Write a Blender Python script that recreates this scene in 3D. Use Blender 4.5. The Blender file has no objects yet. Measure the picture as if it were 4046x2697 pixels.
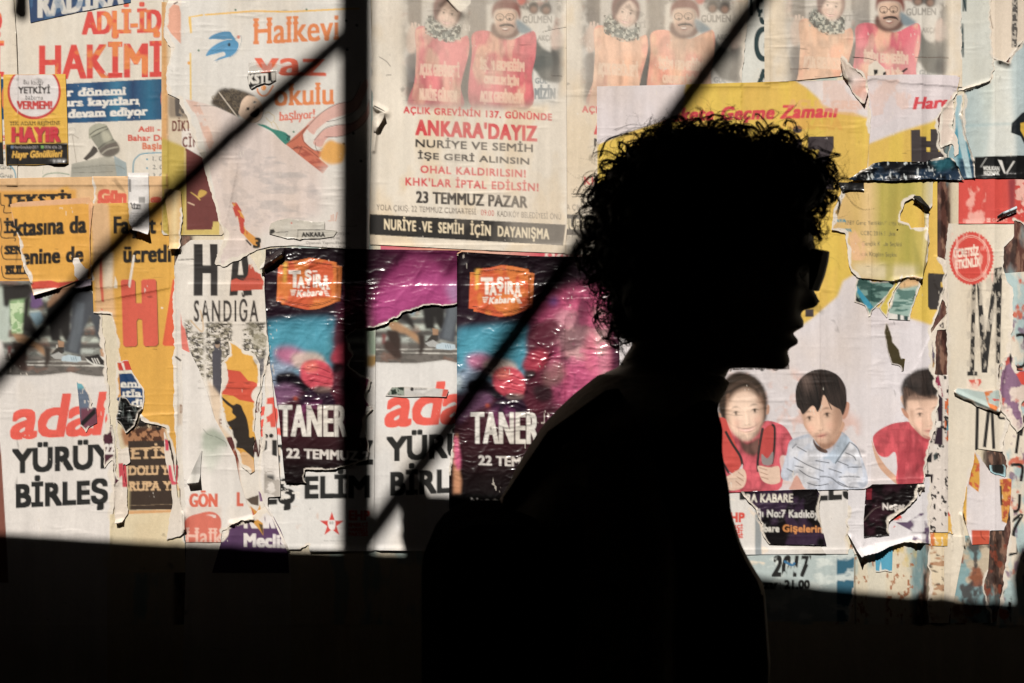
import bpy, math, time
import numpy as np
from mathutils import Vector, Matrix
T0 = time.time()
R = math.radians
scene = bpy.context.scene
COL = scene.collection
# ---------------------------------------------------------------- camera, sky, sun, exposure
S = 0.66e-3                       # metres on the wall per photograph pixel (4046 wide)
CAMZ = 1.45
CAMD = 4.0
def wx(u): return (u - 2023.0) * S
def wz(v): return CAMZ + (1348.5 - v) * S
cam = bpy.data.objects.new('camera', bpy.data.cameras.new('camera'))
COL.objects.link(cam)
cam.location = (0, -CAMD, CAMZ)
cam.rotation_euler = (R(90), 0, 0)
cam.data.sensor_width = 36
cam.data.lens = 36 * CAMD / (4046 * S)
cam.data.clip_start = 0.05
cam.data.clip_end = 300
cam.data.dof.use_dof = True
cam.data.dof.focus_distance = CAMD
cam.data.dof.aperture_fstop = 13
scene.camera = cam
ELEV, AZ = 45.0, 14.0             # the sun stands behind the camera, a little to its left
SUN = Vector((math.sin(R(AZ)) * math.cos(R(ELEV)), math.cos(R(AZ)) * math.cos(R(ELEV)), -math.sin(R(ELEV))))
world = bpy.data.worlds.new('World')
scene.world = world
world.use_nodes = True
nt = world.node_tree
sky = nt.nodes.new('ShaderNodeTexSky')
sky.sky_type = 'NISHITA'
sky.sun_disc = False
sky.sun_elevation = R(ELEV)
sky.sun_rotation = R(180 + AZ)
nt.links.new(sky.outputs[0], nt.nodes['Background'].inputs[0])
nt.nodes['Background'].inputs[1].default_value = 0.05
sl = bpy.data.lights.new('sun', 'SUN')
sl.energy = 5.0
sl.angle = R(0.53)
sl.color = (1.0, 0.945, 0.87)
sun = bpy.data.objects.new('sun', sl)
COL.objects.link(sun)
sun.location = (-3, -9, 9)
sun.rotation_euler = SUN.to_track_quat('-Z', 'Y').to_euler()
scene.view_settings.view_transform = 'Standard'
scene.view_settings.look = 'None'
scene.view_settings.gamma = 1
scene.view_settings.exposure = 0.1
try:
    scene.view_settings.use_curve_mapping = False
except Exception:
    pass
# ---------------------------------------------------------------- materials
def lin(c):
    if isinstance(c, str):
        c = c.lstrip('#')
        c = [int(c[i:i + 2], 16) / 255 for i in (0, 2, 4)]
    c = np.array(c[:3], float)
    return np.where(c <= 0.04045, c / 12.92, ((c + 0.055) / 1.055) ** 2.4)
def new_mat(name):
    m = bpy.data.materials.new(name)
    m.use_nodes = True
    n = m.node_tree
    return m, n, n.nodes['Principled BSDF']
def print_mat(name, rough, spec, bump, coat=0.0, fine=900):
    """paper that carries its printed colours as a vertex colour; fibre grain and fine relief from noise"""
    m, n, b = new_mat(name)
    at = n.nodes.new('ShaderNodeVertexColor'); at.layer_name = 'print'
    tc = n.nodes.new('ShaderNodeTexCoord')
    g = n.nodes.new('ShaderNodeTexNoise'); g.inputs['Scale'].default_value = fine; g.inputs['Detail'].default_value = 3
    mp = n.nodes.new('ShaderNodeMapping'); mp.inputs['Scale'].default_value = (1, 1, .35)
    n.links.new(tc.outputs['Object'], mp.inputs[0]); n.links.new(mp.outputs[0], g.inputs[0])
    mix = n.nodes.new('ShaderNodeMix'); mix.data_type = 'RGBA'; mix.blend_type = 'MULTIPLY'; mix.inputs[0].default_value = 1
    r = n.nodes.new('ShaderNodeMapRange'); r.inputs[3].default_value = .86; r.inputs[4].default_value = 1.1
    n.links.new(g.outputs[0], r.inputs[0]); n.links.new(r.outputs[0], mix.inputs[7]); n.links.new(at.outputs[0], mix.inputs[6])
    n.links.new(mix.outputs[2], b.inputs['Base Color'])
    b.inputs['Roughness'].default_value = rough
    b.inputs['Specular IOR Level'].default_value = spec
    b.inputs['Coat Weight'].default_value = coat
    b.inputs['Coat Roughness'].default_value = .18
    w = n.nodes.new('ShaderNodeTexNoise'); w.inputs['Scale'].default_value = 70; w.inputs['Detail'].default_value = 5
    mp2 = n.nodes.new('ShaderNodeMapping'); mp2.inputs['Scale'].default_value = (1.5, 1, .5)
    n.links.new(tc.outputs['Object'], mp2.inputs[0]); n.links.new(mp2.outputs[0], w.inputs[0])
    bp = n.nodes.new('ShaderNodeBump'); bp.inputs['Strength'].default_value = bump; bp.inputs['Distance'].default_value = .004
    n.links.new(w.outputs[0], bp.inputs['Height']); n.links.new(bp.outputs[0], b.inputs['Normal'])
    return m
MAT = dict(paper=print_mat('pasted_paper', .62, .3, .12),
           gloss=print_mat('glossy_poster_paper', .32, .5, .22, .35),
           semi=print_mat('half_gloss_paper', .42, .45, .15, .12),
           metal=print_mat('painted_sheet_metal', .5, .4, .25, 0, 400),
           tape=print_mat('clear_tape_film', .12, .6, .3, .8))
MAT['tape'].node_tree.nodes['Principled BSDF'].inputs['Alpha'].default_value = .3
def flat_mat(name, col, rough=.8, noise=.25, scale=12, spec=.3, metallic=0, bump=.3):
    m, n, b = new_mat(name)
    tc = n.nodes.new('ShaderNodeTexCoord')
    g = n.nodes.new('ShaderNodeTexNoise'); g.inputs['Scale'].default_value = scale; g.inputs['Detail'].default_value = 8
    n.links.new(tc.outputs['Object'], g.inputs[0])
    cr = n.nodes.new('ShaderNodeValToRGB')
    c = np.array(col)
    cr.color_ramp.elements[0].position = .3; cr.color_ramp.elements[1].position = .7
    cr.color_ramp.elements[0].color = (*(c * (1 - noise)), 1); cr.color_ramp.elements[1].color = (*(c * (1 + noise)), 1)
    n.links.new(g.outputs[0], cr.inputs[0]); n.links.new(cr.outputs[0], b.inputs['Base Color'])
    b.inputs['Roughness'].default_value = rough; b.inputs['Specular IOR Level'].default_value = spec
    b.inputs['Metallic'].default_value = metallic
    bp = n.nodes.new('ShaderNodeBump'); bp.inputs['Strength'].default_value = bump; bp.inputs['Distance'].default_value = .01
    n.links.new(g.outputs[0], bp.inputs['Height']); n.links.new(bp.outputs[0], b.inputs['Normal'])
    return m
def tag(o, label=None, cat=None, group=None, kind=None):
    for k, v in (('label', label), ('category', cat), ('group', group), ('kind', kind)):
        if v: o[k] = v
    return o
def mesh_obj(name, verts, faces, mat, parent=None, smooth=False):
    me = bpy.data.meshes.new(name)
    me.from_pydata([tuple(v) for v in verts], [], [tuple(f) for f in faces])
    if mat: me.materials.append(mat)
    if smooth: me.polygons.foreach_set('use_smooth', [True] * len(me.polygons))
    me.update()
    o = bpy.data.objects.new(name, me)
    COL.objects.link(o)
    if parent: o.parent = parent
    return o
def box_geo(x0, x1, y0, y1, z0, z1):
    v = [(x, y, z) for x in (x0, x1) for y in (y0, y1) for z in (z0, z1)]
    f = [(0, 1, 3, 2), (4, 6, 7, 5), (0, 4, 5, 1), (2, 3, 7, 6), (0, 2, 6, 4), (1, 5, 7, 3)]
    return v, f
def tube_geo(pts, r, n=8, r2=None):
    """round bar along a polyline"""
    pts = [Vector(p) for p in pts]
    vs, fs = [], []
    for i, p in enumerate(pts):
        a = pts[max(i - 1, 0)]; b = pts[min(i + 1, len(pts) - 1)]
        t = (b - a).normalized()
        up = Vector((0, 0, 1)) if abs(t.z) < .9 else Vector((1, 0, 0))
        x = t.cross(up).normalized(); y = t.cross(x)
        rr = r if r2 is None else r + (r2 - r) * i / (len(pts) - 1)
        for k in range(n):
            an = 2 * math.pi * k / n
            vs.append(p + x * math.cos(an) * rr + y * math.sin(an) * rr)
        if i:
            for k in range(n):
                k2 = (k + 1) % n
                fs.append(((i - 1) * n + k, (i - 1) * n + k2, i * n + k2, i * n + k))
    fs.append(tuple(range(n))[::-1]); fs.append(tuple(range((len(pts) - 1) * n, len(pts) * n)))
    return vs, fs
# ---------------------------------------------------------------- ground, wall body, canopy, steel frame that throws the bar shadows
asphalt = flat_mat('asphalt', (.045, .044, .043), .9, .3, 60)
concrete = flat_mat('dark_concrete', (.035, .034, .033), .9, .25, 5)
steel = flat_mat('dark_steel', (.05, .05, .055), .5, .2, 20, .5, .6, .05)
def struct(name, geo, mat):
    return tag(mesh_obj(name, geo[0], geo[1], mat), kind='structure')
struct('ground', ([(-60, -60, 0), (60, -60, 0), (60, 60, 0), (-60, 60, 0)], [(0, 1, 2, 3)]), asphalt)
YC = 1.5                           # canopy edge stands this far in front of the wall
def caster(u, v, d=YC):
    """the point at distance d from the wall whose shadow falls on wall point (u, v)"""
    p = Vector((wx(u), 0, wz(v)))
    return p - SUN * (d / SUN.y)
def merge_boxes(*bs):
    V, F = [], []
    for b in bs:
        v, f = box_geo(*b); o = len(V); V += v; F += [tuple(i + o for i in q) for q in f]
    return V, F
hoard = flat_mat('cream_painted_metal', (.42, .38, .3), .6, .25, 3, .3)
struct('wall_body', box_geo(-14, 14, .02, .32, 0, 3.3), hoard)
struct('upper_wall', box_geo(-14, 14, .06, .32, 3.3, 14), concrete)
struct('sky_blocker_roof', merge_boxes((-14, 14, -10.75, .34, 14, 14.4), (-14, -7.5, -13, -10.75, 14.001, 14.4), (1.2, 14, -13, -10.75, 14.001, 14.4)), concrete)       # unseen roof added to block skylight, with a slot left for the sun
struct('sky_blocker_back', box_geo(-14, 14, -16, -12.8, 0, 13.9), concrete)  # unseen block added behind the camera to keep skylight off the shade
for i_, (a_, b_) in enumerate(((-14, -6), (4.5, 14))):
    struct('sky_blocker_side', box_geo(a_, b_, -12.79, .01, 0, 13.98), concrete)  # unseen blocks added at both ends to cut the skylight
# canopy over the footway: its uneven front edge draws the lower shadow line on the posters
edge_uv = [(-900, 2065), (0, 2108), (400, 2133), (700, 2152), (1100, 2172), (1500, 2185), (1900, 2195), (2500, 2225), (2990, 2280), (3250, 2322), (3700, 2364), (3950, 2384), (4600, 2440)]
E_ = [caster(u, v) for u, v in edge_uv]
E_ = [Vector((-5.98, -YC, E_[0].z + .1))] + E_ + [Vector((4.48, -YC, E_[-1].z))]
vs_, fs_ = [], []
for p in E_:
    vs_ += [(p.x, p.y, p.z), (p.x, p.y, p.z - .07), (p.x, -12.7, 2.35), (p.x, -12.7, 2.45)]
for i_ in range(len(E_) - 1):
    a_, b_ = i_ * 4, i_ * 4 + 4
    for k in range(4):
        fs_.append((a_ + k, a_ + (k + 1) % 4, b_ + (k + 1) % 4, b_ + k))
fs_ += [(0, 1, 2, 3), tuple(len(vs_) - 4 + k for k in (3, 2, 1, 0))]
struct('canopy_roof', (vs_, fs_), concrete)
# steel frame on the canopy
YF = 2.5
fr = bpy.data.objects.new('steel_frame', None); COL.objects.link(fr); fr.location = (caster(1410, 2190, YF).x, -YF, 2.45)
tag(fr, 'dark steel post with slanting braces whose shadow bars cross the posters', 'frame')
def part_mesh(name, geo, mat, root, smooth=False):
    o = mesh_obj(name, [Vector(v) - root.location for v in geo[0]], geo[1], mat, root, smooth); return o
a_, b_ = caster(1410, 2230, YF), caster(1410, -330, YF)
a_.z = 2.44
hw = 62 * S
q_ = Vector((math.cos(R(AZ)), -math.sin(R(AZ)), 0))
n_ = Vector((math.sin(R(AZ)), math.cos(R(AZ)), 0))
vs_ = []
for p in (a_, b_):
    for s1, s2 in ((-1, -1), (1, -1), (1, 1), (-1, 1)): vs_.append(p + q_ * hw * s1 + n_ * .02 * s2)
part_mesh('post', (vs_, [(0, 1, 2, 3), (7, 6, 5, 4), (0, 4, 5, 1), (1, 5, 6, 2), (2, 6, 7, 3), (3, 7, 4, 0)]), steel, fr)
part_mesh('brace', tube_geo([caster(u, v, YF) for u, v in ((1400, 118), (1359, 156), (1046, 424), (750, 708), (406, 1040), (0, 1488), (-160, 1680))], 29 * S, 8), steel, fr)
part_mesh('brace', tube_geo([caster(u, v, YF) for u, v in ((1405, 2195), (1830, 1620), (2213, 1093), (2600, 556), (3100, -135))], 33 * S, 8), steel, fr)
part_mesh('joint_plate', tube_geo([caster(u, v, YF) for u, v in ((1380, -40), (1400, 110), (1398, 170))], 26 * S, 8), steel, fr)
cb = bpy.data.objects.new('caster_drop', None); COL.objects.link(cb); cb.location = caster(88, 60)  # unseen shape added only for its soft shadow at the top left
tag(cb, 'small unseen shape added above the canopy to cast the soft spot top left', 'shadow caster')
part_mesh('caster_stem', tube_geo([caster(88, 0), caster(92, -700)], .006, 6), steel, cb)
part_mesh('caster_tip', tube_geo([caster(90, -60), caster(88, -10), caster(84, 58)], .013, 12, .02), steel, cb)
tp = bpy.data.objects.new('caster_roll', None); COL.objects.link(tp); tp.location = caster(1760, 2200)  # unseen roll and coil added to cast the rounded shadow beside the person
tag(tp, 'unseen roll added on the canopy edge to cast the rounded shadow left of the person', 'tarpaulin')
ring_ = []
for u, v, r_ in ((1622, 2150, .02), (1632, 2128, .055), (1665, 2108, .07), (1760, 2110, .07), (2300, 2150, .07), (2500, 2170, .05)):
    ring_.append((caster(u, v), r_))
vs_, fs_ = [], []
for i_, (p, r_) in enumerate(ring_):
    for k in range(14):
        an = 2 * math.pi * k / 14
        vs_.append(p + Vector((0, math.cos(an) * r_, math.sin(an) * r_)))
    if i_:
        for k in range(14):
            k2 = (k + 1) % 14; fs_.append(((i_ - 1) * 14 + k, (i_ - 1) * 14 + k2, i_ * 14 + k2, i_ * 14 + k))
fs_ += [tuple(range(14)), tuple(range(70, 84))]
cloth = flat_mat('dark_canvas', (.05, .05, .045), .9, .3, 30)
part_mesh('roll', (vs_, fs_), cloth, tp, True)
part_mesh('caster_coil', tube_geo([caster(1655, 2190) + Vector((.018 * math.cos(t * .9), .05 * math.sin(t * .9), .004 * t + .0)) * 1.3 for t in range(24)], .02, 8), cloth, tp, True)
sb = bpy.data.objects.new('caster_lump', None); COL.objects.link(sb); sb.location = caster(4130, 2400)  # unseen lump added to round the shadow line at the lower right
tag(sb, 'unseen lump added on the canopy edge to round the lower right shadow corner', 'caster_lump')
vs_, fs_ = [], []
for i_ in range(9):
    for k in range(14):
        th = math.pi * i_ / 8; an = 2 * math.pi * k / 14
        x_, y_, z_ = math.sin(th) * math.cos(an), math.sin(th) * math.sin(an), math.cos(th)
        vs_.append(caster(4135, 2370) + Vector((x_ * .085, y_ * .12, z_ * .1 * (1 - .1 * x_ * x_))))
    if i_:
        for k in range(14):
            k2 = (k + 1) % 14; fs_.append(((i_ - 1) * 14 + k, (i_ - 1) * 14 + k2, i_ * 14 + k2, i_ * 14 + k))
part_mesh('bag', (vs_, fs_), cloth, sb, True)
# ---------------------------------------------------------------- print engine: every poster is a displaced sheet on one shared lattice
STEP = 3.6
U0, V0 = -150.0, -125.0
NX, NY = int((4200 - U0) / STEP), int((2760 - V0) / STEP)
H = np.zeros((NY, NX))             # height of the outermost surface so far, metres in front of the wall
rng = np.random.RandomState(7)
_L = rng.rand(97, 89)
def vn(U, V, sx, sy, seed=0):
    x = U / sx + seed * 17.31; y = V / sy + seed * 9.77
    xi = np.floor(x).astype(int); yi = np.floor(y).astype(int)
    fx = x - xi; fy = y - yi
    fx = fx * fx * (3 - 2 * fx); fy = fy * fy * (3 - 2 * fy)
    k = seed * 13
    a = _L[(yi + k) % 97, (xi + k * 3) % 89]; b = _L[(yi + k) % 97, (xi + 1 + k * 3) % 89]
    c = _L[(yi + 1 + k) % 97, (xi + k * 3) % 89]; d = _L[(yi + 1 + k) % 97, (xi + 1 + k * 3) % 89]
    return (a * (1 - fx) + b * fx) * (1 - fy) + (c * (1 - fx) + d * fx) * fy
def fbm(U, V, sx, sy, seed=0, o=4):
    s = 0; w = .5; t = 0
    for i in range(o):
        s = s + w * vn(U, V, sx / 2 ** i, sy / 2 ** i, seed + i * 5); t += w; w *= .5
    return s / t
def ridge(U, V, sx, sy, seed=0, o=3):
    s = 0; w = .5; t = 0
    for i in range(o):
        s = s + w * (1 - np.abs(2 * vn(U, V, sx / 2 ** i, sy / 2 ** i, seed + i * 5) - 1)); t += w; w *= .5
    return s / t
def box1(a, r, ax):
    if r < 1: return a
    p = [(0, 0), (0, 0)]; p[ax] = (r + 1, r)
    c = np.cumsum(np.pad(a, p, mode='edge'), axis=ax)
    n = a.shape[ax]
    i1 = np.arange(n) + 2 * r + 1; i0 = np.arange(n)
    return (np.take(c, i1, ax) - np.take(c, i0, ax)) / (2 * r + 1)
def blur(a, r):
    """about gaussian, r in cells"""
    if r < .4: return a
    q = max(1, int(round(r * .95)))
    for _ in range(2):
        a = box1(box1(a, q, 0), q, 1)
    return a
def raster(E, u0, v0, nx, ny, step, ss=3):
    """even-odd area coverage of edge list E (N,4)"""
    out = np.zeros((ny, nx))
    if len(E) == 0: return out
    ya = (E[:, 1] - v0) / step + .5; yb = (E[:, 3] - v0) / step + .5
    xa = (E[:, 0] - u0) / step + .5; xb = (E[:, 2] - u0) / step + .5
    rows = (np.arange(ny * ss) + .5) / ss
    lo = max(0, int((min(ya.min(), yb.min())) * ss) - 1); hi = min(ny * ss, int(max(ya.max(), yb.max()) * ss) + 2)
    if hi <= lo: return out
    rs = rows[lo:hi]
    acc = np.zeros((len(rs), nx + 2))
    chunk = max(1, int(3e6 / max(1, len(E))))
    for c0 in range(0, len(rs), chunk):
        r = rs[c0:c0 + chunk][:, None]
        m = (ya[None] <= r) != (yb[None] <= r)
        ri, ei = np.nonzero(m)
        if len(ri) == 0: continue
        yy = rs[c0 + ri]
        x = xa[ei] + (yy - ya[ei]) / (yb[ei] - ya[ei]) * (xb[ei] - xa[ei])
        o = np.lexsort((x, ri)); ri = ri[o]; x = np.clip(x[o], 0, nx)
        sg = np.where(np.arange(len(x)) % 2 == 0, 1.0, -1.0)
        xi = np.floor(x).astype(int); fr = x - xi
        np.add.at(acc, (c0 + ri, xi), sg * (1 - fr)); np.add.at(acc, (c0 + ri, xi + 1), sg * fr)
    acc = np.clip(np.cumsum(acc, 1)[:, :nx], 0, 1)
    idx = (np.arange(lo, hi)) // ss
    np.add.at(out, idx, acc / ss)
    return np.clip(out, 0, 1)
def loop_edges(P):
    P = np.asarray(P, float)
    return np.hstack([P, np.roll(P, -1, 0)])
_js = [0]
def jagged(P, flags, amp, rad=7.0):
    """resample torn segments into a ragged line"""
    out = []; torn = []
    n = len(P)
    for i in range(n):
        a = np.array(P[i]); b = np.array(P[(i + 1) % n])
        if not flags[i]:
            out.append(a); torn.append(False); continue
        L = np.hypot(*(b - a)); k = max(2, int(L / rad))
        nr = np.array([-(b - a)[1], (b - a)[0]]) / max(L, 1e-6)
        _js[0] += 1
        t = np.arange(k) / k
        s = t * L
        z = np.zeros(k)
        d = (fbm(s, z, 60, 60, _js[0] % 80, 4) - .5) * 2.6 + (fbm(s, z, 11, 11, _js[0] % 70 + 3, 2) - .5) * .9
        d *= np.minimum(1, np.minimum(t, 1 - t) * 6) * amp
        for j in range(k):
            out.append(a + (b - a) * t[j] + nr * d[j]); torn.append(True)
    return out, torn
# ---- letters: outlines of Blender's own font, laid out by hand
ABC = "ABCDEFGHIJKLMNOPQRSTUVWXYZabcdefghijklmnopqrstuvwxyz0123456789.,:;!'-/()#@ÇĞİÖŞÜçğıöşü•"
def load_glyphs():
    G = {}
    obs = []
    def mk(s):
        c = bpy.data.curves.new('glyph', 'FONT'); c.body = s; c.fill_mode = 'NONE'; c.resolution_u = 3
        o = bpy.data.objects.new('glyph', c); COL.objects.link(o); return o
    for ch in ABC: obs.append((ch, mk(ch), mk(ch + 'H')))
    bar = mk('H')
    dg = bpy.context.evaluated_depsgraph_get()
    def edges(o):
        e = o.evaluated_get(dg); me = e.to_mesh()
        v = np.zeros(len(me.vertices) * 3); me.vertices.foreach_get('co', v); v = v.reshape(-1, 3)[:, :2]
        ix = np.zeros(len(me.edges) * 2, int); me.edges.foreach_get('vertices', ix); ix = ix.reshape(-1, 2)
        r = np.hstack([v[ix[:, 0]], v[ix[:, 1]]]) if len(ix) else np.zeros((0, 4))
        e.to_mesh_clear(); return r
    eb = edges(bar); hm = eb[:, [0, 2]].max(); cap = eb[:, [1, 3]].max()
    for ch, o, o2 in obs:
        G[ch] = (edges(o), edges(o2)[:, [0, 2]].max() - hm)
    for _, o, o2 in obs:
        for q in (o, o2):
            c = q.data; bpy.data.objects.remove(q); bpy.data.curves.remove(c)
    c = bar.data; bpy.data.objects.remove(bar); bpy.data.curves.remove(c)
    return G, cap
GL, CAP = load_glyphs()
def layout(s, track=0.0):
    x = 0; out = []
    for ch in s:
        if ch == ' ': x += .3 + track; continue
        e, adv = GL[ch]
        if len(e):
            f = e.copy(); f[:, [0, 2]] += x; out.append(f)
        x += adv + track
    E = np.vstack(out)
    return E
def dil(a, rx, ry):
    for r, ax in ((int(round(rx)), 1), (int(round(ry)), 0)):
        if r <= 0: continue
        b = a.copy()
        for k in range(1, r + 1):
            p = np.zeros_like(a)
            if ax: p[:, k:] = a[:, :-k]; b = np.maximum(b, p); p = np.zeros_like(a); p[:, :-k] = a[:, k:]
            else: p[k:] = a[:-k]; b = np.maximum(b, p); p = np.zeros_like(a); p[:-k] = a[k:]
            b = np.maximum(b, p)
        a = b
    return a
def tile(ox, oy, s): return (ox, oy, s)
TA = (0, 0, .4464); TB = (600, 0, .4464); TC = (1400, 0, .7016); TD = (2200, 0, .4783); TE = (3000, 0, .5741)
TF = (0, 650, .5419); TG = (0, 1400, .5738); TH = (650, 800, .4464); TI = (650, 1400, .5739); TJ = (1400, 950, .4784)
TK = (1400, 1500, .5102); TL = (3200, 650, .542); TM = (2700, 1350, .4462); TN = (2800, 1850, .5295); TO = (3500, 1350, .6379)
TP = (2200, 400, .7336); FULL = (0, 0, 1.0)
SHEETS = []
def parse(txt):
    """ 'x,y x,y~ ...' : a ~ marks the side that starts there as torn; | starts a hole """
    loops = []
    for part in txt.split('|'):
        P = []; F = []
        for w in part.split():
            t = w.endswith('~'); w = w.rstrip('~')
            x, y = w.split(','); P.append((float(x), float(y))); F.append(t)
        loops.append((P, F))
    return loops
class Sheet:
    def __init__(s, name, label, cat, T, outline, base, group=None, parent=None, mat='paper', wr=1.0, th=.45e-3,
                 jag=9, rim=5.5, rimcol='#d0c7bb', lay=True, kind=None, seed=None, crinkle=0.0, part='sheet'):
        s.name, s.label, s.cat, s.T, s.group, s.parent, s.mat, s.kind, s.part = name, label, cat, T, group, parent, mat, kind, part
        s.seed = seed if seed is not None else (len(SHEETS) * 7) % 61 + 2
        ox, oy, k = T
        s.loops = []; tornseg = []
        for P, F in parse(outline):
            P = [(ox + x * k, oy + y * k) for x, y in P]
            Q, tf = jagged(P, F, jag)
            s.loops.append(np.array(Q))
            for i in range(len(Q)):
                if tf[i]: tornseg.append((*Q[i], *Q[(i + 1) % len(Q)]))
        A = np.vstack(s.loops)
        s.i0 = int(np.clip((A[:, 0].min() - U0) / STEP - 3, 0, NX - 2)); s.i1 = int(np.clip((A[:, 0].max() - U0) / STEP + 4, 2, NX))
        s.j0 = int(np.clip((A[:, 1].min() - V0) / STEP - 3, 0, NY - 2)); s.j1 = int(np.clip((A[:, 1].max() - V0) / STEP + 4, 2, NY))
        s.nx, s.ny = s.i1 - s.i0, s.j1 - s.j0
        s.u0, s.v0 = U0 + s.i0 * STEP, V0 + s.j0 * STEP
        s.U, s.V = np.meshgrid(s.u0 + np.arange(s.nx) * STEP, s.v0 + np.arange(s.ny) * STEP)
        s.E = np.vstack([loop_edges(l) for l in s.loops])
        s.mask = raster(s.E, s.u0, s.v0, s.nx, s.ny, STEP, 4)
        s.c = np.zeros((s.ny, s.nx, 3)); s.c[:] = lin(base)
        s.pm = np.zeros((s.ny, s.nx), int); s.parts = [part]
        s.tornseg = np.array(tornseg) if tornseg else None
        s.rim, s.rimcol = rim, rimcol
        s.wr, s.th, s.lay, s.crinkle = wr, th, lay, crinkle
        s.lifts = []
        s.clip = None; s.stride = 1
        SHEETS.append(s)
    # --- coordinates
    def pt(s, x, y, T=None):
        ox, oy, k = T or s.T
        return ox + x * k, oy + y * k
    def _comp(s, cov, col, a, part, j0=0, i0=0, bl=0):
        ny, nx = cov.shape
        if s.clip is not None: cov = cov * s.clip[j0:j0 + ny, i0:i0 + nx]
        A = (cov * a)[..., None]
        w = s.c[j0:j0 + ny, i0:i0 + nx]
        if not isinstance(col, np.ndarray) or col.ndim == 1: col = lin(col) if isinstance(col, str) else col
        elif col.shape[:2] != (ny, nx): col = col[j0:j0 + ny, i0:i0 + nx]
        w[:] = w * (1 - A) + col * A
        if part:
            if part not in s.parts or part.endswith('*'):
                s.parts.append(part)
            k = len(s.parts) - 1 if part.endswith('*') else s.parts.index(part)
            m = s.pm[j0:j0 + ny, i0:i0 + nx]
            m[cov * a > .5] = k
    def _win(s, u0, u1, v0, v1, pad):
        i0 = int(np.clip((u0 - s.u0) / STEP - pad, 0, s.nx)); i1 = int(np.clip((u1 - s.u0) / STEP + pad + 2, 0, s.nx))
        j0 = int(np.clip((v0 - s.v0) / STEP - pad, 0, s.ny)); j1 = int(np.clip((v1 - s.v0) / STEP + pad + 2, 0, s.ny))
        return i0, i1, j0, j1
    def edges(s, E, col, bl=0, a=1.0, part=None, rot=None):
        b = bl * s.T[2] / STEP
        i0, i1, j0, j1 = s._win(E[:, [0, 2]].min(), E[:, [0, 2]].max(), E[:, [1, 3]].min(), E[:, [1, 3]].max(), int(3 * b) + 2)
        if i1 - i0 < 1 or j1 - j0 < 1: return s
        cov = raster(E, s.u0 + i0 * STEP, s.v0 + j0 * STEP, i1 - i0, j1 - j0, STEP)
        if b >= .4: cov = blur(cov, b)
        s._comp(cov, col, a, part, j0, i0)
        return s
    def poly(s, txt, col, bl=0, a=1.0, part=None, jag=0, d=(0, 0)):
        E = []
        for P, F in parse(txt):
            P = [s.pt(x + d[0], y + d[1]) for x, y in P]
            if jag: P, _ = jagged(P, [True] * len(P), jag * s.T[2])
            elif any(F): P, _ = jagged(P, F, 6)
            E.append(loop_edges(P))
        return s.edges(np.vstack(E), col, bl, a, part)
    def smooth(s, txt, col, bl=0, a=1.0, part=None, d=(0, 0)):
        """closed curve through the points"""
        E = []
        for P, F in parse(txt):
            P = np.array([s.pt(x + d[0], y + d[1]) for x, y in P]); n = len(P); Q = []
            for i in range(n):
                p0, p1, p2, p3 = P[i - 1], P[i], P[(i + 1) % n], P[(i + 2) % n]
                for t in np.arange(6) / 6:
                    Q.append(.5 * (2 * p1 + (p2 - p0) * t + (2 * p0 - 5 * p1 + 4 * p2 - p3) * t * t + (3 * p1 - p0 - 3 * p2 + p3) * t ** 3))
            E.append(loop_edges(Q))
        return s.edges(np.vstack(E), col, bl, a, part)
    def rect(s, x0, y0, x1, y1, col, bl=0, a=1.0, part=None):
        return s.poly('%f,%f %f,%f %f,%f %f,%f' % (x0, y0, x1, y0, x1, y1, x0, y1), col, bl, a, part)
    def ell(s, cx, cy, rx, ry, col, bl=0, a=1.0, rot=0, part=None):
        t = np.linspace(0, 2 * math.pi, 41)[:-1]
        x = rx * np.cos(t); y = ry * np.sin(t); q = R(rot)
        P = np.stack([cx + x * math.cos(q) - y * math.sin(q), cy + x * math.sin(q) + y * math.cos(q)], 1)
        ox, oy, k = s.T
        return s.edges(loop_edges(P * k + np.array([ox, oy])), col, bl, a, part)
    def ring(s, cx, cy, r, w, col, ry=None, a=1.0):
        t = np.linspace(0, 2 * math.pi, 61)[:-1]; ry = ry or r
        ox, oy, k = s.T; E = []
        for d in (w / 2, -w / 2):
            P = np.stack([cx + (r + d) * np.cos(t), cy + (ry + d) * np.sin(t)], 1)
            E.append(loop_edges(P * k + np.array([ox, oy])))
        return s.edges(np.vstack(E), col, 0, a)
    def line(s, txt, w, col, bl=0, a=1.0, w2=None, sm=True, d=(0, 0)):
        P = np.array([s.pt(x + d[0], y + d[1]) for x, y in parse(txt)[0][0]])
        if sm and len(P) > 2:
            Q = []; n = len(P)
            for i in range(n - 1):
                p0, p1, p2, p3 = P[max(i - 1, 0)], P[i], P[i + 1], P[min(i + 2, n - 1)]
                for t in np.arange(5) / 5:
                    Q.append(.5 * (2 * p1 + (p2 - p0) * t + (2 * p0 - 5 * p1 + 4 * p2 - p3) * t * t + (3 * p1 - p0 - 3 * p2 + p3) * t ** 3))
            Q.append(P[-1]); P = np.array(Q)
        n = len(P); tg = np.gradient(P, axis=0); tg /= np.maximum(np.hypot(tg[:, 0], tg[:, 1])[:, None], 1e-6)
        nr = np.stack([-tg[:, 1], tg[:, 0]], 1)
        ww = np.linspace(w, w if w2 is None else w2, n)[:, None] * s.T[2] / 2
        return s.edges(loop_edges(np.vstack([P + nr * ww, (P - nr * ww)[::-1]])), col, bl, a)
    def lines(s, txts, w, col, **k):
        for t in txts.split(';'): s.line(t, w, col, **k)
        return s
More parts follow.
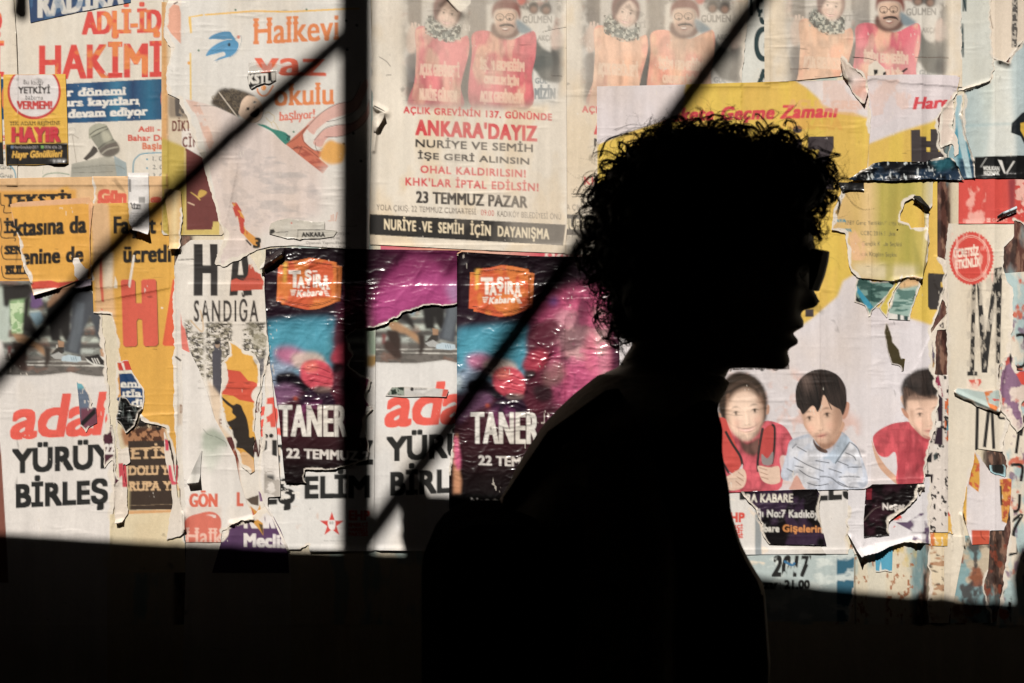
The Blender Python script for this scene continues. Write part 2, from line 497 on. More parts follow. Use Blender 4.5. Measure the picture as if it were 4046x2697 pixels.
    def text(s, t, x0, x1, yc, yb, col, slope=0.0, bold=0.0, shear=0.0, serif=0.0, a=1.0, part=None, track=.02, wave=0, bv=None, vert=0, wear=0.0, clip=None):
        """t between x0 and x1; capitals from yc down to yb at x0; slope = drop of the baseline at x1; bold/serif in tile px"""
        E = layout(t, track)
        m0, m1 = E[:, [0, 2]].min(), E[:, [0, 2]].max()
        ox, oy, k = s.T
        def mp(x, y):
            fx = (x - m0) / (m1 - m0); fy = y / CAP
            X = x0 + bold + fx * (x1 - x0 - 2 * bold) + fy * shear * (yb - yc)
            Y = yb - fy * (yb - yc) + slope * fx + (wave * np.sin(fx * 7) if wave else 0)
            if vert:
                X, Y = x0 + (yb - Y), yb + (X - x0)
            return ox + X * k, oy + Y * k
        ax, ay = mp(E[:, 0], E[:, 1]); bx, by = mp(E[:, 2], E[:, 3])
        Q = np.stack([ax, ay, bx, by], 1)
        i0, i1, j0, j1 = s._win(Q[:, [0, 2]].min(), Q[:, [0, 2]].max(), Q[:, [1, 3]].min(), Q[:, [1, 3]].max(), 6)
        if i1 - i0 < 1 or j1 - j0 < 1: return s
        q = 3; st = STEP / q
        nx, ny = (i1 - i0) * q, (j1 - j0) * q
        cov = raster(Q, s.u0 + i0 * STEP - st, s.v0 + j0 * STEP - st, nx, ny, st, 2)
        B = bold * .62 * k / st; BV = (bold if bv is None else bv) * .58 * k / st
        if serif:
            sf = serif * k / st
            vv = s.v0 + j0 * STEP + np.arange(ny) * st
            uu = s.u0 + i0 * STEP + np.arange(nx) * st
            fx = np.clip((uu - ox - x0 * k) / ((x1 - x0) * k), 0, 1)
            base = oy + (yb + slope * fx) * k
            dh = (vv[:, None] - base[None]) / ((yb - yc) * k)
            th = .09
            band = ((dh > -th) & (dh < .03)) | ((dh > -1.03) & (dh < -1 + th)) | ((dh > -.77) & (dh < -.77 + th))
            cov = np.maximum(cov, dil(cov * band, sf, 0) * band)
        if B > .6 or BV > .6: cov = dil(cov, B, BV)
        cov = cov.reshape(j1 - j0, q, i1 - i0, q).mean((1, 3))
        if wear:
            Uw, Vw = s.U[j0:j1, i0:i1], s.V[j0:j1, i0:i1]
            cov = cov * np.clip((fbm(Uw, Vw, 26, 60, s.seed + 3, 4) - wear) * 9 + .5, 0, 1)
        s._comp(cov, col, a, part, j0, i0)
        return s
    def clipto(s, txt=None, bl=0):
        if txt is None: s.clip = None; return s
        E = []
        for P, F in parse(txt):
            E.append(loop_edges([s.pt(x, y) for x, y in P]))
        s.clip = raster(np.vstack(E), s.u0, s.v0, s.nx, s.ny, STEP)
        if bl: s.clip = blur(s.clip, bl * s.T[2] / STEP)
        return s
    def mottle(s, col, sx, sy, thr=.5, soft=6, a=1.0, seed=0, o=4, txt=None, bl=0):
        n = np.clip((fbm(s.U, s.V, sx, sy, s.seed + seed, o) - thr) * soft + .5, 0, 1)
        if txt:
            E = np.vstack([loop_edges([s.pt(x, y) for x, y in P]) for P, F in parse(txt)])
            m = raster(E, s.u0, s.v0, s.nx, s.ny, STEP)
            if bl: m = blur(m, bl * s.T[2] / STEP)
            n = n * m
        s._comp(n, col, a, None)
        return s
    def grad(s, x0, y0, x1, y1, cols, txt=None, bl=0, a=1.0, part=None):
        (ax, ay), (bx, by) = s.pt(x0, y0), s.pt(x1, y1)
        t = ((s.U - ax) * (bx - ax) + (s.V - ay) * (by - ay)) / ((bx - ax) ** 2 + (by - ay) ** 2)
        C = np.array([lin(c) for c in cols]); ps = np.linspace(0, 1, len(cols))
        col = np.stack([np.interp(t, ps, C[:, i]) for i in range(3)], -1)
        if txt:
            E = np.vstack([loop_edges([s.pt(x, y) for x, y in P]) for P, F in parse(txt)])
            m = raster(E, s.u0, s.v0, s.nx, s.ny, STEP)
            if bl: m = blur(m, bl * s.T[2] / STEP)
        else: m = np.ones((s.ny, s.nx))
        s._comp(m, col, a, part)
        return s
    def lift(s, x0, y0, x1, y1, w, h):
        """raise the paper towards the line (x0,y0)-(x1,y1): h metres there, falling off over w tile px"""
        s.lifts.append((*s.pt(x0, y0), *s.pt(x1, y1), w * s.T[2], h)); return s
    def shade(s, txt, fn, bl=2, T=None):
        """multiply the print inside an outline by fn(x, y) given in tile px"""
        ox, oy, k = s.T
        E = []
        for P, F in parse(txt):
            P = np.array([s.pt(x, y) for x, y in P]); n = len(P); Q = []
            for i in range(n):
                p0, p1, p2, p3 = P[i - 1], P[i], P[(i + 1) % n], P[(i + 2) % n]
                for t in np.arange(6) / 6:
                    Q.append(.5 * (2 * p1 + (p2 - p0) * t + (2 * p0 - 5 * p1 + 4 * p2 - p3) * t * t + (3 * p1 - p0 - 3 * p2 + p3) * t ** 3))
            E.append(loop_edges(Q))
        E = np.vstack(E)
        i0, i1, j0, j1 = s._win(E[:, 0].min(), E[:, 0].max(), E[:, 1].min(), E[:, 1].max(), 4)
        if i1 - i0 < 2 or j1 - j0 < 2: return s
        m = blur(raster(E, s.u0 + i0 * STEP, s.v0 + j0 * STEP, i1 - i0, j1 - j0, STEP), bl * k / STEP)
        if s.clip is not None: m = m * s.clip[j0:j1, i0:i1]
        f = fn((s.U[j0:j1, i0:i1] - ox) / k, (s.V[j0:j1, i0:i1] - oy) / k)
        if f.ndim == 2: f = f[..., None]
        w = s.c[j0:j1, i0:i1]
        w *= 1 + (f - 1) * m[..., None]
        np.clip(w, 0, .95, out=w)
        return s
    def folds(s, txt, sx=60, sy=120, amt=.5, seed=0):
        k = s.T[2]
        return s.shade(txt, lambda x, y: 1 - amt * np.clip((ridge(x * k, y * k, sx * k, sy * k, s.seed + seed, 3) - .55) * 3, -.35, 1) )
    def strands(s, txt, ang=90, amt=.6, sc=7, seed=0, hx=None):
        """hair: fine streaks along an angle and a soft sheen at hx=(x, y, r)"""
        a = R(ang); k = s.T[2]
        def fn(x, y):
            t = x * math.cos(a) + y * math.sin(a); n = -x * math.sin(a) + y * math.cos(a)
            f = 1 + amt * 2.2 * (fbm(n * k, t * k, sc * k * 1.6, 130 * k, s.seed + seed, 3) - .48)
            if hx: f = f + amt * 1.6 * np.exp(-((x - hx[0]) ** 2 + (y - hx[1]) ** 2) / hx[2] ** 2)
            return np.clip(f, .25, 3)
        return s.shade(txt, fn, 3)
    def face(s, txt, cx, cy, rx, ry, rot=0, turn=0.0, smile=0, eye=1.0, fade=1.0, lips=1.0, sep=.42):
        """printed portrait: tones of a face centred at (cx, cy), half width rx, half height ry, tilted by rot; turn shifts the features sideways"""
        a = R(rot)
        g = lambda x, y, sx, sy: np.exp(-(x / sx) ** 2 - (y / sy) ** 2)
        def fn(X, Y):
            dx, dy = X - cx, Y - cy
            x = (dx * math.cos(a) + dy * math.sin(a)) / rx; y = (-dx * math.sin(a) + dy * math.cos(a)) / ry
            q = x - turn
            r2 = np.clip(x * x * .8 + np.clip(y, -.6, 2) ** 2 * .55, 0, 1.6)
            m = 1.14 - .34 * r2 ** 1.4 - .13 * x
            for sg in (-1, 1):
                e = sep * sg * (1 - .12 * sg * turn)
                m = m - .2 * g(q - e, y + .1, .2, .12) * eye + .08 * g(q - e * 1.35, y - .3, .2, .17)
                m = m - .52 * g(q - e, y + .34 - .9 * (q - e) ** 2, .19, .042) * fade
                m = m + .14 * g(q - e, y + .07, .17, .055)
                m = m - .6 * g(q - e, y + .15 - 1.3 * (q - e) ** 2, .17, .032) * fade
                m = m - .95 * g(q - e, y + .08, .07, .06) * fade
                m = m - .16 * g(q - e, y + .0, .17, .03)
                m = m - .28 * g(q - .1 * sg, y - .405, .04, .024)
            m = m + .12 * g(q, y - .08, .05, .26) - .13 * g(q - .15, y - .18, .06, .24) - .2 * g(q, y - .435, .17, .035) + .08 * g(q, y - .33, .07, .05)
            m = m - .14 * g(q, y - .79, .19, .045) + .06 * g(q, y - .9, .18, .08) - .05 * g(q, y - .53, .05, .06)
            yy = y - .63 + (.42 if smile else .26) * q * q * 1.0
            w = .46 if smile else .27
            col = np.ones(m.shape + (3,)) * m[..., None]
            lip = g(q, yy, w, .075) * lips
            col *= 1 - lip[..., None] * np.array([.10, .42, .36])
            if smile:
                teeth = np.clip(1.5 * g(q, yy - .005, w * .7, .042), 0, 1); col += teeth[..., None] * np.array([.3, .5, .6])
                col *= 1 - (.5 * g(q, yy + .06, w * .95, .022) + .35 * g(q, yy - .07, w * .7, .02) + .12 * (g(q - .48, y - .45, .06, .2) + g(q + .48, y - .45, .06, .2)))[..., None]
            else:
                col *= 1 - (.6 * g(q, yy, w, .022))[..., None]
            ck = (g(q - .5, y - .3, .22, .17) + g(q + .5, y - .3, .22, .17))[..., None]
            col *= 1 - ck * np.array([0, .09, .08])
            return np.clip(col, .1, 1.6)
        return s.shade(txt, fn, 2)
    # --- wear, relief and mesh
    def finish(s):
        U, V, c = s.U, s.V, s.c
        sd = s.seed
        if s.tornseg is not None and s.rim > 0:        # the white core of torn paper
            E = s.tornseg
            L = np.hypot(E[:, 2] - E[:, 0], E[:, 3] - E[:, 1]); L[L == 0] = 1
            m = np.zeros((s.ny, s.nx))
            for e in E[::1]:
                r = s.rim * (.25 + 2.6 * vn(np.array(e[0]), np.array(e[1]), 31, 31, sd % 40) ** 2 + .7 * vn(np.array(e[0]), np.array(e[1]), 7, 7, sd % 30))
                i0, i1, j0, j1 = s._win(min(e[0], e[2]) - r, max(e[0], e[2]) + r, min(e[1], e[3]) - r, max(e[1], e[3]) + r, 1)
                if i1 <= i0 or j1 <= j0: continue
                u = U[j0:j1, i0:i1]; v = V[j0:j1, i0:i1]
                dx, dy = e[2] - e[0], e[3] - e[1]; q = dx * dx + dy * dy + 1e-9
                t = np.clip(((u - e[0]) * dx + (v - e[1]) * dy) / q, 0, 1)
                d = np.hypot(u - e[0] - t * dx, v - e[1] - t * dy)
                m[j0:j1, i0:i1] = np.maximum(m[j0:j1, i0:i1], np.clip((r - d) / STEP + .5, 0, 1))
            A = m[..., None]
            c[:] = c * (1 - A) + lin(s.rimcol) * A
        # dirt, fading and paste streaks that run down the sheet
        st = fbm(U, V, 26, 420, sd + 11, 4); bl = fbm(U, V, 230, 300, sd + 17, 4); sp = fbm(U, V, 9, 12, sd + 23, 2)
        f = 1 + (st - .5) * .17 + (bl - .5) * .22 + (sp - .5) * .08
        c *= f[..., None]
        warm = np.clip((fbm(U, V, 160, 260, sd + 31, 4) - .5) * 2.2, 0, 1)[..., None]
        c *= 1 - warm * np.array([.02, .075, .15])
        if s.mat != 'metal':
            cr = np.clip((ridge(U, V, 210, 300, sd + 37, 4) - .92) * 26, 0, 1) * (fbm(U, V, 90, 90, sd + 41, 2) > .5)
            cr2 = np.clip((ridge(U + .3 * V, V, 420, 46, sd + 73, 4) - .93) * 26, 0, 1) * (fbm(U, V, 120, 70, sd + 75, 2) > .56)
            c *= (1 - .34 * cr - .4 * cr2)[..., None]  # cracked creases, their darkening painted into the print colour
            sc = np.clip((vn(U, V, 5, 16, sd + 43) * vn(U, V, 60, 90, sd + 47) - .78) * 22, 0, 1)[..., None]
            c[:] = c * (1 - sc * .6) + lin('#cfc6ba') * sc * .6
        lum = (c @ np.array([.3, .59, .11]))[..., None]
        c[:] = lum + (c - lum) * .88
        c[:] = np.clip(c, 1e-4, 1) ** 1.07 * 1.14
        c *= 1 + (vn(U, V, 3.6, 3.6, sd + 71)[..., None] - .5) * .07
        np.clip(c, .003, .93, out=c)
        # relief
        sl = (slice(s.j0, s.j1), slice(s.i0, s.i1))
        Hs = H[sl]
        base = np.maximum(Hs * .995, blur(Hs, 2.2)) + s.th
        w = (fbm(U, V, 38, 560, sd + 1, 4) * 1.5 + fbm(U, V, 130, 420, sd + 2, 3) * 1.6) * .75e-3
        cz = np.clip((ridge(U + 30 * fbm(U, V, 60, 60, sd), V, 260, 36, sd + 5, 3) - .72) * 4, 0, 1) * np.clip(fbm(U, V, 170, 110, sd + 6, 2) * 4 - 2, 0, 1)
        w = w + cz * .7e-3
        z = w * s.wr * 1.4
        if s.crinkle:
            wu = U + 46 * fbm(U, V, 70, 70, sd + 51, 3); wv = V + 46 * fbm(U, V, 70, 70, sd + 53, 3)
            k1 = ridge(wu, wv * 1.0, 120, 38, sd + 55, 4) ** 3
            k2 = ridge(wu + .6 * wv, wv, 120, 300, sd + 57, 3) ** 3
            k3 = 1.1 * ridge(wu + 20 * fbm(U, V, 30, 30, sd, 2), wv, 64, 17, sd + 61, 2) ** 5 * np.clip(fbm(U, V, 120, 150, sd + 65, 2) * 3 - 1, 0, 1)
            pz_ = np.clip(fbm(U, V, 260, 190, sd + 77, 3) * 4 - 1.0, .35, 1.5)
            z = z + s.crinkle * k3 * 2.1e-3 * pz_
            z = z + s.crinkle * (pz_ * k1 * 2.6 * (.35 + fbm(U, V, 200, 160, sd + 63, 2)) + k2 * 3.2 + fbm(wu, wv, 150, 90, sd + 59, 3) * 2.6) * 1e-3
        for (ax, ay, bx, by, ww, hh) in s.lifts:
            dx, dy = bx - ax, by - ay; q = dx * dx + dy * dy + 1e-9
            t = np.clip(((U - ax) * dx + (V - ay) * dy) / q, 0, 1)
            d = np.hypot(U - ax - t * dx, V - ay - t * dy)
            z = z + hh * np.clip(1 - d / ww, 0, 1) ** 1.7
        s.z = base + z
        if s.lay:
            m = s.mask > .3
            Hs[m] = s.z[m]
    def thin(s, k):
        for a in ('U', 'V', 'z', 'c', 'pm', 'mask'): setattr(s, a, getattr(s, a)[::k, ::k])
        s.ny, s.nx = s.mask.shape
    def build(s, cover):
        """cover: how many later sheets hide each lattice point"""
        if s.stride > 1:
            cover = cover[s.j0:s.j1, s.i0:s.i1][::s.stride, ::s.stride]; s.thin(s.stride)
        ins = s.mask > .5
        adj = ins.copy()
        adj[1:] |= ins[:-1]; adj[:-1] |= ins[1:]
        a2 = adj.copy(); a2[:, 1:] |= adj[:, :-1]; a2[:, :-1] |= adj[:, 1:]
        bd = a2 & ~ins
        X = s.U.copy(); Y = s.V.copy()
        jj, ii = np.nonzero(bd)
        if len(jj):
            px = X[jj, ii]; py = Y[jj, ii]
            bx = px.copy(); by = py.copy(); best = np.full(len(px), 1e9)
            for k in range(0, len(s.E), 64):
                e = s.E[k:k + 64]
                dx = e[:, 2] - e[:, 0]; dy = e[:, 3] - e[:, 1]; q = dx * dx + dy * dy + 1e-9
                t = np.clip(((px[:, None] - e[:, 0]) * dx + (py[:, None] - e[:, 1]) * dy) / q, 0, 1)
                nx_ = e[:, 0] + t * dx; ny_ = e[:, 1] + t * dy
                d = (px[:, None] - nx_) ** 2 + (py[:, None] - ny_) ** 2
                r = d.argmin(1); dm = d[np.arange(len(r)), r]
                g = dm < best
                best[g] = dm[g]; bx[g] = nx_[np.arange(len(r)), r][g]; by[g] = ny_[np.arange(len(r)), r][g]
            ok = best < (2.2 * STEP * s.stride) ** 2
            X[jj[ok], ii[ok]] = bx[ok]; Y[jj[ok], ii[ok]] = by[ok]
            bad = np.zeros_like(ins); bad[jj[~ok], ii[~ok]] = True
        else: bad = np.zeros_like(ins)
        use = (ins | bd) & ~bad
        anyin = ins[:-1, :-1] | ins[1:, :-1] | ins[:-1, 1:] | ins[1:, 1:]
        cell = use[:-1, :-1] & use[1:, :-1] & use[:-1, 1:] & use[1:, 1:] & anyin
        cv = cover if s.stride > 1 else cover[s.j0:s.j1, s.i0:s.i1]
        if cell.sum() > 14000 or s.kind: cell &= ~cv[:-1, :-1]
        if not cell.any(): return None
        root = s.parent
        labs = s.pm[:-1, :-1]
        single = s.kind != 'structure' and sum((cell & (labs == k)).sum() >= 12 for k in range(len(s.parts))) <= 1
        org = Vector((0, 0, 0))
        if root is None:
            if s.kind == 'structure': root = None
            elif single:
                cj, ci = np.nonzero(cell)
                org = Vector((wx(s.u0 + ci.mean() * STEP), 0, wz(s.v0 + cj.max() * STEP)))
            else:
                root = bpy.data.objects.new(s.name, None)
                cj, ci = np.nonzero(cell)
                root.empty_display_size = .05
                root.location = (wx(s.u0 + ci.mean() * STEP), 0, wz(s.v0 + cj.max() * STEP))
                COL.objects.link(root)
                tag(root, s.label, s.cat, s.group)
        else: root = root.root
        s.root = root
        if root is not None:
            org = root.location
        gx = wx(X); gz = wz(Y)
        lab = s.pm[:-1, :-1]
        first = None
        for k, pn in enumerate(s.parts):
            sel = cell & (lab == k)
            if sel.sum() < (12 if k else 1): 
                if sel.sum(): lab[sel] = 0
        for k, pn in enumerate(s.parts):
            sel = cell & (lab == k)
            if not sel.any(): continue
            j, i = np.nonzero(sel)
            q = np.stack([j * s.nx + i, (j + 1) * s.nx + i, (j + 1) * s.nx + i + 1, j * s.nx + i + 1], 1)
            uq, inv = np.unique(q, return_inverse=True)
            inv = inv.reshape(q.shape)
            co = np.stack([gx.ravel()[uq] - org[0], -s.z.ravel()[uq] - org[1], gz.ravel()[uq] - org[2]], 1)
            nm = pn.rstrip('*')
            if single: nm = s.name
            if s.kind == 'structure': nm = s.name if k == 0 else nm
            me = bpy.data.meshes.new(nm)
            me.vertices.add(len(co)); me.vertices.foreach_set('co', co.ravel())
            me.loops.add(inv.size); me.loops.foreach_set('vertex_index', inv.ravel().astype(np.int32))
            me.polygons.add(len(inv)); me.polygons.foreach_set('loop_start', (np.arange(len(inv)) * 4).astype(np.int32))
            me.polygons.foreach_set('use_smooth', np.ones(len(inv), bool))
            at = me.color_attributes.new('print', 'FLOAT_COLOR', 'POINT')
            cc = np.ones((len(uq), 4), np.float32); cc[:, :3] = s.c.reshape(-1, 3)[uq]
            at.data.foreach_set('color', cc.ravel())
            me.update(); me.validate()
            me.materials.append(MAT[s.mat])
            o = bpy.data.objects.new(nm, me)
            COL.objects.link(o)
            if root is not None: o.parent = root
            elif single: o.location = org; tag(o, s.label, s.cat, s.group)
            elif first is not None: o.parent = first
            if s.kind == 'structure' and first is None: tag(o, kind='structure')
            if first is None: first = o
        return root
def build_all():
    cover = np.zeros((NY, NX), bool)
    for s in SHEETS: s.finish()
    plan = []
    for s in reversed(SHEETS):
        plan.append((s, cover.copy() if False else cover))
        s._cov = cover[s.j0:s.j1, s.i0:s.i1].copy()
        if s.lay:
            m = (s.mask > .99)
            k = 3                                  # keep a margin under every edge
            e = m.copy()
            for _ in range(k):
                q = e.copy(); q[1:] &= e[:-1]; q[:-1] &= e[1:]; q[:, 1:] &= e[:, :-1]; q[:, :-1] &= e[:, 1:]; e = q
            for l in s.lifts:                      # and under lifted edges
                d = np.hypot(s.U - (l[0] + l[2]) / 2, s.V - (l[1] + l[3]) / 2)
                e &= ~(d < l[4] + np.hypot(l[2] - l[0], l[3] - l[1]) / 2)
            cover[s.j0:s.j1, s.i0:s.i1] |= e
    for s in SHEETS:
        full = np.zeros((NY, NX), bool); full[s.j0:s.j1, s.i0:s.i1] = s._cov
        s.build(full)
# ================================================================= THE WALL AND ITS POSTERS (bottom layer first)
def at(s, dx, dy, base=None):
    """shift the sheet's drawing frame"""
    b = base or s.T
    s.T = (b[0] + dx, b[1] + dy, b[2]); return s
# ---- painted sheet metal hoarding with raised ribs and rust
W = Sheet('wall', None, None, FULL, '-160,-130 4210,-130 4210,2470 -160,2470', '#cabfa8', mat='metal', kind='structure', wr=.4, seed=3)
WB = Sheet('wall_base', None, None, FULL, '-160,2466 4210,2466 4210,2780 -160,2780', '#cabfa8', mat='metal', kind='structure', wr=.4, seed=3); WB.stride = 3
for x0, x1, cc in ((3677, 3753, '#5a3830'), (3955, 4060, '#5e3b33'), (3605, 3668, '#3d2a22'), (3885, 3968, '#4a3a34'), (690, 760, '#6b5548')):
    W.rect(x0, -200, x1, 2600, cc, 6)
    W.mottle('#8d6a58', 12, 40, .6, 8, .8, 3, 4, '%d,-200 %d,-200 %d,2600 %d,2600' % (x0, x1, x1, x0))
    W.mottle('#2b1a16', 20, 60, .56, 8, .8, 6, 4, '%d,-200 %d,-200 %d,2600 %d,2600' % (x0, x1, x1, x0))
W.mottle('#7fa3a8', 60, 200, .62, 7, .6, 9)
W.mottle('#9a5a2f', 14, 22, .66, 12, .9, 12, 4, '3300,2150 3610,2150 3610,2480 3300,2480')
W.mottle('#c9ad55', 40, 60, .6, 5, .7, 14, 4, '3500,2140 3620,2140 3620,2240 3500,2240')
W.mottle('#7a3c28', 20, 30, .6, 9, .9, 15, 4, '3700,2150 4100,2150 4100,2480 3700,2480')
W.rect(3430, 2240, 3500, 2600, '#c9c2b0', 4); W.line('3376,2200 3380,2480', 6, '#8c8474'); W.line('3790,2150 3800,2480', 5, '#2a221e')
for xc, hw in ((3715, 42), (4010, 55), (3636, 30), (3925, 36), (1400, 60), (700, 50)):
    W.lifts.append((xc, -300, xc, 2700, hw * 1.5, .007 if xc > 3500 else .002))
# ---- pale blue poster with a date, low on the right
s = Sheet('poster', 'pale blue poster remnant reading 2017 and 21.00 near the bottom shadow edge', 'poster', TN,
          '250,600 1085,600 1080,900~ 1050,1140 250,1140', '#a7b3b2', seed=9)
s.rect(955, 500, 1085, 1200, '#2d6076'); s.mottle('#c9cfca', 60, 30, .6, 6, .8)
s.text('2017', 465, 750, 655, 800, '#20201f', 0, 10, .12, wear=.36); s.text('7', 690, 750, 655, 770, '#20201f', 0, 9)
s.text('pazar: 21.00', 330, 757, 835, 895, '#20201f', 0, 7, wear=.28); s.mottle('#d5c8b5', 50, 50, .5, 8, 1, 4, 3, '260,680 420,700 400,830 260,820')
s.line('560,690 620,720 640,700', 18, '#2f6b93')
s = Sheet('paper_scrap', 'bright cyan paper scrap hanging beside the rust spotted rib', 'scrap', TN, '1238,560 1372,560 1366,770~ 1300,765~ 1245,770', '#4a98b5', seed=12)
s.poly('1270,770 1282,690 1290,770', '#cfd0c8')
s = Sheet('paper_scrap', 'cream paper strip stained with rust, low at the right', 'scrap', TN, '1640,520 1815,520 1812,700~ 1790,960~ 1785,1150 1640,1150~', '#cdbfa6', seed=15)
s.mottle('#3a2d27', 30, 20, .66, 10, .8); s.mottle('#9a5f2f', 50, 20, .66, 10, .7, 3)
s = Sheet('paper_scrap', 'blistered blue and rust coloured paint film low at the right', 'scrap', TN, '1815,500 2095,500 2080,760~ 2050,900~ 2110,1150 1800,1150 1815,700~', '#b9ab95', mat='semi', seed=18)
s.mottle('#7f9fa4', 60, 70, .5, 8, 1, 1); s.mottle('#8a4a2a', 60, 50, .6, 8, .9, 4); s.mottle('#4a4443', 40, 60, .6, 8, .9, 7)
# ---- old white poster under the top right corner
s = Sheet('poster', 'cream poster with a torn grey line of print in the top right corner', 'poster', TE,
          '1500,-230 2000,-230 2000,420 1800,300~ 1690,430~ 1590,400~', '#cdbfae', seed=21)
s.poly('1735,-100~ 1770,-100~ 1765,330~ 1730,330~', '#4d4946', jag=5); s.mottle('#bdb3a6', 8, 8, .5, 9, .7, 2, 2, '1735,-100 1770,-100 1765,330 1730,330')
s.line('1560,-100 1575,60 1600,200', 6, '#8d7f72')
# ---- right column scraps below the glossy poster
s = Sheet('poster', 'light blue poster with black outlined lettering down the right edge', 'poster', FULL,
          '3960,1080 4210,1060 4210,2480 3930,2480~ 3990,2100~ 3960,1700~ 3985,1400~', '#a5babb', seed=24)
s.mottle('#d3c8b8', 60, 120, .5, 8, 1, 1); s.mottle('#c65a3a', 50, 60, .66, 12, .9, 4); s.mottle('#7b5d78', 40, 60, .69, 12, .8, 8)
s.lines('4010,1325 4046,1330 4048,1430 4020,1450 3995,1440;4000,1460 4060,1475;4028,1660 4010,1790;4046,1640 4030,1720;3990,1835 4035,1840 4030,1900;4025,1950 4020,2010 3990,2020;3990,2060 4035,2032 4000,2100 4012,2180;4015,2180 3965,2185 3990,2100', 12, '#211f1e')
s.poly('3985,2110 4010,2120 4012,2180 3965,2185', '#cdc0b0')
s.mottle('#241d1a', 30, 30, .67, 12, 1, 14, 4, '3930,2180 4000,2180 3990,2480 3900,2480')
s.poly('3950,2230 3970,2190 3985,2260', '#cfc3ae'); s.poly('3925,2270 3962,2240 3958,2300', '#d2c7b4')
# ---- the tall lettered poster with the red seal
s = Sheet('poster', 'cream poster with a red serrated seal and one very tall thin letter M', 'poster', FULL,
          '3745,883 4002,880 4002,932~ 3964,975~ 3959,1051 3975,1111~ 3997,1138~ 3997,1300~ 3985,1414~ 3946,1439~ 3946,1516~ 3985,1656~ 3972,1707~ 3959,1784 3857,1771 3851,1797~ 3825,1911~ 3797,2032 3809,2150 3761,2400 3726,2400 3726,1835~ 3736,1618~ 3739,1477~ 3737,1083~ 3734,997~', '#cfc5b4', seed=27, jag=7)
s.T = TL
s.poly('1180,865 1207,865 1196,1530 1163,1530', '#282727', part='letter_m'); s.poly('1145,1508 1218,1508 1218,1537 1145,1537', '#282727', part='letter_m')
s.poly('1214,860 1242,860 1293,1440 1288,1515 1250,1515', '#282727', part='letter_m'); s.poly('1337,750 1352,870 1290,1480 1270,1310', '#282727', part='letter_m')
s.poly('1338,757 1397,745 1380,1460 1350,1440 1352,1000', '#282727', part='letter_m')
s.mottle('#b9b0a2', 14, 30, .58, 8, .8, 3, 4, '1140,840 1420,740 1400,1560 1140,1560')
n = 44; pts = []
for k in range(2 * n):
    r_ = 1.0 if k % 2 else .945
    pts.append('%f,%f' % (1172 + 163 * r_ * math.cos(math.pi * k / n), 682 + 198 * r_ * math.sin(math.pi * k / n)))
s.poly(' '.join(pts), '#cb4439', part='seal'); s.ring(1172, 682, 132, 5, '#e0bcae', 165); s.ring(1172, 682, 122, 3, '#e0bcae', 154)
s.text('ÜCRETSİZ', 1042, 1232, 622, 678, '#e4d3c6', -22, 5, 0, bv=6); s.text('ETKİNLİK', 1055, 1246, 700, 758, '#e4d3c6', -22, 5, 0, bv=6)
s.mottle('#e0b3a6', 16, 60, .66, 9, .7, 8, 4, '1020,500 1330,500 1330,860 1020,860')
s.T = TO
s.lines('566,400 560,670', 20, '#242322'); s.lines('632,425 608,652', 20, '#242322'); s.lines('652,430 662,662', 18, '#242322')
s.lines('690,440 700,470 750,480 746,545 722,682', 12, '#242322', w2=24)
s.poly('510,235 585,230 590,250 560,295 525,280', '#cf5a4a'); s.mottle('#dccabb', 20, 30, .55, 9, .8, 6, 4, '500,220 600,220 600,300 500,300')
s.lift(465, 1070, 485, 1255, 20, .012)
# scraps laid on it
s = Sheet('paper_scrap', 'crumpled pale blue and orange strip torn across the tall lettered poster', 'scrap', TO,
          '415,300~ 440,280~ 600,305~ 690,290~ 700,130~ 730,140~ 712,300~ 700,430~ 670,435~ 560,400~ 500,360~ 430,325~', '#a6b6b4', seed=30, wr=2.5, jag=5, rim=4)
s.mottle('#c7702f', 50, 40, .5, 12, 1, 2, 3, '595,280 740,120 740,450 640,440'); s.mottle('#c9473f', 30, 30, .6, 12, 1, 5, 3, '640,350 720,350 720,450 640,450'); s.lift(420, 310, 690, 430, 26, .008)
s = Sheet('paper_scrap', 'peeled scrap with purple and red print at the right edge beside the tall letters', 'scrap', TO,
          '715,110~ 770,60~ 800,180 900,180 900,330~ 830,380~ 850,520~ 800,560~ 760,490~ 740,470~ 700,420~ 690,290~', '#cdbdb3', seed=33, wr=2.0, jag=6)
s.mottle('#7d5a7a', 50, 60, .5, 12, .95, 2); s.mottle('#c25040', 40, 50, .58, 12, .9, 5)
s.poly('790,185 900,180 900,290 830,260', '#cf4a3c'); s.line('770,60 765,110 790,150 856,150', 14, '#22201f')
s = Sheet('poster', 'tall cream strip pasted over the rust rib with orange print along its torn side', 'poster', TO,
          '270,960~ 300,960~ 355,1080~ 360,760~ 372,960~ 410,1120~ 412,1190 380,1175 375,1260 265,1260', '#cfa23a', seed=36, jag=4, rim=4)
s.poly('360,960 400,1050 395,1080 365,1070', '#c24f37'); s.poly('262,960 300,970 295,1265 262,1265', '#c26a2c'); s.mottle('#d8cfc0', 10, 20, .68, 10, .8)
s = Sheet('paper_scrap', 'blank lilac white sheet with yellow and orange torn edges low at the right', 'scrap', TO,
          '548,680~ 575,700~ 640,800~ 735,835~ 770,850~ 765,1000~ 745,1110~ 728,1165 640,1165 632,1250 530,1255 490,1120~ 470,1060~ 498,890~ 540,760~', '#cfc8ca', seed=39, jag=4, rim=0)
s.poly('540,670 575,740 580,870 572,930 510,880', '#cf9a2e'); s.mottle('#c25a35', 20, 20, .6, 10, 1, 3, 3, '540,670 580,740 575,930 510,880')
s.poly('465,900 500,890 497,1060 497,1140 470,1080', '#cfa02c'); s.poly('700,850 775,840 760,1130 715,1110', '#c98f36'); s.mottle('#a84a2a', 16, 20, .55, 10, 1, 6, 3, '700,850 775,840 760,1130 715,1110')
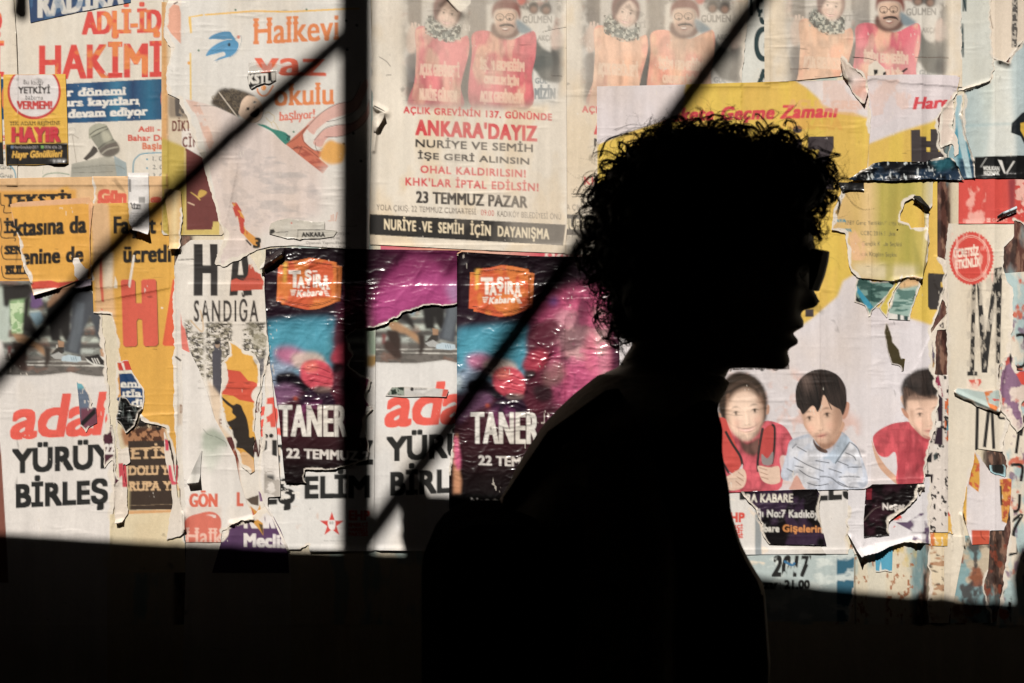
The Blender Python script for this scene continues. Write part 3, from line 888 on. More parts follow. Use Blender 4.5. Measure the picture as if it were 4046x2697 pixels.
s.line('706,890 712,1010', 12, '#1d1b1a'); s.rect(530, 1165, 640, 1260, '#bb4c2f'); s.line('585,1170 590,1205 612,1225', 4, '#6b2218')
s.lift(470, 1060, 490, 1250, 16, .012)
s = Sheet('paper_scrap', 'black rounded scrap with a blue edge above the blank lilac sheet', 'scrap', TO, '636,762 725,758~ 738,775~ 732,835~ 690,820~ 640,800~', '#22211f', seed=42, jag=4, rim=5, rimcol='#8fb2bc')
# ---- red poster and glossy pale blue poster, top right
s = Sheet('poster', 'bright red poster worn white in streaks at the right edge', 'poster', TL,
          '1083,95 1620,60 1750,60 1750,600~ 1480,400 1480,430 1080,430', '#c9453c', seed=45)
s.mottle('#dfa79c', 40, 60, .56, 9, .85, 1, 4, '1130,150 1280,150 1280,430 1130,430'); s.mottle('#dfb3a9', 20, 16, .5, 9, .9, 4, 4, '1485,80 1750,80 1750,430 1485,430')
s.poly('1440,110 1495,100 1480,400 1450,395', '#8e2f35', 6); s.text('@SANATMERKEZİ', 1110, 1260, 398, 418, '#e2b9ae', 0, 2); s.text('GALERİ', 1320, 1435, 395, 418, '#e2b9ae', 0, 2)
s.rect(1285, 392, 1310, 420, '#e2b9ae'); s.ring(1297, 406, 7, 3, '#c9453c')
s = Sheet('paper_scrap', 'small dark and pale blue curled scrap on the red poster', 'scrap', TL, '1345,380~ 1400,345~ 1490,305~ 1485,350~ 1430,375~ 1355,400~', '#aebfc6', seed=46, jag=3, rim=0, wr=3)
s.poly('1340,375 1395,345 1395,385 1350,405', '#161514'); s.line('1400,340 1405,380', 6, '#161514'); s.line('1440,325 1438,372', 5, '#161514'); s.lift(1345, 380, 1490, 320, 30, .01)
s = Sheet('poster', 'glossy pale blue poster with a painted white sheen and a black foot band', 'poster', TE,
          '1405,625~ 1570,560~ 1600,410~ 1700,440~ 1740,360~ 1825,270 2000,250 2000,1230 1470,1225~ 1390,1120~', '#b3bfbf', mat='gloss', seed=48, crinkle=.25)
s.grad(1400, 0, 1990, 0, ['#a5b5b7', '#b7c2c0', '#b9c3c2', '#9fb2b8', '#b5c0bf'])
s.poly('1590,400 1715,430 1725,560 1760,1090 1560,1085 1600,700', '#cfd2cd', 10); s.line('1400,865 1820,850', 6, '#8fb0b8', 3)  # white sheen painted into the print colour
s.poly('1480,1080 2010,1065 2010,1240 1470,1230', '#191a1b', part='foot_band')
s.text('VOLKAN', 1535, 1648, 1145, 1170, '#c9c9c5', 4, 3); s.text('KONAK', 1540, 1648, 1178, 1202, '#c9c9c5', 2, 4)
s.poly('1635,1100 1665,1105 1690,1195 1680,1195', '#d5d3ce'); s.poly('1740,1110 1752,1110 1700,1195 1690,1195', '#d5d3ce'); s.line('1520,1150 1545,1110 1560,1085', 5, '#b5b5b1')
s.poly('1730,850 1800,780 1822,770 1822,1000 1790,940 1725,915', '#20262a'); s.poly('1790,850 1830,840 1830,970 1790,900', '#c9a52f')
s.lift(1405, 625, 1570, 560, 20, .006); s.lift(1640, 420, 1700, 440, 40, .01)
s = Sheet('poster', 'teal and sky blue folded poster strip left of the glossy pale blue one', 'poster', TE,
          '1350,660~ 1400,640~ 1385,800~ 1420,960~ 1475,1110~ 1480,1225 1395,1230 1370,1150 1290,1090~ 1330,900~', '#8fb0ba', mat='semi', seed=51, wr=2, jag=4, rim=4)
s.poly('1385,790 1475,1110 1450,1140 1380,870', '#1f7f96'); s.poly('1345,850 1365,900 1430,1220 1380,1200 1330,960', '#4a8ea3', 3); s.poly('1370,1090 1490,1100 1490,1240 1370,1240', '#27455c', 6)
s.poly('1362,660 1395,650 1400,900 1460,1225 1425,1225 1365,960', '#9fb8bf', 2); s.lift(1385, 800, 1470, 1110, 22, .008)
# ---- tiny scrap row between the rust rib and the sealed poster
s = Sheet('paper_scrap', 'pale patch of print fragments stuck on the rust rib beside the yellow letter', 'scrap', FULL,
          '3690,1010~ 3735,1030~ 3742,1200~ 3735,1300~ 3700,1300~ 3690,1480 3745,1480 3742,2100 3600,2100 3560,1560~ 3672,1330~ 3740,1230~ 3690,1120~', '#cdc3bb', seed=54, jag=6)
s.T = TL
s.poly('980,1235 1035,1240 1045,1260 1030,1300 1010,1300 1005,1275 980,1305', '#2d3a3b'); s.poly('920,1200 960,1210 955,1250 935,1240', '#3a4a4a')
s.mottle('#7a6a86', 30, 40, .56, 12, .9, 2, 3, '870,1190 970,1190 970,1480 870,1480'); s.poly('888,1380 950,1420 975,1490 885,1490', '#6d5248', 4)
s.T = TO
s.poly('285,30 310,40 330,90 300,110 285,100', '#5b5366'); s.poly('285,130 355,145 355,172 285,172', '#b08a45', 3)
s.mottle('#8e2c4a', 16, 20, .5, 12, 1, 5, 3, '288,190 320,200 350,340 300,330'); s.poly('300,300 345,350 345,640 295,630 320,480', '#2f1a2b', 2)
s.rect(305, 490, 335, 530, '#d5cec6'); s.rect(290, 640, 350, 660, '#cfc8c2'); s.poly('245,715 285,680 280,745 245,745', '#1f1c1e'); s.poly('290,700 310,680 320,720 295,735', '#3b4a4b')
s.lines('255,745 257,815', 4, '#1f1c1e'); s.poly('232,815 290,820 285,870 240,900 225,880', '#241a20')
s.poly('370,370 415,400 425,410 380,445 362,430', '#4f8f97'); s.poly('372,470 410,600 372,615', '#2e7f95'); s.mottle('#c5622d', 14, 20, .55, 12, 1, 9, 3, '360,350 385,350 385,620 355,620')
s.mottle('#2a2626', 14, 18, .68, 14, 1, 15, 3)
# ---- marching-feet posters: one design, five copies along the wall
def legs(p, dx, dy):
    T = p.T; p.T = (TF[0] + dx, TF[1] + dy, TF[2])
    box = '-40,840 1300,840 1300,1545 1100,1530 900,1545 700,1540 600,1530 520,1510 300,1535 60,1530 -40,1520'
    p.poly(box, '#7c7a74', 5, part='photo_print')
    p.clipto(box)
    for y, c in ((905, '#55524d'), (960, '#a9b0a6'), (1010, '#4b4a48'), (1060, '#aeb5ac'), (1115, '#565550'), (1165, '#b3bab1'), (1215, '#4f4f4d'), (1262, '#b5bcb2'), (1308, '#55524f'), (1345, '#a8aea8')):
        p.poly('-40,%d 400,%d 1300,%d 1300,%d 500,%d -40,%d' % (y, y - 8, y + 4, y + 36, y + 34, y + 40), c, 3)
    p.poly('-40,1400 1300,1400 1300,1560 -40,1560', '#6d6762', 10); p.poly('-40,1430 1300,1425 1300,1436 -40,1441', '#c9c7bf', 2, .7); p.poly('200,1455 900,1465 900,1475 200,1463', '#d5d2ca', 2, .8)
    p.mottle('#4b4844', 30, 14, .55, 6, .5, 2); p.mottle('#8f5f4a', 60, 40, .66, 8, .35, 5)
    p.poly('-40,880 70,900 80,1060 60,1290 -10,1280 -40,1100', '#aeb9b0', 4); p.poly('20,880 220,870 235,930 180,1000 90,990 60,1040 30,1030', '#2b2725', 3)
    p.poly('75,990 215,975 205,1120 165,1235 90,1235 78,1120', '#86a676', 3); p.mottle('#c3d3ae', 20, 20, .55, 8, .8, 8, 3, '75,990 215,975 205,1120 165,1235 90,1235')
    p.poly('90,1230 165,1235 230,1270 330,1340 345,1400 310,1380 230,1320 130,1300', '#a8825f', 3); p.poly('90,1290 170,1300 200,1360 190,1480 150,1500 110,1400', '#3a2b25', 6)
    p.poly('320,1320 375,1330 370,1420 345,1480 325,1470 330,1400', '#3b312c', 3); p.poly('60,1380 110,1360 210,1490 180,1510 80,1440', '#41302a', 5)
    p.poly('225,940 300,930 315,1020 265,1050 225,1040', '#6b4f7c', 3); p.poly('215,1080 300,1070 320,1130 280,1190 250,1150', '#7f9aa8', 3)
    p.poly('180,980 230,930 210,1090 300,1270 290,1290 230,1230 165,1210', '#26211f', 3)
    p.poly('350,1000 400,930 440,870 560,860 520,930 470,990 400,1050 350,1040', '#a67f60', 4); p.poly('415,930 480,940 470,1000 420,990', '#b18b6c', 3)
    p.poly('340,1060 410,1000 530,880 640,870 660,940 560,960 520,1080 515,1290 480,1295 440,1200 445,1290 375,1290', '#211e1d', 3)
    p.poly('425,1280 470,1290 468,1340 430,1350', '#9b7a5f', 2); p.poly('420,1330 470,1330 470,1370 380,1410 372,1385', '#3c3733', 2); p.poly('370,1390 430,1365 480,1395 470,1420 400,1415', '#a5a5a3', 2)
    p.poly('530,930 700,930 740,1050 770,1300 745,1330 690,1200 660,1100 600,1250 590,1390 460,1360 510,1240', '#484c53', 3); p.poly('560,1000 620,1010 600,1200 560,1370 500,1350 540,1180', '#5d646c', 8)
    p.poly('455,1400 500,1385 590,1400 595,1430 560,1440 450,1430', '#aebfc9', 2); p.poly('730,1350 780,1310 790,1370 780,1420 740,1400', '#b08c70', 2); p.poly('722,1390 775,1410 780,1440 730,1420', '#c8c8c4', 2)
    p.poly('620,1400 660,1395 720,1380 750,1420 785,1430 785,1475 740,1478 660,1440', '#2a2726', 1); p.poly('625,1408 680,1448 780,1466 778,1476 690,1465 640,1435', '#c9c8c2', 1)
    for k in (0, 18, 36): p.line('%d,1410 %d,1452' % (672 + k, 694 + k), 7, '#d6d3cd')
    for k in (0, 16, 32): p.line('%d,1400 %d,1428' % (520 + k, 528 + k), 5, '#6f8796')
    # runners further right in the picture
    q = 815
    p.poly('%d,930 %d,930 %d,1270 %d,1280 %d,1230' % (q + 60, q + 150, q + 140, q + 90, q + 60), '#b9c2b3', 4)
    p.poly('60,1320 90,1330 80,1380 60,1400', '#7c3d3a', 3)
    p.clipto(); p.T = T
def march(p, dx, dy, photo=True):
    p.T = (dx, 1400 + dy, .5738)
    if photo: legs(p, dx, dy)
    red, blk = '#dc5546', '#232322'
    p.text('adalet', 58, 1060, 296, 575, red, -50, 17, .17, track=-.03, part='red_headline')
    p.text('YÜRÜY', 80, 790, 658, 812, blk, -38, 14, 0, track=.0, part='black_headline'); p.text('ORUZ', 800, 1290, 622, 775, blk, -26, 14, 0, part='black_headline')
    p.text('BİRLEŞ', 106, 752, 900, 1048, blk, -32, 14, 0, part='black_headline'); p.text('ELİM', 806, 1268, 846, 985, blk, -8, 14, 0, part='black_headline')
    st = []
    for k in range(10):
        r_ = 88 if k % 2 == 0 else 34; a_ = -math.pi / 2 + k * math.pi / 5
        st.append('%f,%f' % (1000 + r_ * math.cos(a_), 1170 + r_ * math.sin(a_)))
    p.poly(' '.join(st), '#c63a30', part='star_emblem'); p.smooth('972,1150 985,1140 1000,1140 1022,1142 1024,1180 1015,1205 990,1205 975,1180', '#d8d4d0'); p.lines('985,1150 985,1168;996,1148 996,1168;1008,1148 1008,1168', 4, '#2a2524')
    p.text('EHP', 1113, 1266, 1075, 1135, '#cc4334', 2, 8); p.text('EMEKÇİ', 1113, 1250, 1160, 1182, '#cc4334', 0, 3); p.text('HAREKET', 1113, 1250, 1192, 1214, '#cc4334', 0, 3); p.text('PARTİSİ', 1113, 1250, 1224, 1246, '#cc4334', 0, 3)
    p.text('Emekçi Hareket Partisi İstanbul', 945, 1110, 1276, 1284, '#55504e', 0, .5)
    p.T = FULL
    return p
G_M = 'posters of marching feet along the wall'
M4 = march(Sheet('poster', 'white poster with cut off black letters under the printed children', 'poster', FULL,
           '3195,1800 3420,1800 3415,2140~ 3398,2190~ 3375,2190~ 3345,2050~ 3350,2187 3170,2187', '#cdc8c4', G_M, seed=4), 2968, -18, False)
s = Sheet('poster', 'white torn poster foot with purple splatters and part of a red star', 'poster', TN,
          '1040,100 1650,60~ 1640,360~ 1648,560 1560,545~ 1450,545 1340,575 1230,625 1120,650 1030,480~ 1035,300', '#cecacd', G_M, seed=6, wr=1.4)
s.mottle('#5f4c66', 60, 60, .42, 12, 1, 2, 4, '1390,400 1480,400 1570,330 1640,330 1650,600 1500,545 1540,480'); s.poly('1350,375 1390,365 1412,325 1440,365 1400,385 1375,385', '#d04234'); s.poly('1370,445 1385,425 1392,432', '#d04234')
s.text('ELİ', 1405, 1440, 372, 388, '#8a3a34', 0, 1); s.lift(1120, 650, 1560, 545, 60, .022); s.lift(1050, 520, 1120, 650, 40, .014)
M3 = march(Sheet('poster', 'white poster with the red and black letters EHP half hidden behind the person', 'poster', FULL,
           '2225,1180 3240,1150 3235,2150 3262,2187 2950,2190 2225,2200', '#cdc9c4', G_M, seed=8), 2218, 8)
M3.T = TN; M3.rect(345, 285, 392, 655, '#8d9396'); M3.poly('285,640 1062,635 1062,660 285,672', '#8b9498'); M3.mottle('#d9c9b8', 40, 40, .5, 8, .8, 2, 3, '95,220 340,240 440,480 450,620 395,640 380,420 250,250')
M2 = march(Sheet('poster', 'white poster reading ada, YÜR and BİRL between the two cabaret posters', 'poster', FULL,
           '1488,1130 2230,1120 2230,2190 1900,2175 1470,2172', '#cfccc9', G_M, seed=10), 1478, -48)
M1 = march(Sheet('poster', 'white poster with torn ŞELİM lettering and a red star beneath the first cabaret poster', 'poster', FULL,
           '745,1120 1486,1120 1478,2176 1225,2178 1220,2150~ 1180,2168 745,2170', '#cdcac6', G_M, seed=12), 738, 0, True)
# white trousers and brown boot at the photograph's right end
M1.T = TJ
M1.poly('95,700 275,690 295,1000 190,1010 90,960', '#c9c9be', 3); M1.poly('90,720 170,740 190,940 130,950', '#8fa08c', 6); M1.poly('100,950 190,945 195,1010 150,1045 90,1040', '#9a7b45', 4)
M1.T = TI
M1.mottle('#cdbfae', 50, 40, .5, 10, .9, 3, 3, '690,640 800,640 800,980 690,980'); M1.mottle('#d6d0c8', 25, 14, .5, 14, .9, 6, 3, '800,860 940,860 930,1000 800,1000')
M1.mottle('#c99a80', 60, 60, .62, 8, .5, 9, 3, '840,1040 1060,1040 1060,1260 840,1260'); M1.lift(1130, 2178 - 0, 1300, 2178, 1, 0)
for p_, xx in ((M1, 1300), (M2, 1650)):
    p_.T = FULL; p_.lift(xx - 150, 2176, xx + 150, 2176, 30, .006)

# ---- left: course poster in blue, red and white
def exam(p, dx):
    p.T = (TA[0] + dx, 0, TA[2])
    org = '#e08a2e'
    for t, x0, x1, yc, yb, sl in (('ADLİ-İD', 718, 1445, 110, 303, -22), ('HAKİMİ', 340, 1462, 410, 700, -25)):
        p.text(t, x0, x1, yc, yb, '#cf3d33', sl, 23, 0, bv=7, part='red_headline')
    for (x0, x1, y0, y1) in ((862, 1000, 100, 310), (1290, 1340, 60, 300), (875, 960, 380, 700), (1000, 1070, 440, 660), (1310, 1370, 380, 560)):
        p.text('D' if False else 'I', x0, x0 + 1, y0, y0 + 1, org) if False else None
    # red letters mottled with orange
    red = lin('#cf3d33'); d = np.abs(p.c - red).sum(2) < .12
    n = np.clip((fbm(p.U, p.V, 60, 50, 5, 3) - .57) * 9 + .5, 0, 1) * d * .85
    p._comp(n, lin('#dc8638'), 1, None)
    p.poly('590,742 1462,698 1475,1055 600,1090 540,1092 530,742', '#1b4a73', part='blue_band'); p.grad(600, 0, 1470, 0, ['#183f68', '#1d5d87', '#183e69', '#2a7a9b', '#1b3d66', '#1d6d8e', '#1a4168'], '590,742 1462,698 1475,1055 600,1090', 0, .8)
    p.ell(1500, 870, 75, 135, '#c9703a', 3); p.ell(1512, 870, 62, 118, '#b5aba0', 3)
    w = '#d8d3cb'
    p.text('Bahar dönemi', 330, 1115, 790, 860, w, -22, 7, 0, serif=8, bv=4); p.text('Kurs kayıtları', 470, 1230, 878, 945, w, -22, 7, 0, serif=8, bv=4); p.text('devam ediyor', 605, 1312, 972, 1042, w, -26, 7, 0, serif=8, bv=4)
    p.text('Adli - İdari', 1225, 1620, 1120, 1165, '#c6523f', 0, 3); p.text('Bahar Dönemi', 1135, 1640, 1195, 1245, '#c6523f', 0, 3); p.text('Başlangıç', 1262, 1580, 1265, 1320, '#c96a45', 0, 3)
    p.lines('1180,1540 1185,1440 1215,1390 1280,1358 1500,1350', 9, '#2b87a3')
    for k, t in enumerate(('1. Grup', '2. Grup', '3. Grup')):
        p.ell(1305, 1410 + k * 78, 8, 8, '#2b87a3'); p.text(t, 1355, 1530, 1385 + k * 75, 1422 + k * 75, '#3f4a4d', 0, 1.5, 0, serif=3)
    # gavel
    p.poly('740,1405 800,1340 830,1290 860,1310 870,1340 830,1380 770,1420', '#4d4640', 3)
    p.poly('640,1450 960,1380 1120,1440 1130,1568 630,1568', '#a6a296', 3); p.grad(0, 1400, 0, 1568, ['#b4b0a2', '#8f8e84', '#a19e92'], '640,1450 960,1380 1120,1440 1130,1568 630,1568', 2, .7)
    p.poly('1010,1375 1120,1440 1130,1568 1040,1568', '#8fa0a6', 3, .8); p.lines('640,1490 1000,1460 1110,1500;650,1530 1000,1520', 4, '#75736a')
    p.smooth('790,1180 800,1130 860,1095 930,1100 960,1130 1010,1230 1030,1250 1060,1310 1050,1350 990,1385 920,1380 880,1330 870,1310 810,1225', '#8b8a7c', 3)
    p.smooth('790,1180 800,1130 860,1095 930,1100 950,1130 890,1165 800,1230', '#a9a795', 3); p.lines('795,1195 860,1150 950,1120;810,1215 890,1175 960,1140;870,1320 930,1270 1010,1235;885,1345 950,1290 1035,1262', 9, '#55544b', bl=1)
    p.smooth('880,1330 940,1280 1030,1260 1058,1310 1048,1350 990,1384 920,1378', '#6a625a', 4); p.lines('905,1360 960,1320 1050,1300', 12, '#a39e90', bl=2); p.smooth('900,1170 950,1160 990,1230 930,1260', '#b9b6a2', 8, .8)
    p.ring(640, 1160, 32, 4, '#b5b0a5'); p.lines('610,1200 640,1190 700,1225;645,1200 660,1300 680,1440', 7, '#a89f92', bl=1)
    p.lines('380,1568 420,1540 520,1530 620,1545', 10, '#8f9a86'); p.lines('380,1540 392,1470', 3, '#8f9a86')
s = Sheet('poster', 'white court exam course poster with a wooden gavel and a blue band', 'poster', TA,
          '140,-300 1445,-300 1462,690 1490,1300 1490,1640 60,1640 150,900', '#cfc7ba', seed=14, mat='semi', wr=1.3)
exam(s, 0)
s = Sheet('poster', 'second copy of the court exam poster, cut off by the left edge', 'poster', TA,
          '-340,-300 100,-300 150,300 165,700 160,1640 -340,1640', '#cdc5b8', seed=16, mat='semi', wr=1.3)
exam(s, -630); s.T = TA
s.lines('60,1450 110,1480 140,1530 155,1640', 9, '#2b87a3')
s.lift(150, 300, 165, 700, 20, .003)
s = Sheet('banner', 'dark blue banner strip with pale block letters across the top left corner', 'banner', TA,
          '240,-300 275,203 720,105 1160,22 1160,-300', '#1d3d66', seed=20, mat='semi')
s.text('RADİKA', 330, 1110, -60, 155, '#c3bfb8', -112, 20, 0, bv=8, part='lettering'); s.mottle('#3f6f96', 40, 60, .6, 9, .5, 3)
# ---- peach and yellow posters, left
def strike(p, parts=True): pass
s = Sheet('poster', 'peach poster with black TEKSTİL lettering behind the yellow one at the far left', 'poster', TF,
          '-280,110 330,95 940,85 940,880~ 700,900~ 235,900 220,880~ -280,880', '#cfa878', seed=22, wr=1.4)
s.poly('10,190 560,180 560,300 600,860 -280,860 -280,200', '#d0983a', 4); s.poly('420,180 500,155 520,200', '#d8a23a', 6)
for t, x0, x1, yc, yb in (('TEKSTİL', 35, 560, 222, 305), ('İŞÇİ', 35, 250, 420, 498), ('SENDİKA', 38, 360, 595, 652), ('BULUŞMA', 45, 390, 738, 798)):
    s.text(t, x0, x1, yc, yb, '#1f1c18', -6, 6, 0, serif=7)
s.lines('5,205 10,290 35,300 32,350 90,350;10,390 8,400 15,460 15,530 110,535 110,560;20,590 12,620 20,660 45,690 180,690;15,740 20,790 50,830 210,830', 7, '#1f1c18')
s.rect(715, 195, 805, 250, '#c9553c'); s.rect(740, 222, 780, 260, '#d0ab80'); s.rect(815, 238, 935, 252, '#c9553c'); s.ell(842, 212, 12, 14, '#c9553c'); s.ell(875, 212, 12, 14, '#c9553c')
s.poly('715,250 740,250 742,358 725,340', '#d2694f'); s.ell(738, 520, 18, 52, '#cf5f48'); s.poly('732,690 748,680 760,740 740,800', '#c44f38')
s = Sheet('poster', 'peach poster with a red headline top beneath the white slip', 'poster', TF,
          '680,88 1235,85 1240,300 1240,900 700,1000 690,600~', '#d0aa7d', seed=25, wr=1.4)
s.text('Gün', 712, 935, 190, 275, '#c9553c', 0, 14); s.text('emekçi', 1095, 1600, 225, 275, '#c9553c', 0, 10); s.poly('715,260 740,260 742,358 720,330', '#d0634a'); s.ell(738, 520, 18, 52, '#cf5f48')
s.poly('735,690 750,680 760,900 745,990 735,860', '#c65a42'); s.rect(760, 640, 830, 900, '#cfc3b2', 6, .8)
M0 = march(Sheet('poster', 'white poster reading adale under striding legs at the left edge', 'poster', FULL,
           '-160,1110 345,1110 400,1230~ 420,1400~ 440,1700~ 455,1900~ 440,2100~ 425,2220 425,2800 -160,2800', '#d0cac5', G_M, seed=28, rim=10), 0, 0)
M0.T = TG
M0.poly('0,600 12,700 42,1200 60,1570 -300,1570 -300,500', '#7d4a3c', 2); M0.poly('-300,-100 15,-100 45,40 45,120 0,200 -300,300', '#cdc8c4', 3)
s = Sheet('paper_scrap', 'slate blue and plum scrap with a black tab across the red letters at left', 'scrap', TG,
          '532,180~ 575,195~ 610,260~ 640,330~ 630,360 665,365 672,470 615,500~ 595,535~ 560,490 545,300', '#5f6c7f', seed=31, jag=3, rim=4, rimcol='#cfc3b8')
s.poly('532,180 600,190 590,235 535,235', '#5fa0ac', 5); s.poly('555,370 680,370 680,520 590,540 560,480', '#6d3a4b', 8); s.poly('562,462 660,365 663,405 572,495 562,490', '#171314')
s = Sheet('paper_scrap', 'plum scrap with the number 22 beside the torn edge of the left poster', 'scrap', TG,
          '750,500~ 775,480~ 790,560~ 800,700~ 795,800~ 820,860 822,905 785,900~ 780,720~ 722,780~ 715,640~ 710,560~ 740,540~', '#4c2230', seed=32, jag=5, rim=4)
s.text('22', 722, 795, 618, 682, '#d3ccc6', 0, 6)
s = Sheet('poster', 'brown poster reading ETİS, DOLU and RUPA between torn white strips', 'poster', TG,
          '800,440 1230,400 1240,1000~ 1275,1090~ 1275,1290 1280,1500 760,1500 760,1100 860,1090~', '#cdbfa0', seed=34, mat='semi')
s.poly('835,510 1140,500 1150,600 860,630 840,560', '#a5744f', 4); s.mottle('#3c2119', 14, 18, .5, 10, .9, 2, 3, '900,480 1000,420 1110,500 1120,600 880,600')
s.smooth('950,490 975,410 1015,400 1020,450 1005,490', '#241e1c'); s.lines('1060,430 1090,440 1110,470 1100,510 1075,505', 22, '#241e1c'); s.poly('885,595 1260,590 1200,1065 880,1070', '#40332b', part='brown_panel')
s.text('ETİS', 905, 1165, 645, 718, '#c9a67c', -8, 5, 0, serif=8, bv=3, part='lettering'); s.text('DOLU YA', 890, 1215, 768, 828, '#c9a67c', -4, 4, 0, serif=7, bv=2, part='lettering'); s.text('RUPA YA', 893, 1240, 876, 936, '#c9a67c', -4, 4, 0, serif=7, bv=2, part='lettering')
s.lines('885,1040 1190,1030', 3, '#8a775f'); s.poly('880,1075 1190,1068 1190,1085 880,1098', '#c99a68'); s.poly('820,745 870,740 880,915 845,910 820,860', '#b83a46'); s.poly('1150,750 1225,760 1225,890 1190,895 1170,860', '#c24f5c')
s.poly('795,910 895,910 890,1080 850,1150 790,1100', '#bcae86', 6)
s = Sheet('paper_scrap', 'white torn edge strip beside the brown poster with red letter pieces', 'scrap', TG,
          '820,660~ 890,640~ 900,740~ 870,760~ 850,740~ 880,960~ 885,1090~ 850,1150~ 800,1160~ 790,900~ 830,860~ 815,770~', '#cfc5ba', seed=35, jag=5, rim=0, wr=2)
s.poly('820,750 850,745 882,910 848,912 845,830 825,850', '#b9404a'); s.lift(800, 1160, 850, 1150, 30, .01)
s = Sheet('paper_scrap', 'white strip with pink print between the brown poster and the long torn poster', 'scrap', TG,
          '1135,520~ 1160,590~ 1215,870 1225,960~ 1275,1090~ 1280,1210~ 1240,1250~ 1150,1275~ 1190,1050~ 1185,900~ 1140,700~', '#cfc6bc', seed=37, jag=5, rim=0, wr=2)
s.poly('1140,580 1170,590 1165,660 1145,660', '#c43b55'); s.poly('1165,760 1180,760 1200,870 1225,880 1215,895 1185,895 1165,820', '#c9485a'); s.lift(1275, 1090, 1280, 1210, 26, .012)
s = Sheet('poster', 'yellow strike poster reading Faşist, ücretli and a red HA beside the exam poster', 'poster', FULL,
          '362,805 640,800 690,1010 700,1400 705,1640~ 700,1700 697,1890~ 688,1800~ 660,1690~ 560,1660~ 535,1560~ 470,1420~ 455,1300~ 440,1240~ 372,1235 368,1100~ 362,1050', '#cf9c33', seed=38, wr=1.5, jag=5)
s.T = TF
s.poly('660,240 800,290 830,900 845,1120 700,1120 700,880', '#cfa779', 3)
s.poly('735,690 750,680 762,1000 745,1000 733,860', '#c65a42')
s.rect(760, 640, 832, 900, '#cfc0a9', 5, .9); s.poly('835,900 845,810 862,860 860,900', '#d5cdbf')
s.text('Faşist te', 830, 1290, 382, 500, '#1e1a15', 0, 12, 0, bv=6, part='lettering'); s.text('ücretli i', 900, 1330, 592, 712, '#1e1a15', -6, 12, 0, bv=6, part='lettering')
for P in ('887,850 900,838 975,838 990,850 992,1010 1035,1010 1033,850 1048,836 1130,834 1143,848 1156,1305 1140,1322 1060,1325 1048,1310 1038,1130 1010,1122 998,1140 1003,1310 990,1325 915,1328 900,1312',):
    s.poly(P, '#2b1a14', 0, .8, d=(5, 5)); s.poly(P, '#cb5641', part='red_letter')
s.poly('1262,840 1290,830 1300,1330 1290,1322 1195,1320 1187,1305', '#cf5630', part='red_letter')
s.poly('940,880 975,660 988,660 985,700 955,895 945,895', '#d8cfc4'); s.ell(1184, 1044, 8, 7, '#d8cfc4'); s.poly('785,1115 800,1110 805,1240 790,1240', '#d0684f'); s.poly('740,1050 750,1050 760,1150 745,1130', '#d0684f')
s = Sheet('poster', 'yellow poster reading ktasına da and enine de with a red and white foot', 'poster', TF,
          '80,290 140,275 655,240 690,300 660,540 672,830 560,850 425,905 250,955 235,895 235,860~ 180,740~ 130,500 100,400', '#cfa076', seed=41, wr=1.7, th=.8e-3)
s.poly('78,312 652,283 665,830 550,855 240,862 230,850 80,300', '#d0992f', 2, part='yellow_panel')
s.text('ktasına da', 105, 642, 400, 520, '#1d1914', -26, 12, 0, bv=6, part='lettering'); s.text('senine de', 105, 620, 620, 730, '#1d1914', -24, 12, 0, bv=6, part='lettering')
s.poly('232,858 300,848 380,845 430,860 560,850 420,905 250,920 245,910', '#c54632'); s.poly('245,910 425,897 420,908 256,958', '#d8d2c8'); s.poly('545,855 575,830 600,840 590,862', '#c54632')
s.lift(235, 860, 180, 740, 22, .006); s.lift(256, 955, 425, 905, 20, .008)
s = Sheet('paper_scrap', 'white ragged feather shaped tear under the words enine de', 'scrap', TF,
          '545,683~ 580,680~ 640,770~ 655,760~ 650,830~ 590,850~ 548,800~ 538,720~', '#d3cac2', seed=43, jag=5, rim=0)
s = Sheet('paper_scrap', 'grey violet curled slip below the white feather shaped tear', 'scrap', TF, '555,860 672,833 675,880 600,905 555,900', '#8c8391', seed=44, wr=2, jag=3)
s.lift(555, 900, 675, 880, 20, .006)
s = Sheet('slip', 'narrow white printed slip stuck over the yellow strike poster', 'slip', TF,
          '940,60 1088,60 1090,300 1095,515 1030,490 985,482 950,430~ 942,300', '#cfcbc9', seed=47, wr=1.2)
s.rect(946, 108, 960, 200, '#7b7876'); s.rect(1016, 236, 1062, 282, '#8d8a88')
s.text('EĞİZ!', 925, 1032, 293, 325, '#4b4947', 0, 2.2)
for k, t in enumerate(('yağımızda geç-', 'ere yönelik tek', 'lığını ve bu', 'iler tarafından', 'atemik olmu-')): s.text(t, 940, (1058, 1062, 1036, 1062, 1046)[k], 348 + k * 18, 360 + k * 18, '#6d6a68', 2, 1)
s.lift(985, 482, 1095, 515, 50, .02)
# blue scrap and black scrap below the yellow poster
s = Sheet('paper_scrap', 'navy and red scrap with pale serif letters in the gap below the yellow poster', 'scrap', TG,
          '800,50~ 885,38 915,120~ 960,190~ 995,240~ 995,330~ 975,400 880,405 800,300~', '#1f3f68', seed=49, mat='semi', jag=5)
s.poly('795,50 900,38 912,108 800,112', '#c23a2e'); s.poly('838,58 855,56 868,108 855,108', '#d3ccbf'); s.poly('795,112 912,106 918,128 800,134', '#cfc9b8'); s.poly('790,50 815,60 835,290 800,300', '#c48a2f')
for k, t in enumerate(('emi', 'ıtla', 'di')): s.text(t, (830, 845, 905)[k], (970, 980, 985)[k], 175 + k * 65, 225 + k * 65, '#d3cec4', 2, 4, 0, serif=6, bv=2)
s = Sheet('paper_scrap', 'crumpled black foil scrap below the navy scrap', 'scrap', TG,
          '835,285~ 880,300~ 905,340~ 985,360~ 960,400~ 930,490~ 870,540~ 850,500~ 805,440~ 815,350~', '#141313', seed=50, mat='gloss', crinkle=1.1, jag=4, rim=2)
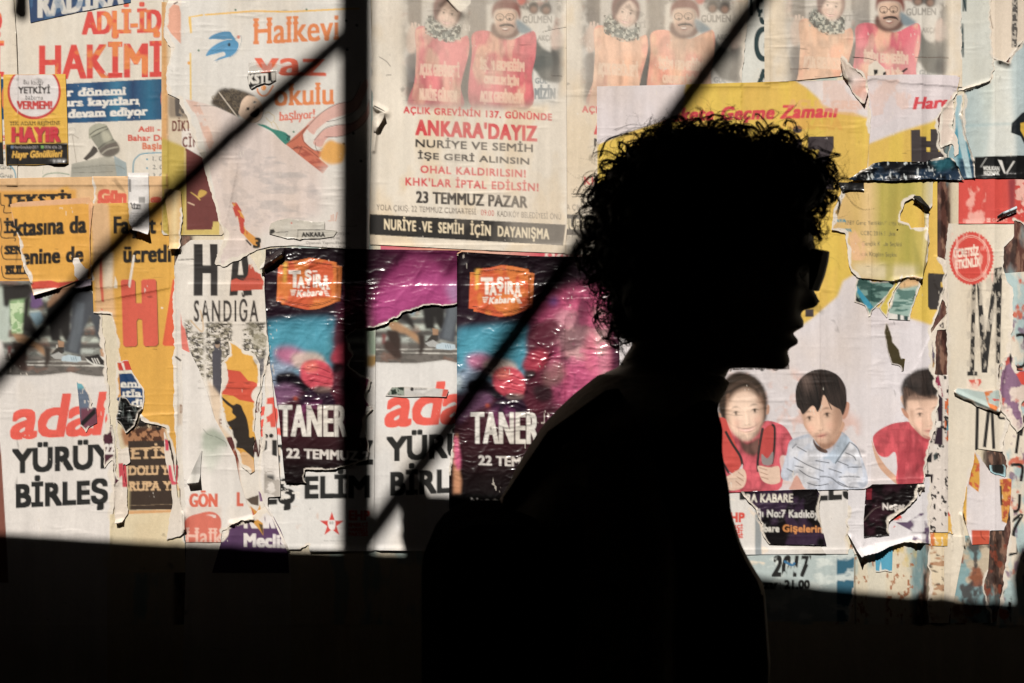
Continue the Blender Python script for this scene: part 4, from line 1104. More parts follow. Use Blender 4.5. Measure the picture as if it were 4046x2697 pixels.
s.mottle('#5d6462', 12, 30, .62, 12, .8, 3)
s = Sheet('sticker', 'small yellow sticker with a red ring and the word HAYIR over the exam poster', 'sticker', TA,
          '38,662 586,657 603,1100 611,1448 400,1455 330,1462 62,1463 40,1000', '#d3a62d', seed=52, mat='semi', wr=1.3)
s.clipto('0,664 700,657 700,1500 0,1500'); s.ell(310, 815, 236, 243, '#b9302c', part='ring'); s.ell(310, 812, 216, 222, '#cbc5c4', part='ring_centre'); s.clipto()
s.poly('60,1278 605,1266 612,1455 62,1465', '#1b1816', part='black_foot')
s.text('Bu kadar', 212, 398, 706, 748, '#2d2824', 8, 2.5); s.text('YETKİYİ', 168, 452, 772, 828, '#2d2824', 0, 3); s.text('babama', 230, 392, 842, 882, '#2d2824', 4, 2.5)
s.text('VERMEM!', 152, 474, 898, 966, '#b9302c', 0, 9, bv=4); s.text('TEK ADAM REJİMİNE', 90, 542, 1078, 1112, '#2a2010', -6, 2.5, 0, serif=5, bv=1)
s.text('HAYIR', 106, 556, 1136, 1262, '#241512', -4, 18, 0, bv=7); s.text('HAYIR', 100, 550, 1130, 1256, '#bf2c3a', -4, 18, 0, bv=7, part='red_word')
s.text('HayırGonulluleri2017', 132, 346, 1290, 1314, '#b5aeb0', 2, 1.5); s.text('0536 656 28', 398, 552, 1290, 1314, '#b5aeb0', 2, 1.5); s.rect(105, 1292, 126, 1316, '#6d7f9e'); s.rect(368, 1288, 394, 1316, '#6ba050')
s.text('Hayır Gönüllüleri', 112, 552, 1340, 1398, '#d2a436', -10, 4, .18, bv=3)
s.lift(480, 1455, 570, 1455, 60, .006)
s = Sheet('sticker', 'yellow and black sticker cut off by the left edge beside the HAYIR sticker', 'sticker', TA,
          '-340,658 12,655 30,1300 35,1445 -340,1450', '#cfa22b', seed=53, mat='semi')
s.poly('-340,1262 35,1258 40,1450 -340,1450', '#1b1816')
# ---- the poster behind the drawn children's poster: maroon title on beige
s = Sheet('poster', 'beige poster reading DİKTAY and CİNSİ with a maroon block under it', 'poster', TB,
          '90,20 300,20 700,860 760,1500 640,2060 620,2080 130,2080~ 95,2060 90,1000', '#c8b9a2', seed=55)
s.poly('85,-20 130,-20 150,900 140,1568 150,2100 90,2100', '#c99a5f', 5); s.poly('90,1220 300,1300 305,1800 290,2090 100,2090', '#b49d3c', 4)
s.poly('302,1310 420,1350 560,1560 600,1800 600,2080 290,2080', '#c5ad5c', 3)
s.poly('302,1310 400,1350 550,1500 530,1800 500,2000 540,2010 545,1960 600,1960 600,1900 500,1895 560,1640 300,1330', '#6f3733', 2, part='maroon_block'); s.poly('305,1320 545,1555 530,1690 640,1700 640,1930 530,1930 535,2030 310,2036', '#6f3733', 2, part='maroon_block')
s.poly('470,1350 600,1350 600,1560 500,1560', '#3d1f1e', 2)
s.poly('265,1150 520,1100 520,1370 460,1400 270,1290', '#cfc8c2', 2)
s.text('DİKTAYA', 182, 480, 1072, 1160, '#6d3a2f', -6, 3.5, track=.07); s.text('CİNSİ', 272, 492, 1215, 1300, '#6d3a2f', -4, 3.5, track=.12)
s.poly('150,840 300,900 400,1060 160,1040 150,990', '#8e8070', 4); s.poly('205,870 250,880 255,950 290,990 325,1000 320,1008 270,1002 250,960 240,1000 280,1022 260,1032 215,1028 210,960', '#57504c', 2)
s.smooth('410,1750 460,1735 490,1700 450,1680 420,1690', '#cda83f', 1, .8); s.line('345,1700 395,1735 430,1770', 10, '#caa64a')
s.line('320,1790 380,1815', 12, '#c9a98c')
s.poly('130,1540 145,1540 165,1990 150,2060', '#8a4a3a', 3, .5)
s = Sheet('paper_scrap', 'hanging peach paper tongue at the edge of the yellow strike poster', 'scrap', TH, '0,-120 60,-120 150,-100 160,60~ 150,250~ 140,410 52,416 45,200', '#cdb07e', seed=56, wr=2.4)
s.grad(45, 0, 150, 0, ['#c9a66b', '#d0bb8b', '#c9a468'], None, 0, .8); s.lift(52, 416, 140, 410, 60, .012)
# ---- HA / SANDIGA poster, long torn strip
s = Sheet('poster', 'long white torn poster reading HA SANDIĞA beside the yellow strike poster', 'poster', FULL,
          '755,948 970,945 985,1000~ 1010,1040~ 1040,1080~ 1046,1140 1055,1300~ 1060,1420~ 1040,1500~ 1030,1700~ 1050,1900~ 1060,2000~ 1100,2100 1150,2195 1150,2800 720,2800 735,2200~ 715,2000~ 700,1800~ 688,1500~ 690,1050 720,975', '#cfc8bf', seed=57, wr=1.3)
s.T = TH
s.poly('262,368 340,366 342,556 410,556 404,366 472,368 474,824 412,824 410,625 342,625 340,824 262,824', '#2f2b29', part='letter_h')
s.poly('616,366 722,364 780,822 706,824 690,740 660,720 650,822 578,824|672,440 652,640 700,640', '#2f2b29', part='letter_a')
s.text('SANDIĞA', 262, 836, 868, 1050, '#3b3532', 0, 4.5, track=.16, bv=3, wear=.2)
s.poly('590,690~ 640,670~ 700,690~ 740,640~ 750,545~ 830,600~ 890,680 886,768 590,784', '#b94a33', part='red_patch', jag=4); s.text('PR', 762, 830, 545, 580, '#cfae9a', 6, 3, .1)
s.lines('670,672 800,668;680,680 850,676;690,688 860,684', 3, '#7a3a2c')
# worn crowd photograph
box = '100,1020 900,1040 900,2000 100,2000'
for (x0, x1, y0, y1) in ((185, 245, 1040, 1230), (370, 600, 1060, 1560), (230, 350, 1150, 1560), (700, 900, 1060, 1400), (750, 880, 1380, 1600)):
    s.mottle('#8a8371', 16, 9, .52, 14, .9, x0 % 9, 4, '%d,%d %d,%d %d,%d %d,%d' % (x0, y0, x1, y0, x1, y1, x0, y1), 4)
    s.mottle('#3e3934', 10, 7, .57, 16, .9, x0 % 7 + 11, 3, '%d,%d %d,%d %d,%d %d,%d' % (x0, y0, x1, y0, x1, y1, x0, y1), 4)
s.ell(775, 1105, 45, 45, '#7b7562', 14, .8); s.ell(860, 1210, 90, 80, '#948d76', 20, .7)
for k in range(14): s.line('%d,%d %d,%d' % (375, 1070 + k * 24, 600, 1075 + k * 25), 4, '#5d564c', a=.7)
for x in range(400, 600, 38): s.line('%d,1065 %d,1400' % (x, x + 8), 3, '#5d564c', a=.6)
s.smooth('455,1225 495,1225 500,1270 480,1300 510,1310 505,1420 515,1560 500,1700 440,1700 430,1540 425,1340 445,1300 440,1260', '#4c4a52', 3); s.ell(472, 1260, 22, 26, '#9b8472', 3); s.ell(470, 1240, 24, 16, '#2b2523', 3)
s.poly('760,1380 900,1370 930,1600 820,1600', '#5b5960', 8, .8)
s.poly('160,1080 185,1120 230,1340 165,1360 150,1200 145,970', '#cf6f62', 1); s.line('235,1040 330,1140 345,1080 320,950', 14, '#c3a57f', a=.8); s.line('100,1360 150,1400', 16, '#4d4740'); s.line('125,508 262,500', 7, '#453f3a')
s.T = TI
s.poly('-10,180 60,180 20,560 -20,560', '#cfc6ba', 3)
s.text('D', 108, 126, 345, 402, '#6a3a30', 0, 3); s.text('LİĞ', 600, 680, 330, 398, '#6a3a30', 0, 3); s.text('E', 376, 398, 445, 500, '#6a3a30', 0, 3); s.poly('90,345 125,345 125,480 90,490', '#b5a088', 3, .6)
s.poly('300,170 400,300 380,470 470,580 460,700 520,870 545,1000 590,1060 560,1060 420,640 330,400', '#c9b298', 6, .9)
s.poly('430,568 470,565 490,640 470,668 440,610', '#5a2a28', 1); s.poly('460,655 500,655 510,720 515,880 500,890 490,780', '#a35a33', 3); s.poly('480,660 520,650 530,700 500,760', '#6a2c24', 3)
s.text('AR', 600, 700, 590, 700, '#4a2522', 0, 8); s.poly('560,990~ 650,965 650,1040 600,1030', '#57493e', 1); s.poly('590,1040 640,1080 660,1030 680,1180 680,1250 640,1180', '#c58a2c', 1); s.poly('600,1050 630,1120 610,1100', '#b4402c', 1)
s.poly('650,940 700,960 700,1010 660,1010', '#77587a', 2)
s = Sheet('paper_scrap', 'yellow torn window showing a red flag held by a dark figure', 'poster scrap', FULL,
          '905,1345~ 925,1350~ 970,1385~ 1010,1400~ 1030,1440~ 1030,1520~ 1010,1620~ 1005,1700 1012,1730 1000,1760 1008,1860 990,1870~ 955,1840~ 930,1760~ 905,1690~ 888,1640~ 872,1560~ 880,1430~ 910,1400~', '#d09c2f', seed=58, jag=6, rim=8, wr=1.4)
s.T = TI
s.poly('428,102 525,115 580,180 615,185 665,210 632,332 520,312 480,285 398,272', '#c4482f', part='flag'); s.line('434,100 392,242', 8, '#2a211b')
s.smooth('385,290 400,290 470,345 500,338 530,350 545,385 570,440 585,520 590,570 625,572 628,700 600,700 545,650 500,640 475,600 470,540 460,500 430,490 415,470 420,462 455,455 495,430 470,400 468,370 430,340', '#2d241d', part='dark_figure')
s.smooth('520,680 560,670 600,700 625,760 620,850 560,780 530,730', '#caa375', 2); s.ell(522, 665, 14, 16, '#c98f2d'); s.smooth('505,720 540,760 600,850 630,900 630,960 560,1000 540,900', '#cfc2ae', 2)
s = Sheet('paper_scrap', 'long blank white flap hanging down over the torn crowd poster', 'scrap', TI,
          '120,-40 185,-10 240,100 300,260 350,440 440,600 490,700 520,860 570,1020 620,1130 560,1140~ 470,1165~ 400,1210 390,1290 150,1290 150,1040 128,700 130,300', '#d2ccc6', seed=59, wr=1.2)
s.poly('150,1040 395,1040 400,1320 145,1320', '#cfc2b8', 4)
s.poly('265,540 340,500 420,560 440,635 380,630 330,680 265,640', '#8f9a88', 16, .8); s.lines('270,510 300,545 340,560;350,560 420,600 430,630', 3, '#5c6158'); s.poly('270,600 430,640 320,820 260,700', '#b9beb0', 20, .6)
s.text('GÖN', 170, 374, 957, 1045, '#cf6046', 0, 10, 0, bv=5); s.text('L', 498, 550, 950, 1038, '#cf6046', 0, 9)
s.smooth('150,1140 250,1090 330,1080 380,1110 395,1160 385,1260 410,1300 400,1320 145,1320', '#cc5a41', 2, .9, part='orange_disc'); s.text('Halkevi', 152, 560, 1190, 1300, '#dbb0a0', 10, 4, 0, serif=6, clip=1)
s.text('O', 235, 255, 178, 192, '#8c8781', 0, 1); s.text('OKULU', 232, 275, 225, 238, '#8c8781', 0, 1)
s.mottle('#d3cdc5', 30, 40, .55, 12, .8, 5, 3, '290,1100 360,1100 350,1200 290,1200'); s.lift(470, 1165, 620, 1130, 40, .008)
s = Sheet('torn_flap', 'narrow grey paper curl standing off the blank white flap', 'scrap', TI, '265,650 258,720 250,872 232,880 190,885 180,905 165,870 200,790', '#aaa6a0', seed=60, wr=1, jag=2)
s.grad(165, 0, 265, 0, ['#c9c5bf', '#a3a09a', '#bdb9b4']); s.lift(165, 880, 250, 875, 60, .02)
s = Sheet('poster', 'purple poster foot with the white word Meclis at the shadow edge', 'poster', TI,
          '480,1165~ 560,1140~ 700,1040~ 740,1090 800,1200 850,1330 860,1500 330,1500 400,1270~ 430,1200~', '#56395f', seed=11, rim=8)
s.text('NAR', 545, 770, 1060, 1190, '#d0cac8', 0, 12, bv=8, part='lettering'); s.text('Meclis', 545, 850, 1232, 1318, '#d0cac8', 8, 9, 0, bv=6, part='lettering'); s.poly('560,1000 735,1010 740,1100 640,1140 480,1150', '#cdc7c3', 3)
s.poly('600,1140 640,1130 680,1160 682,1245 660,1210', '#c08c2f', 1); s.poly('650,1160 680,1170 680,1240', '#5b4a2c', 2)
s = Sheet('paper_scrap', 'white curled strip running down beside the first cabaret poster', 'scrap', TI,
          '690,80 735,60 745,200 775,520 790,760 800,900 800,975 715,980 715,1040 770,1150 865,1345 850,1355 740,1110 680,1010~ 655,900~ 650,760~ 680,500~ 700,300~', '#cfc8c1', seed=13, wr=2, jag=4)
s.poly('708,300 760,290 778,330 770,500 735,500 730,460 700,470 672,500 680,440 720,420 745,400 745,340 705,340', '#d2503f', part='red_letter'); s.ell(702, 560, 15, 15, '#232120'); s.ell(738, 558, 15, 15, '#232120')
s.poly('668,590 710,590 708,650 668,680', '#272524', 1); s.poly('744,588 778,586 778,700 744,690', '#272524', 1); s.rect(700, 825, 760, 870, '#272524', 3, .9); s.mottle('#9c948b', 30, 20, .5, 12, .8, 4, 3, '690,800 800,800 800,980 690,980')
# ---- the drawn children's poster
s = Sheet('poster', 'white summer school poster with a blue bird and an upside down drawn girl', 'poster', TB,
          '250,-290 1930,-290 1950,500 1935,1400 1920,2210 1250,2170 1050,2180 930,2210~ 640,2360~ 560,2330~ 640,2120~ 560,1800~ 470,1500~ 330,1080~ 250,880 145,830~ 140,600~ 170,420~ 110,300~ 130,60~', '#c9c5bf', seed=17, wr=1.1, rim=8)
s.poly('140,100 235,0 262,120 262,390 175,300 135,230', '#d29a82', 3); s.poly('130,-290 260,-290 265,60 200,40 120,80', '#cfc4b9', 3); s.line('200,40 235,20', 12, '#4d2a24')
s.poly('328,150 455,125 458,140 350,155 360,290 345,300 330,200', '#d8b052'); s.lines('345,470 350,900', 14, '#d6b461'); s.lines('470,132 900,98 1200,105 1660,82 1840,80', 14, '#d9ac49', sm=False); s.ell(332, 560, 13, 15, '#d99a45')
for x, y in ((742, 88), (1370, 84), (1257, 1167), (418, 448)): s.ell(x, y, 9, 9, '#44705c')
for x, y in ((1722, 185), (1730, 440), (1816, 225), (1700, 1275), (1785, 1180), (1853, 1425), (1815, 930)): s.ell(x, y, 12, 12, '#37403c')
s.smooth('505,345 540,310 620,282 690,280 715,310 740,345 735,365 700,345 640,350 560,345', '#4a83a8', 1, part='bird'); s.smooth('482,495 520,430 590,380 660,355 720,350 760,370 770,410 750,460 710,495 660,510 590,530 560,540 600,510 650,490 640,460 590,470 530,485', '#4d8db5', 1, part='bird')
s.smooth('700,500 750,460 775,400 790,350 785,420 740,480', '#d0ccc6', 1); s.lines('790,320 795,360 775,430 740,480 690,505;740,345 750,335 770,315 795,320;530,335 600,320 660,330;520,470 600,440 690,400;530,450 610,415 690,385;600,515 550,540;600,520 570,555', 3, '#4a6a80'); s.ell(768, 328, 14, 16, '#c07a6a', 2); s.ell(686, 395, 12, 16, '#24333f', 2)
def two(t, x0, x1, yc, yb, sl, b, **k):
    s.text(t, x0, x1, yc, yb, '#d07a3e', sl, b, 0, serif=9, bv=b * .5, part='lettering', **k)
two('Halkevi', 905, 1655, 165, 390, -40, 7); s.poly('0,0 1,0 1,1', '#d07a3e')
s.text('yaz', 905, 1535, 440, 660, '#cf5a3c', 10, 12, 0, serif=14, bv=5, part='lettering'); two('okulu', 1080, 1610, 745, 935, -15, 8)
s.text('başlıyor!', 1132, 1445, 990, 1070, '#cc6650', -25, 3, 0, serif=5, bv=2)
s.lines('935,780 945,820 985,850 1030,830 1078,755', 14, '#d07c42'); s.smooth('970,770 1000,755 1015,775 1000,800 975,795', '#d88a3c')
s.mottle('#c9483a', 60, 90, .55, 8, .0)
# girl
s.smooth('530,920 560,850 610,790 700,785 800,800 880,830 915,860 850,870 800,920 790,1000 760,1035 690,1010 600,960', '#4a4035', 5)
for k in range(70):
    a_ = rng.rand() * 6.28; rr = rng.rand() ** .5
    cx, cy = 690 + 150 * rr * math.cos(a_), 890 + 100 * rr * math.sin(a_)
    s.ring(cx, cy, 10 + 9 * rng.rand(), 4, ['#2f2822', '#75664f'][k % 2], a=.8)
s.smooth('780,960 800,890 850,845 910,855 960,900 985,960 975,1030 940,1080 880,1090 830,1060 790,1030 770,1000', '#cfb49d', 2, part='drawn_girl')
s.smooth('870,1010 920,970 950,955 955,1000 930,1035 890,1035', '#4a2c26', 2); s.ell(853, 963, 13, 14, '#26211f'); s.ell(912, 905, 15, 13, '#cdc5b8'); s.ell(912, 905, 7, 7, '#26211f')
s.lines('985,950 985,1010 960,1060 900,1090;835,985 845,955 870,950;895,915 910,895 930,905;900,965 912,950 905,940', 4, '#3b2f2a'); s.line('595,815 760,1035', 9, '#c3b7a8')
s.lines('1000,1010 1030,990 1060,1010 1085,1030 1080,1070 1050,1080 1010,1040;1075,1075 1100,1100 1125,1150;1055,1080 1070,1120', 4, '#b5a066')
s.smooth('935,1100 1000,1105 1070,1140 1150,1160 1200,1185 1228,1240 1190,1282 1140,1240 1070,1170 1000,1130', '#2f7f72', 2, part='green_sleeve'); s.mottle('#1c4a46', 12, 16, .5, 10, .9, 3, 3, '1165,1185 1230,1200 1228,1250 1190,1285')
# boots and legs
s.smooth('1370,1110 1500,1000 1640,920 1770,890 1850,760 1900,700 1915,760 1890,830 1860,900 1840,960 1760,1000 1580,1060 1470,1140 1430,1190', '#c9a096', 2); s.smooth('1430,1260 1520,1150 1640,1110 1760,1090 1880,1010 1920,900 1915,1040 1850,1120 1700,1200 1560,1220 1500,1300', '#c79b92', 2)
s.lines('1390,1110 1500,1000 1640,920 1770,890 1830,780 1850,720;1545,1075 1640,1060 1780,1000 1860,900;1440,1240 1530,1140 1640,1105 1790,1090 1890,980;1530,1215 1700,1200 1850,1120 1925,1000 1920,880', 5, '#4a3530')
s.poly('1190,1280 1260,1210 1380,1105 1395,1110 1340,1190 1350,1250 1400,1300 1440,1330 1500,1340 1520,1330 1500,1380 1480,1400 1565,1470 1510,1545 1240,1320', '#bd6a50', 2, part='clog'); s.mottle('#9a4636', 60, 12, .5, 8, .8, 4, 4, '1250,1300 1320,1300 1560,1470 1510,1545'); s.lines('1240,1318 1340,1300 1400,1330 1480,1395;1395,1108 1335,1180 1345,1250 1400,1305 1450,1330 1510,1325;1255,1320 1300,1290;1300,1370 1330,1290;1200,1270 1290,1215 1370,1120;1450,1260 1450,1300 1480,1360', 4, '#43291f')
s.smooth('1490,1390 1520,1290 1580,1240 1640,1260 1720,1290 1700,1420 1640,1450 1560,1450', '#d19a45', 5)
# pale folded back of the sheet across the lower left
s.poly('330,880 430,905 590,955 700,1005 800,1060 930,1100 1060,1180 1190,1285 1560,1570 1700,1700 1930,1850 1930,2230 900,2230 620,2400 560,1700 430,1100', '#c8bab4', 3, part='folded_back')
s.mottle('#b0a6a3', 34, 26, .56, 6, .5, 8, 4, '600,1200 1500,1570 1700,1900 700,2000 500,1300'); s.poly('1500,1470 1935,1560 1940,2250 1000,2250 900,2100 1500,1900', '#c9c3bc', 40, .9)
s.mottle('#9c9a9b', 90, 22, .57, 9, .35, 28, 3, '980,1300 1500,1640 1500,2000 900,2000'); s.mottle('#c79a86', 30, 30, .56, 9, .6, 7, 3, '300,880 420,910 560,1250 520,1350 420,1080')
s.T = TH
s.poly('600,0 640,10 710,135 690,170 720,240 850,340 850,400 800,390 740,330 690,270 650,130', '#cc8f34', 1); s.mottle('#b7402f', 16, 22, .52, 12, 1, 3, 3, '590,0 640,0 720,130 740,300 680,270'); s.text('3', 780, 845, 312, 395, '#2a241c', 10, 8, .25); s.lines('725,330 770,380', 14, '#2a241c')
s.lines('1450,160 1478,160 1478,110;1495,165 1495,100;1515,165 1530,85', 7, '#c58a70', sm=False)
for k, t in enumerate(('Fotoğrafçılık', 'Çizgi Film-Evrim', 'Oyuncak Yapımı-Ekoloji', 'Pandomim-Arkeoloji-Felsefe')):
    s.text(t, (1450, 1320, 1253, 1220)[k], (1640, 1552, 1616, 1650)[k], 258 + k * 42, 284 + k * 42, '#4b4744', 0, 1.4)
s.text('9', 1690, 1706, 200, 212, '#4b4744'); s.lines('1560,210 1700,210', 3, '#6d6864')
s.lift(850, 590, 1060, 440, 30, .014); s.lift(1060, 400, 1560, 420, 16, .004)
s.T = TB
s = Sheet('torn_flap', 'white curled corner hanging over the top left of the first cabaret poster', 'scrap', TH,
          '850,595 855,560 890,520 960,470 1060,395 1075,400 1060,445 1060,470 1000,500 940,545 900,590', '#bcb6ae', seed=19, wr=2, jag=2)
s.lift(850, 595, 1060, 450, 60, .018)
s = Sheet('sticker', 'black and white KST sticker scrap on clear tape over the drawn poster', 'sticker', TB,
          '855,655 1050,640 1100,632 1100,712~ 1040,745~ 1000,735~ 930,760 885,790 865,770 848,690', '#1b1917', seed=23, mat='gloss', wr=2, jag=3, rim=0)
s.text('KSTL', 850, 1062, 662, 742, '#d3cec6', -8, 9); s.poly('1060,640 1105,632 1105,715 1065,715', '#b9b3aa', 1); s.poly('870,785 930,758 1000,735 1040,745 1090,720 1100,760 1000,790 940,790', '#c9c5bf', 2)
s = Sheet('clear_tape', 'creased clear tape strip above the KST sticker', 'tape', TB, '858,600 862,560 1000,548 1180,560 1300,580 1305,640 1200,650 1110,632 858,655', '#b8b3aa', seed=26, mat='tape', lay=False, crinkle=1.2)
s.text('y', 905, 1110, 440, 600, '#cf6a3c', 0, 1) if False else None
s.poly('915,540 960,540 985,600 940,600', '#cf6a3c'); s.poly('1065,540 1112,540 1110,600 1068,600', '#cf7a3c'); s.smooth('1140,640 1160,580 1200,570 1240,560 1300,570 1305,640 1240,640 1215,600 1180,650', '#c4553f')
s = Sheet('clear_tape', 'crumpled clear tape holding a slip with the word ANKARA', 'tape', TH,
          '930,230 945,185 1000,160 1090,140 1200,155 1350,175 1420,165 1420,240 1530,250 1500,300 1380,318 1230,318 1200,332 1150,315 1090,318 980,290 930,275', '#b9b4aa', seed=29, mat='semi', crinkle=.35, wr=1)
s.poly('930,275 940,240 970,235 985,262 945,285', '#33302d'); s.lines('990,265 1100,260 1080,290;1180,310 1182,245 1520,240', 6, '#2d2a27', sm=False); s.text('ANKARA', 1215, 1425, 265, 303, '#2b2826', 0, 4); s.ell(1127, 182, 7, 7, '#c24a3a')
# ---- hunger strike posters: photograph over red and black lines
def protest(p, dx, dy, v1='#cc7577', v2='#cb6c72', o1='#d3a990', k1=.6, k2=.62):
    p.T = (TC[0] + dx, TC[1] + dy, TC[2])
    P = '255,-200 1185,-200 1180,620 255,610'
    p.clipto('275,-240 1165,-240 1150,560 1000,590 300,590 290,350', 26)
    p.poly(P, '#a7a29b', 10, part='photo_print')
    p.mottle('#6f6a65', 40, 60, .5, 8, .9, 2); p.mottle('#c7c1b8', 60, 60, .56, 8, .8, 6); p.mottle('#a06a5a', 50, 40, .66, 10, .5, 8)
    p.poly('300,-200 385,-200 385,150 350,190 300,120', '#7a736c', 8); p.poly('380,-200 640,-200 640,200 560,260 380,180', '#bab5ad', 6); p.poly('640,-200 745,-200 750,230 650,260', '#8a857f', 10)
    p.poly('745,30 790,20 1130,85 1115,270 1000,340 745,200', '#c6c1b8', 3); p.text('GÜLMEN', 945, 1115, 92, 130, '#98938c', -2, 3); p.text('AKÇA', 1030, 1120, 200, 228, '#a09b94', 0, 3); p.text('Tİ', 590, 640, 130, 160, '#a09b94', 0, 3)
    for x, y in ((1010, 45), (1080, 50)): p.ell(x, y, 30, 34, '#4f4a46', 5); p.ell(x, y + 10, 20, 20, '#8b6f60', 4)
    p.ell(940, 0, 26, 30, '#b8655a', 4)
    p.poly('1005,390 1150,450 1150,600 1005,610', '#c9c8c3', 3); p.text('GÜL', 1015, 1090, 440, 470, '#858b8e', 0, 4); p.text('MİZİN', 1012, 1135, 500, 556, '#858b8e', 0, 5)
    # left coat sleeve and hand
    p.smooth('280,270 330,290 350,330 345,420 330,470 300,410 275,320', '#bdbcb9', 3); p.smooth('290,330 345,300 350,470 320,590 290,560 300,430', '#5d5653', 8, .9)
    p.smooth('300,180 320,150 355,150 372,180 360,260 330,300 300,290 292,230', '#c3ad9f', 3); p.lines('325,160 328,128;345,155 345,125;362,165 366,135', 13, '#c6b0a2')
    # coats behind the vests
    p.smooth('560,470 640,300 690,280 700,620 590,620', '#5b5855', 4); p.smooth('1000,230 1060,270 1130,300 1180,270 1185,420 1150,465 1060,450 1000,390 985,620 950,620', '#5d605d', 4)
    p.smooth('1110,270 1170,260 1185,290 1180,420 1150,465 1105,440 1120,360', '#4b4b49', 4); p.smooth('1110,180 1140,150 1180,210 1180,250 1150,275 1112,270', '#bda79b', 3); p.lines('1138,200 1142,150;1165,210 1170,190', 15, '#c0aa9e')
    # vests
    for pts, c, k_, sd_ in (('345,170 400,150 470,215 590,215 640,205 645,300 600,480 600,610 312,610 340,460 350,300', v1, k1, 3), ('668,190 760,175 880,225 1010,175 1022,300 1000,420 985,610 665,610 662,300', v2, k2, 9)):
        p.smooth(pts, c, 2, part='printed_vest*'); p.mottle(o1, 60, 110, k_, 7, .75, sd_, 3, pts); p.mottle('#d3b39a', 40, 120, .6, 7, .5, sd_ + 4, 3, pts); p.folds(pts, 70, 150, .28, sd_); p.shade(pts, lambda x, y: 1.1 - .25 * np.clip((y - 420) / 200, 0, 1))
    for t, x0, x1, y0, y1 in (('AÇLIK GREVİNDEKİ', 365, 595, 360, 420), ('NURİYE GÜLMEN', 365, 580, 500, 560), ('İŞİM EKMEĞİM', 705, 960, 340, 388), ('ONURUM İÇİN', 728, 930, 428, 468), ('AÇLIK GREVİNDEYİM', 705, 955, 514, 570)):
        p.text(t, x0, x1, y0, y1, '#d9bfa9', 14, 5, 0, wear=.3, a=.75)
    # scarf and faces
    p.smooth('400,130 430,90 470,100 500,150 560,170 595,140 598,190 560,235 500,225 440,200 405,170', '#67706c', 3); p.mottle('#b9b9ac', 9, 9, .52, 16, .9, 11, 2, '400,90 480,90 600,140 600,230 500,240 400,190'); p.mottle('#2d3433', 9, 9, .6, 16, .9, 14, 2, '400,90 480,90 600,140 600,230 500,240 400,190')
    p.smooth('450,100 445,30 470,-15 540,-25 595,20 600,80 580,130 540,140 470,120', '#6d3b37', 3); p.smooth('470,60 490,15 545,5 585,50 585,100 560,145 525,158 490,135 468,100', '#cdb3a2', 4); p.smooth('455,50 490,0 540,0 500,40 465,95', '#5a3833', 5)
    p.face('470,60 490,15 545,5 585,50 585,100 560,145 525,158 490,135 468,100', 526, 84, 57, 76, 10, 0, 1)
    p.smooth('770,150 790,130 860,190 930,130 940,170 900,215 830,222 775,190', '#6f5249', 3); p.smooth('780,110 775,60 790,20 850,-8 915,15 938,70 930,115 900,60 800,60', '#7c4a42', 3)
    p.smooth('790,85 800,60 850,52 905,62 918,95 905,155 880,185 850,195 815,180 795,140', '#c6a893', 3); p.smooth('800,140 850,128 915,135 900,175 870,200 835,200 808,180', '#9b7f72', 7, .8)
    p.face('790,85 800,60 850,52 905,62 918,95 905,155 880,185 850,195 815,180 795,140', 850, 118, 62, 84, -4, -.02, 0)
    p.smooth('818,142 850,134 888,138 902,158 886,150 850,146 822,152', '#3a2c27', 2); p.ring(820, 98, 22, 4, '#5a4c46', 19); p.ring(876, 96, 22, 4, '#5a4c46', 19); p.line('842,96 854,96', 4, '#5a4c46'); p.smooth('832,160 865,160 850,168', '#ddd2c8', 1)
    p.smooth('915,110 980,150 1000,175 940,190 915,150', '#7b8a92', 4)
    p.clipto()
    # lettering
    r, k = '#c4333a', '#2c2623'
    p.text('AÇLIK GREVİNİN 137. GÜNÜNDE', 275, 1115, 600, 636, r, 42, 3.6, track=.06, part='red_lines'); p.text('ANKARA’DAYIZ'.replace('’', "'"), 342, 1032, 676, 758, r, 36, 7, 0, track=.06, part='red_lines')
    p.text('NURİYE VE SEMİH', 345, 1006, 785, 826, k, 30, 1.8); p.text('İŞE GERİ ALINSIN', 358, 986, 858, 892, k, 34, 1.8)
    p.text('OHAL KALDIRILSIN!', 370, 968, 932, 972, r, 26, 4, track=.07, part='red_lines'); p.text("KHK'LAR İPTAL EDİLSİN!", 286, 1040, 1000, 1042, r, 34, 4, track=.07, part='red_lines')
    p.text('23 TEMMUZ PAZAR', 346, 978, 1077, 1140, k, 30, 5, 0, bv=3, part='black_line'); p.text('YOLA ÇIKIŞ: 22 TEMMUZ CUMARTESİ', 124, 687, 1150, 1182, '#574c46', 26, 1.2); p.text('09:00', 712, 788, 1180, 1212, '#b5473f', 4, 1.4); p.text('KADIKÖY BELEDİYESİ ÖNÜ', 804, 1166, 1186, 1218, '#574c46', 18, 1.4)
    p.poly('88,1205 1190,1265 1175,1382 84,1320', '#2b2826', part='black_band'); p.text('NURİYE  VE  SEMİH  İÇİN  DAYANIŞMA', 166, 1100, 1234, 1290, '#d8c9ab', 56, 4, 0, bv=4, track=.06)
G_P = 'hunger strike posters in the top row'
s = Sheet('poster', 'pink and orange poster strip with white ÖZGÜ letters under the hunger strike poster', 'poster', TJ, '218,30 1900,30 2250,60 2250,170 1000,140 890,110 218,95', '#cf8f7c', seed=33)
s.grad(218, 0, 2200, 0, ['#c9587a', '#cf8a78', '#d3a384', '#cfa08e', '#c94a5a', '#cf7f7a', '#cf8f80']); s.text('ÖZGÜRLÜK', 1570, 2130, 90, 150, '#d9c3b8', 10, 9); s.lines('218,52 2200,80', 10, '#c9605f')
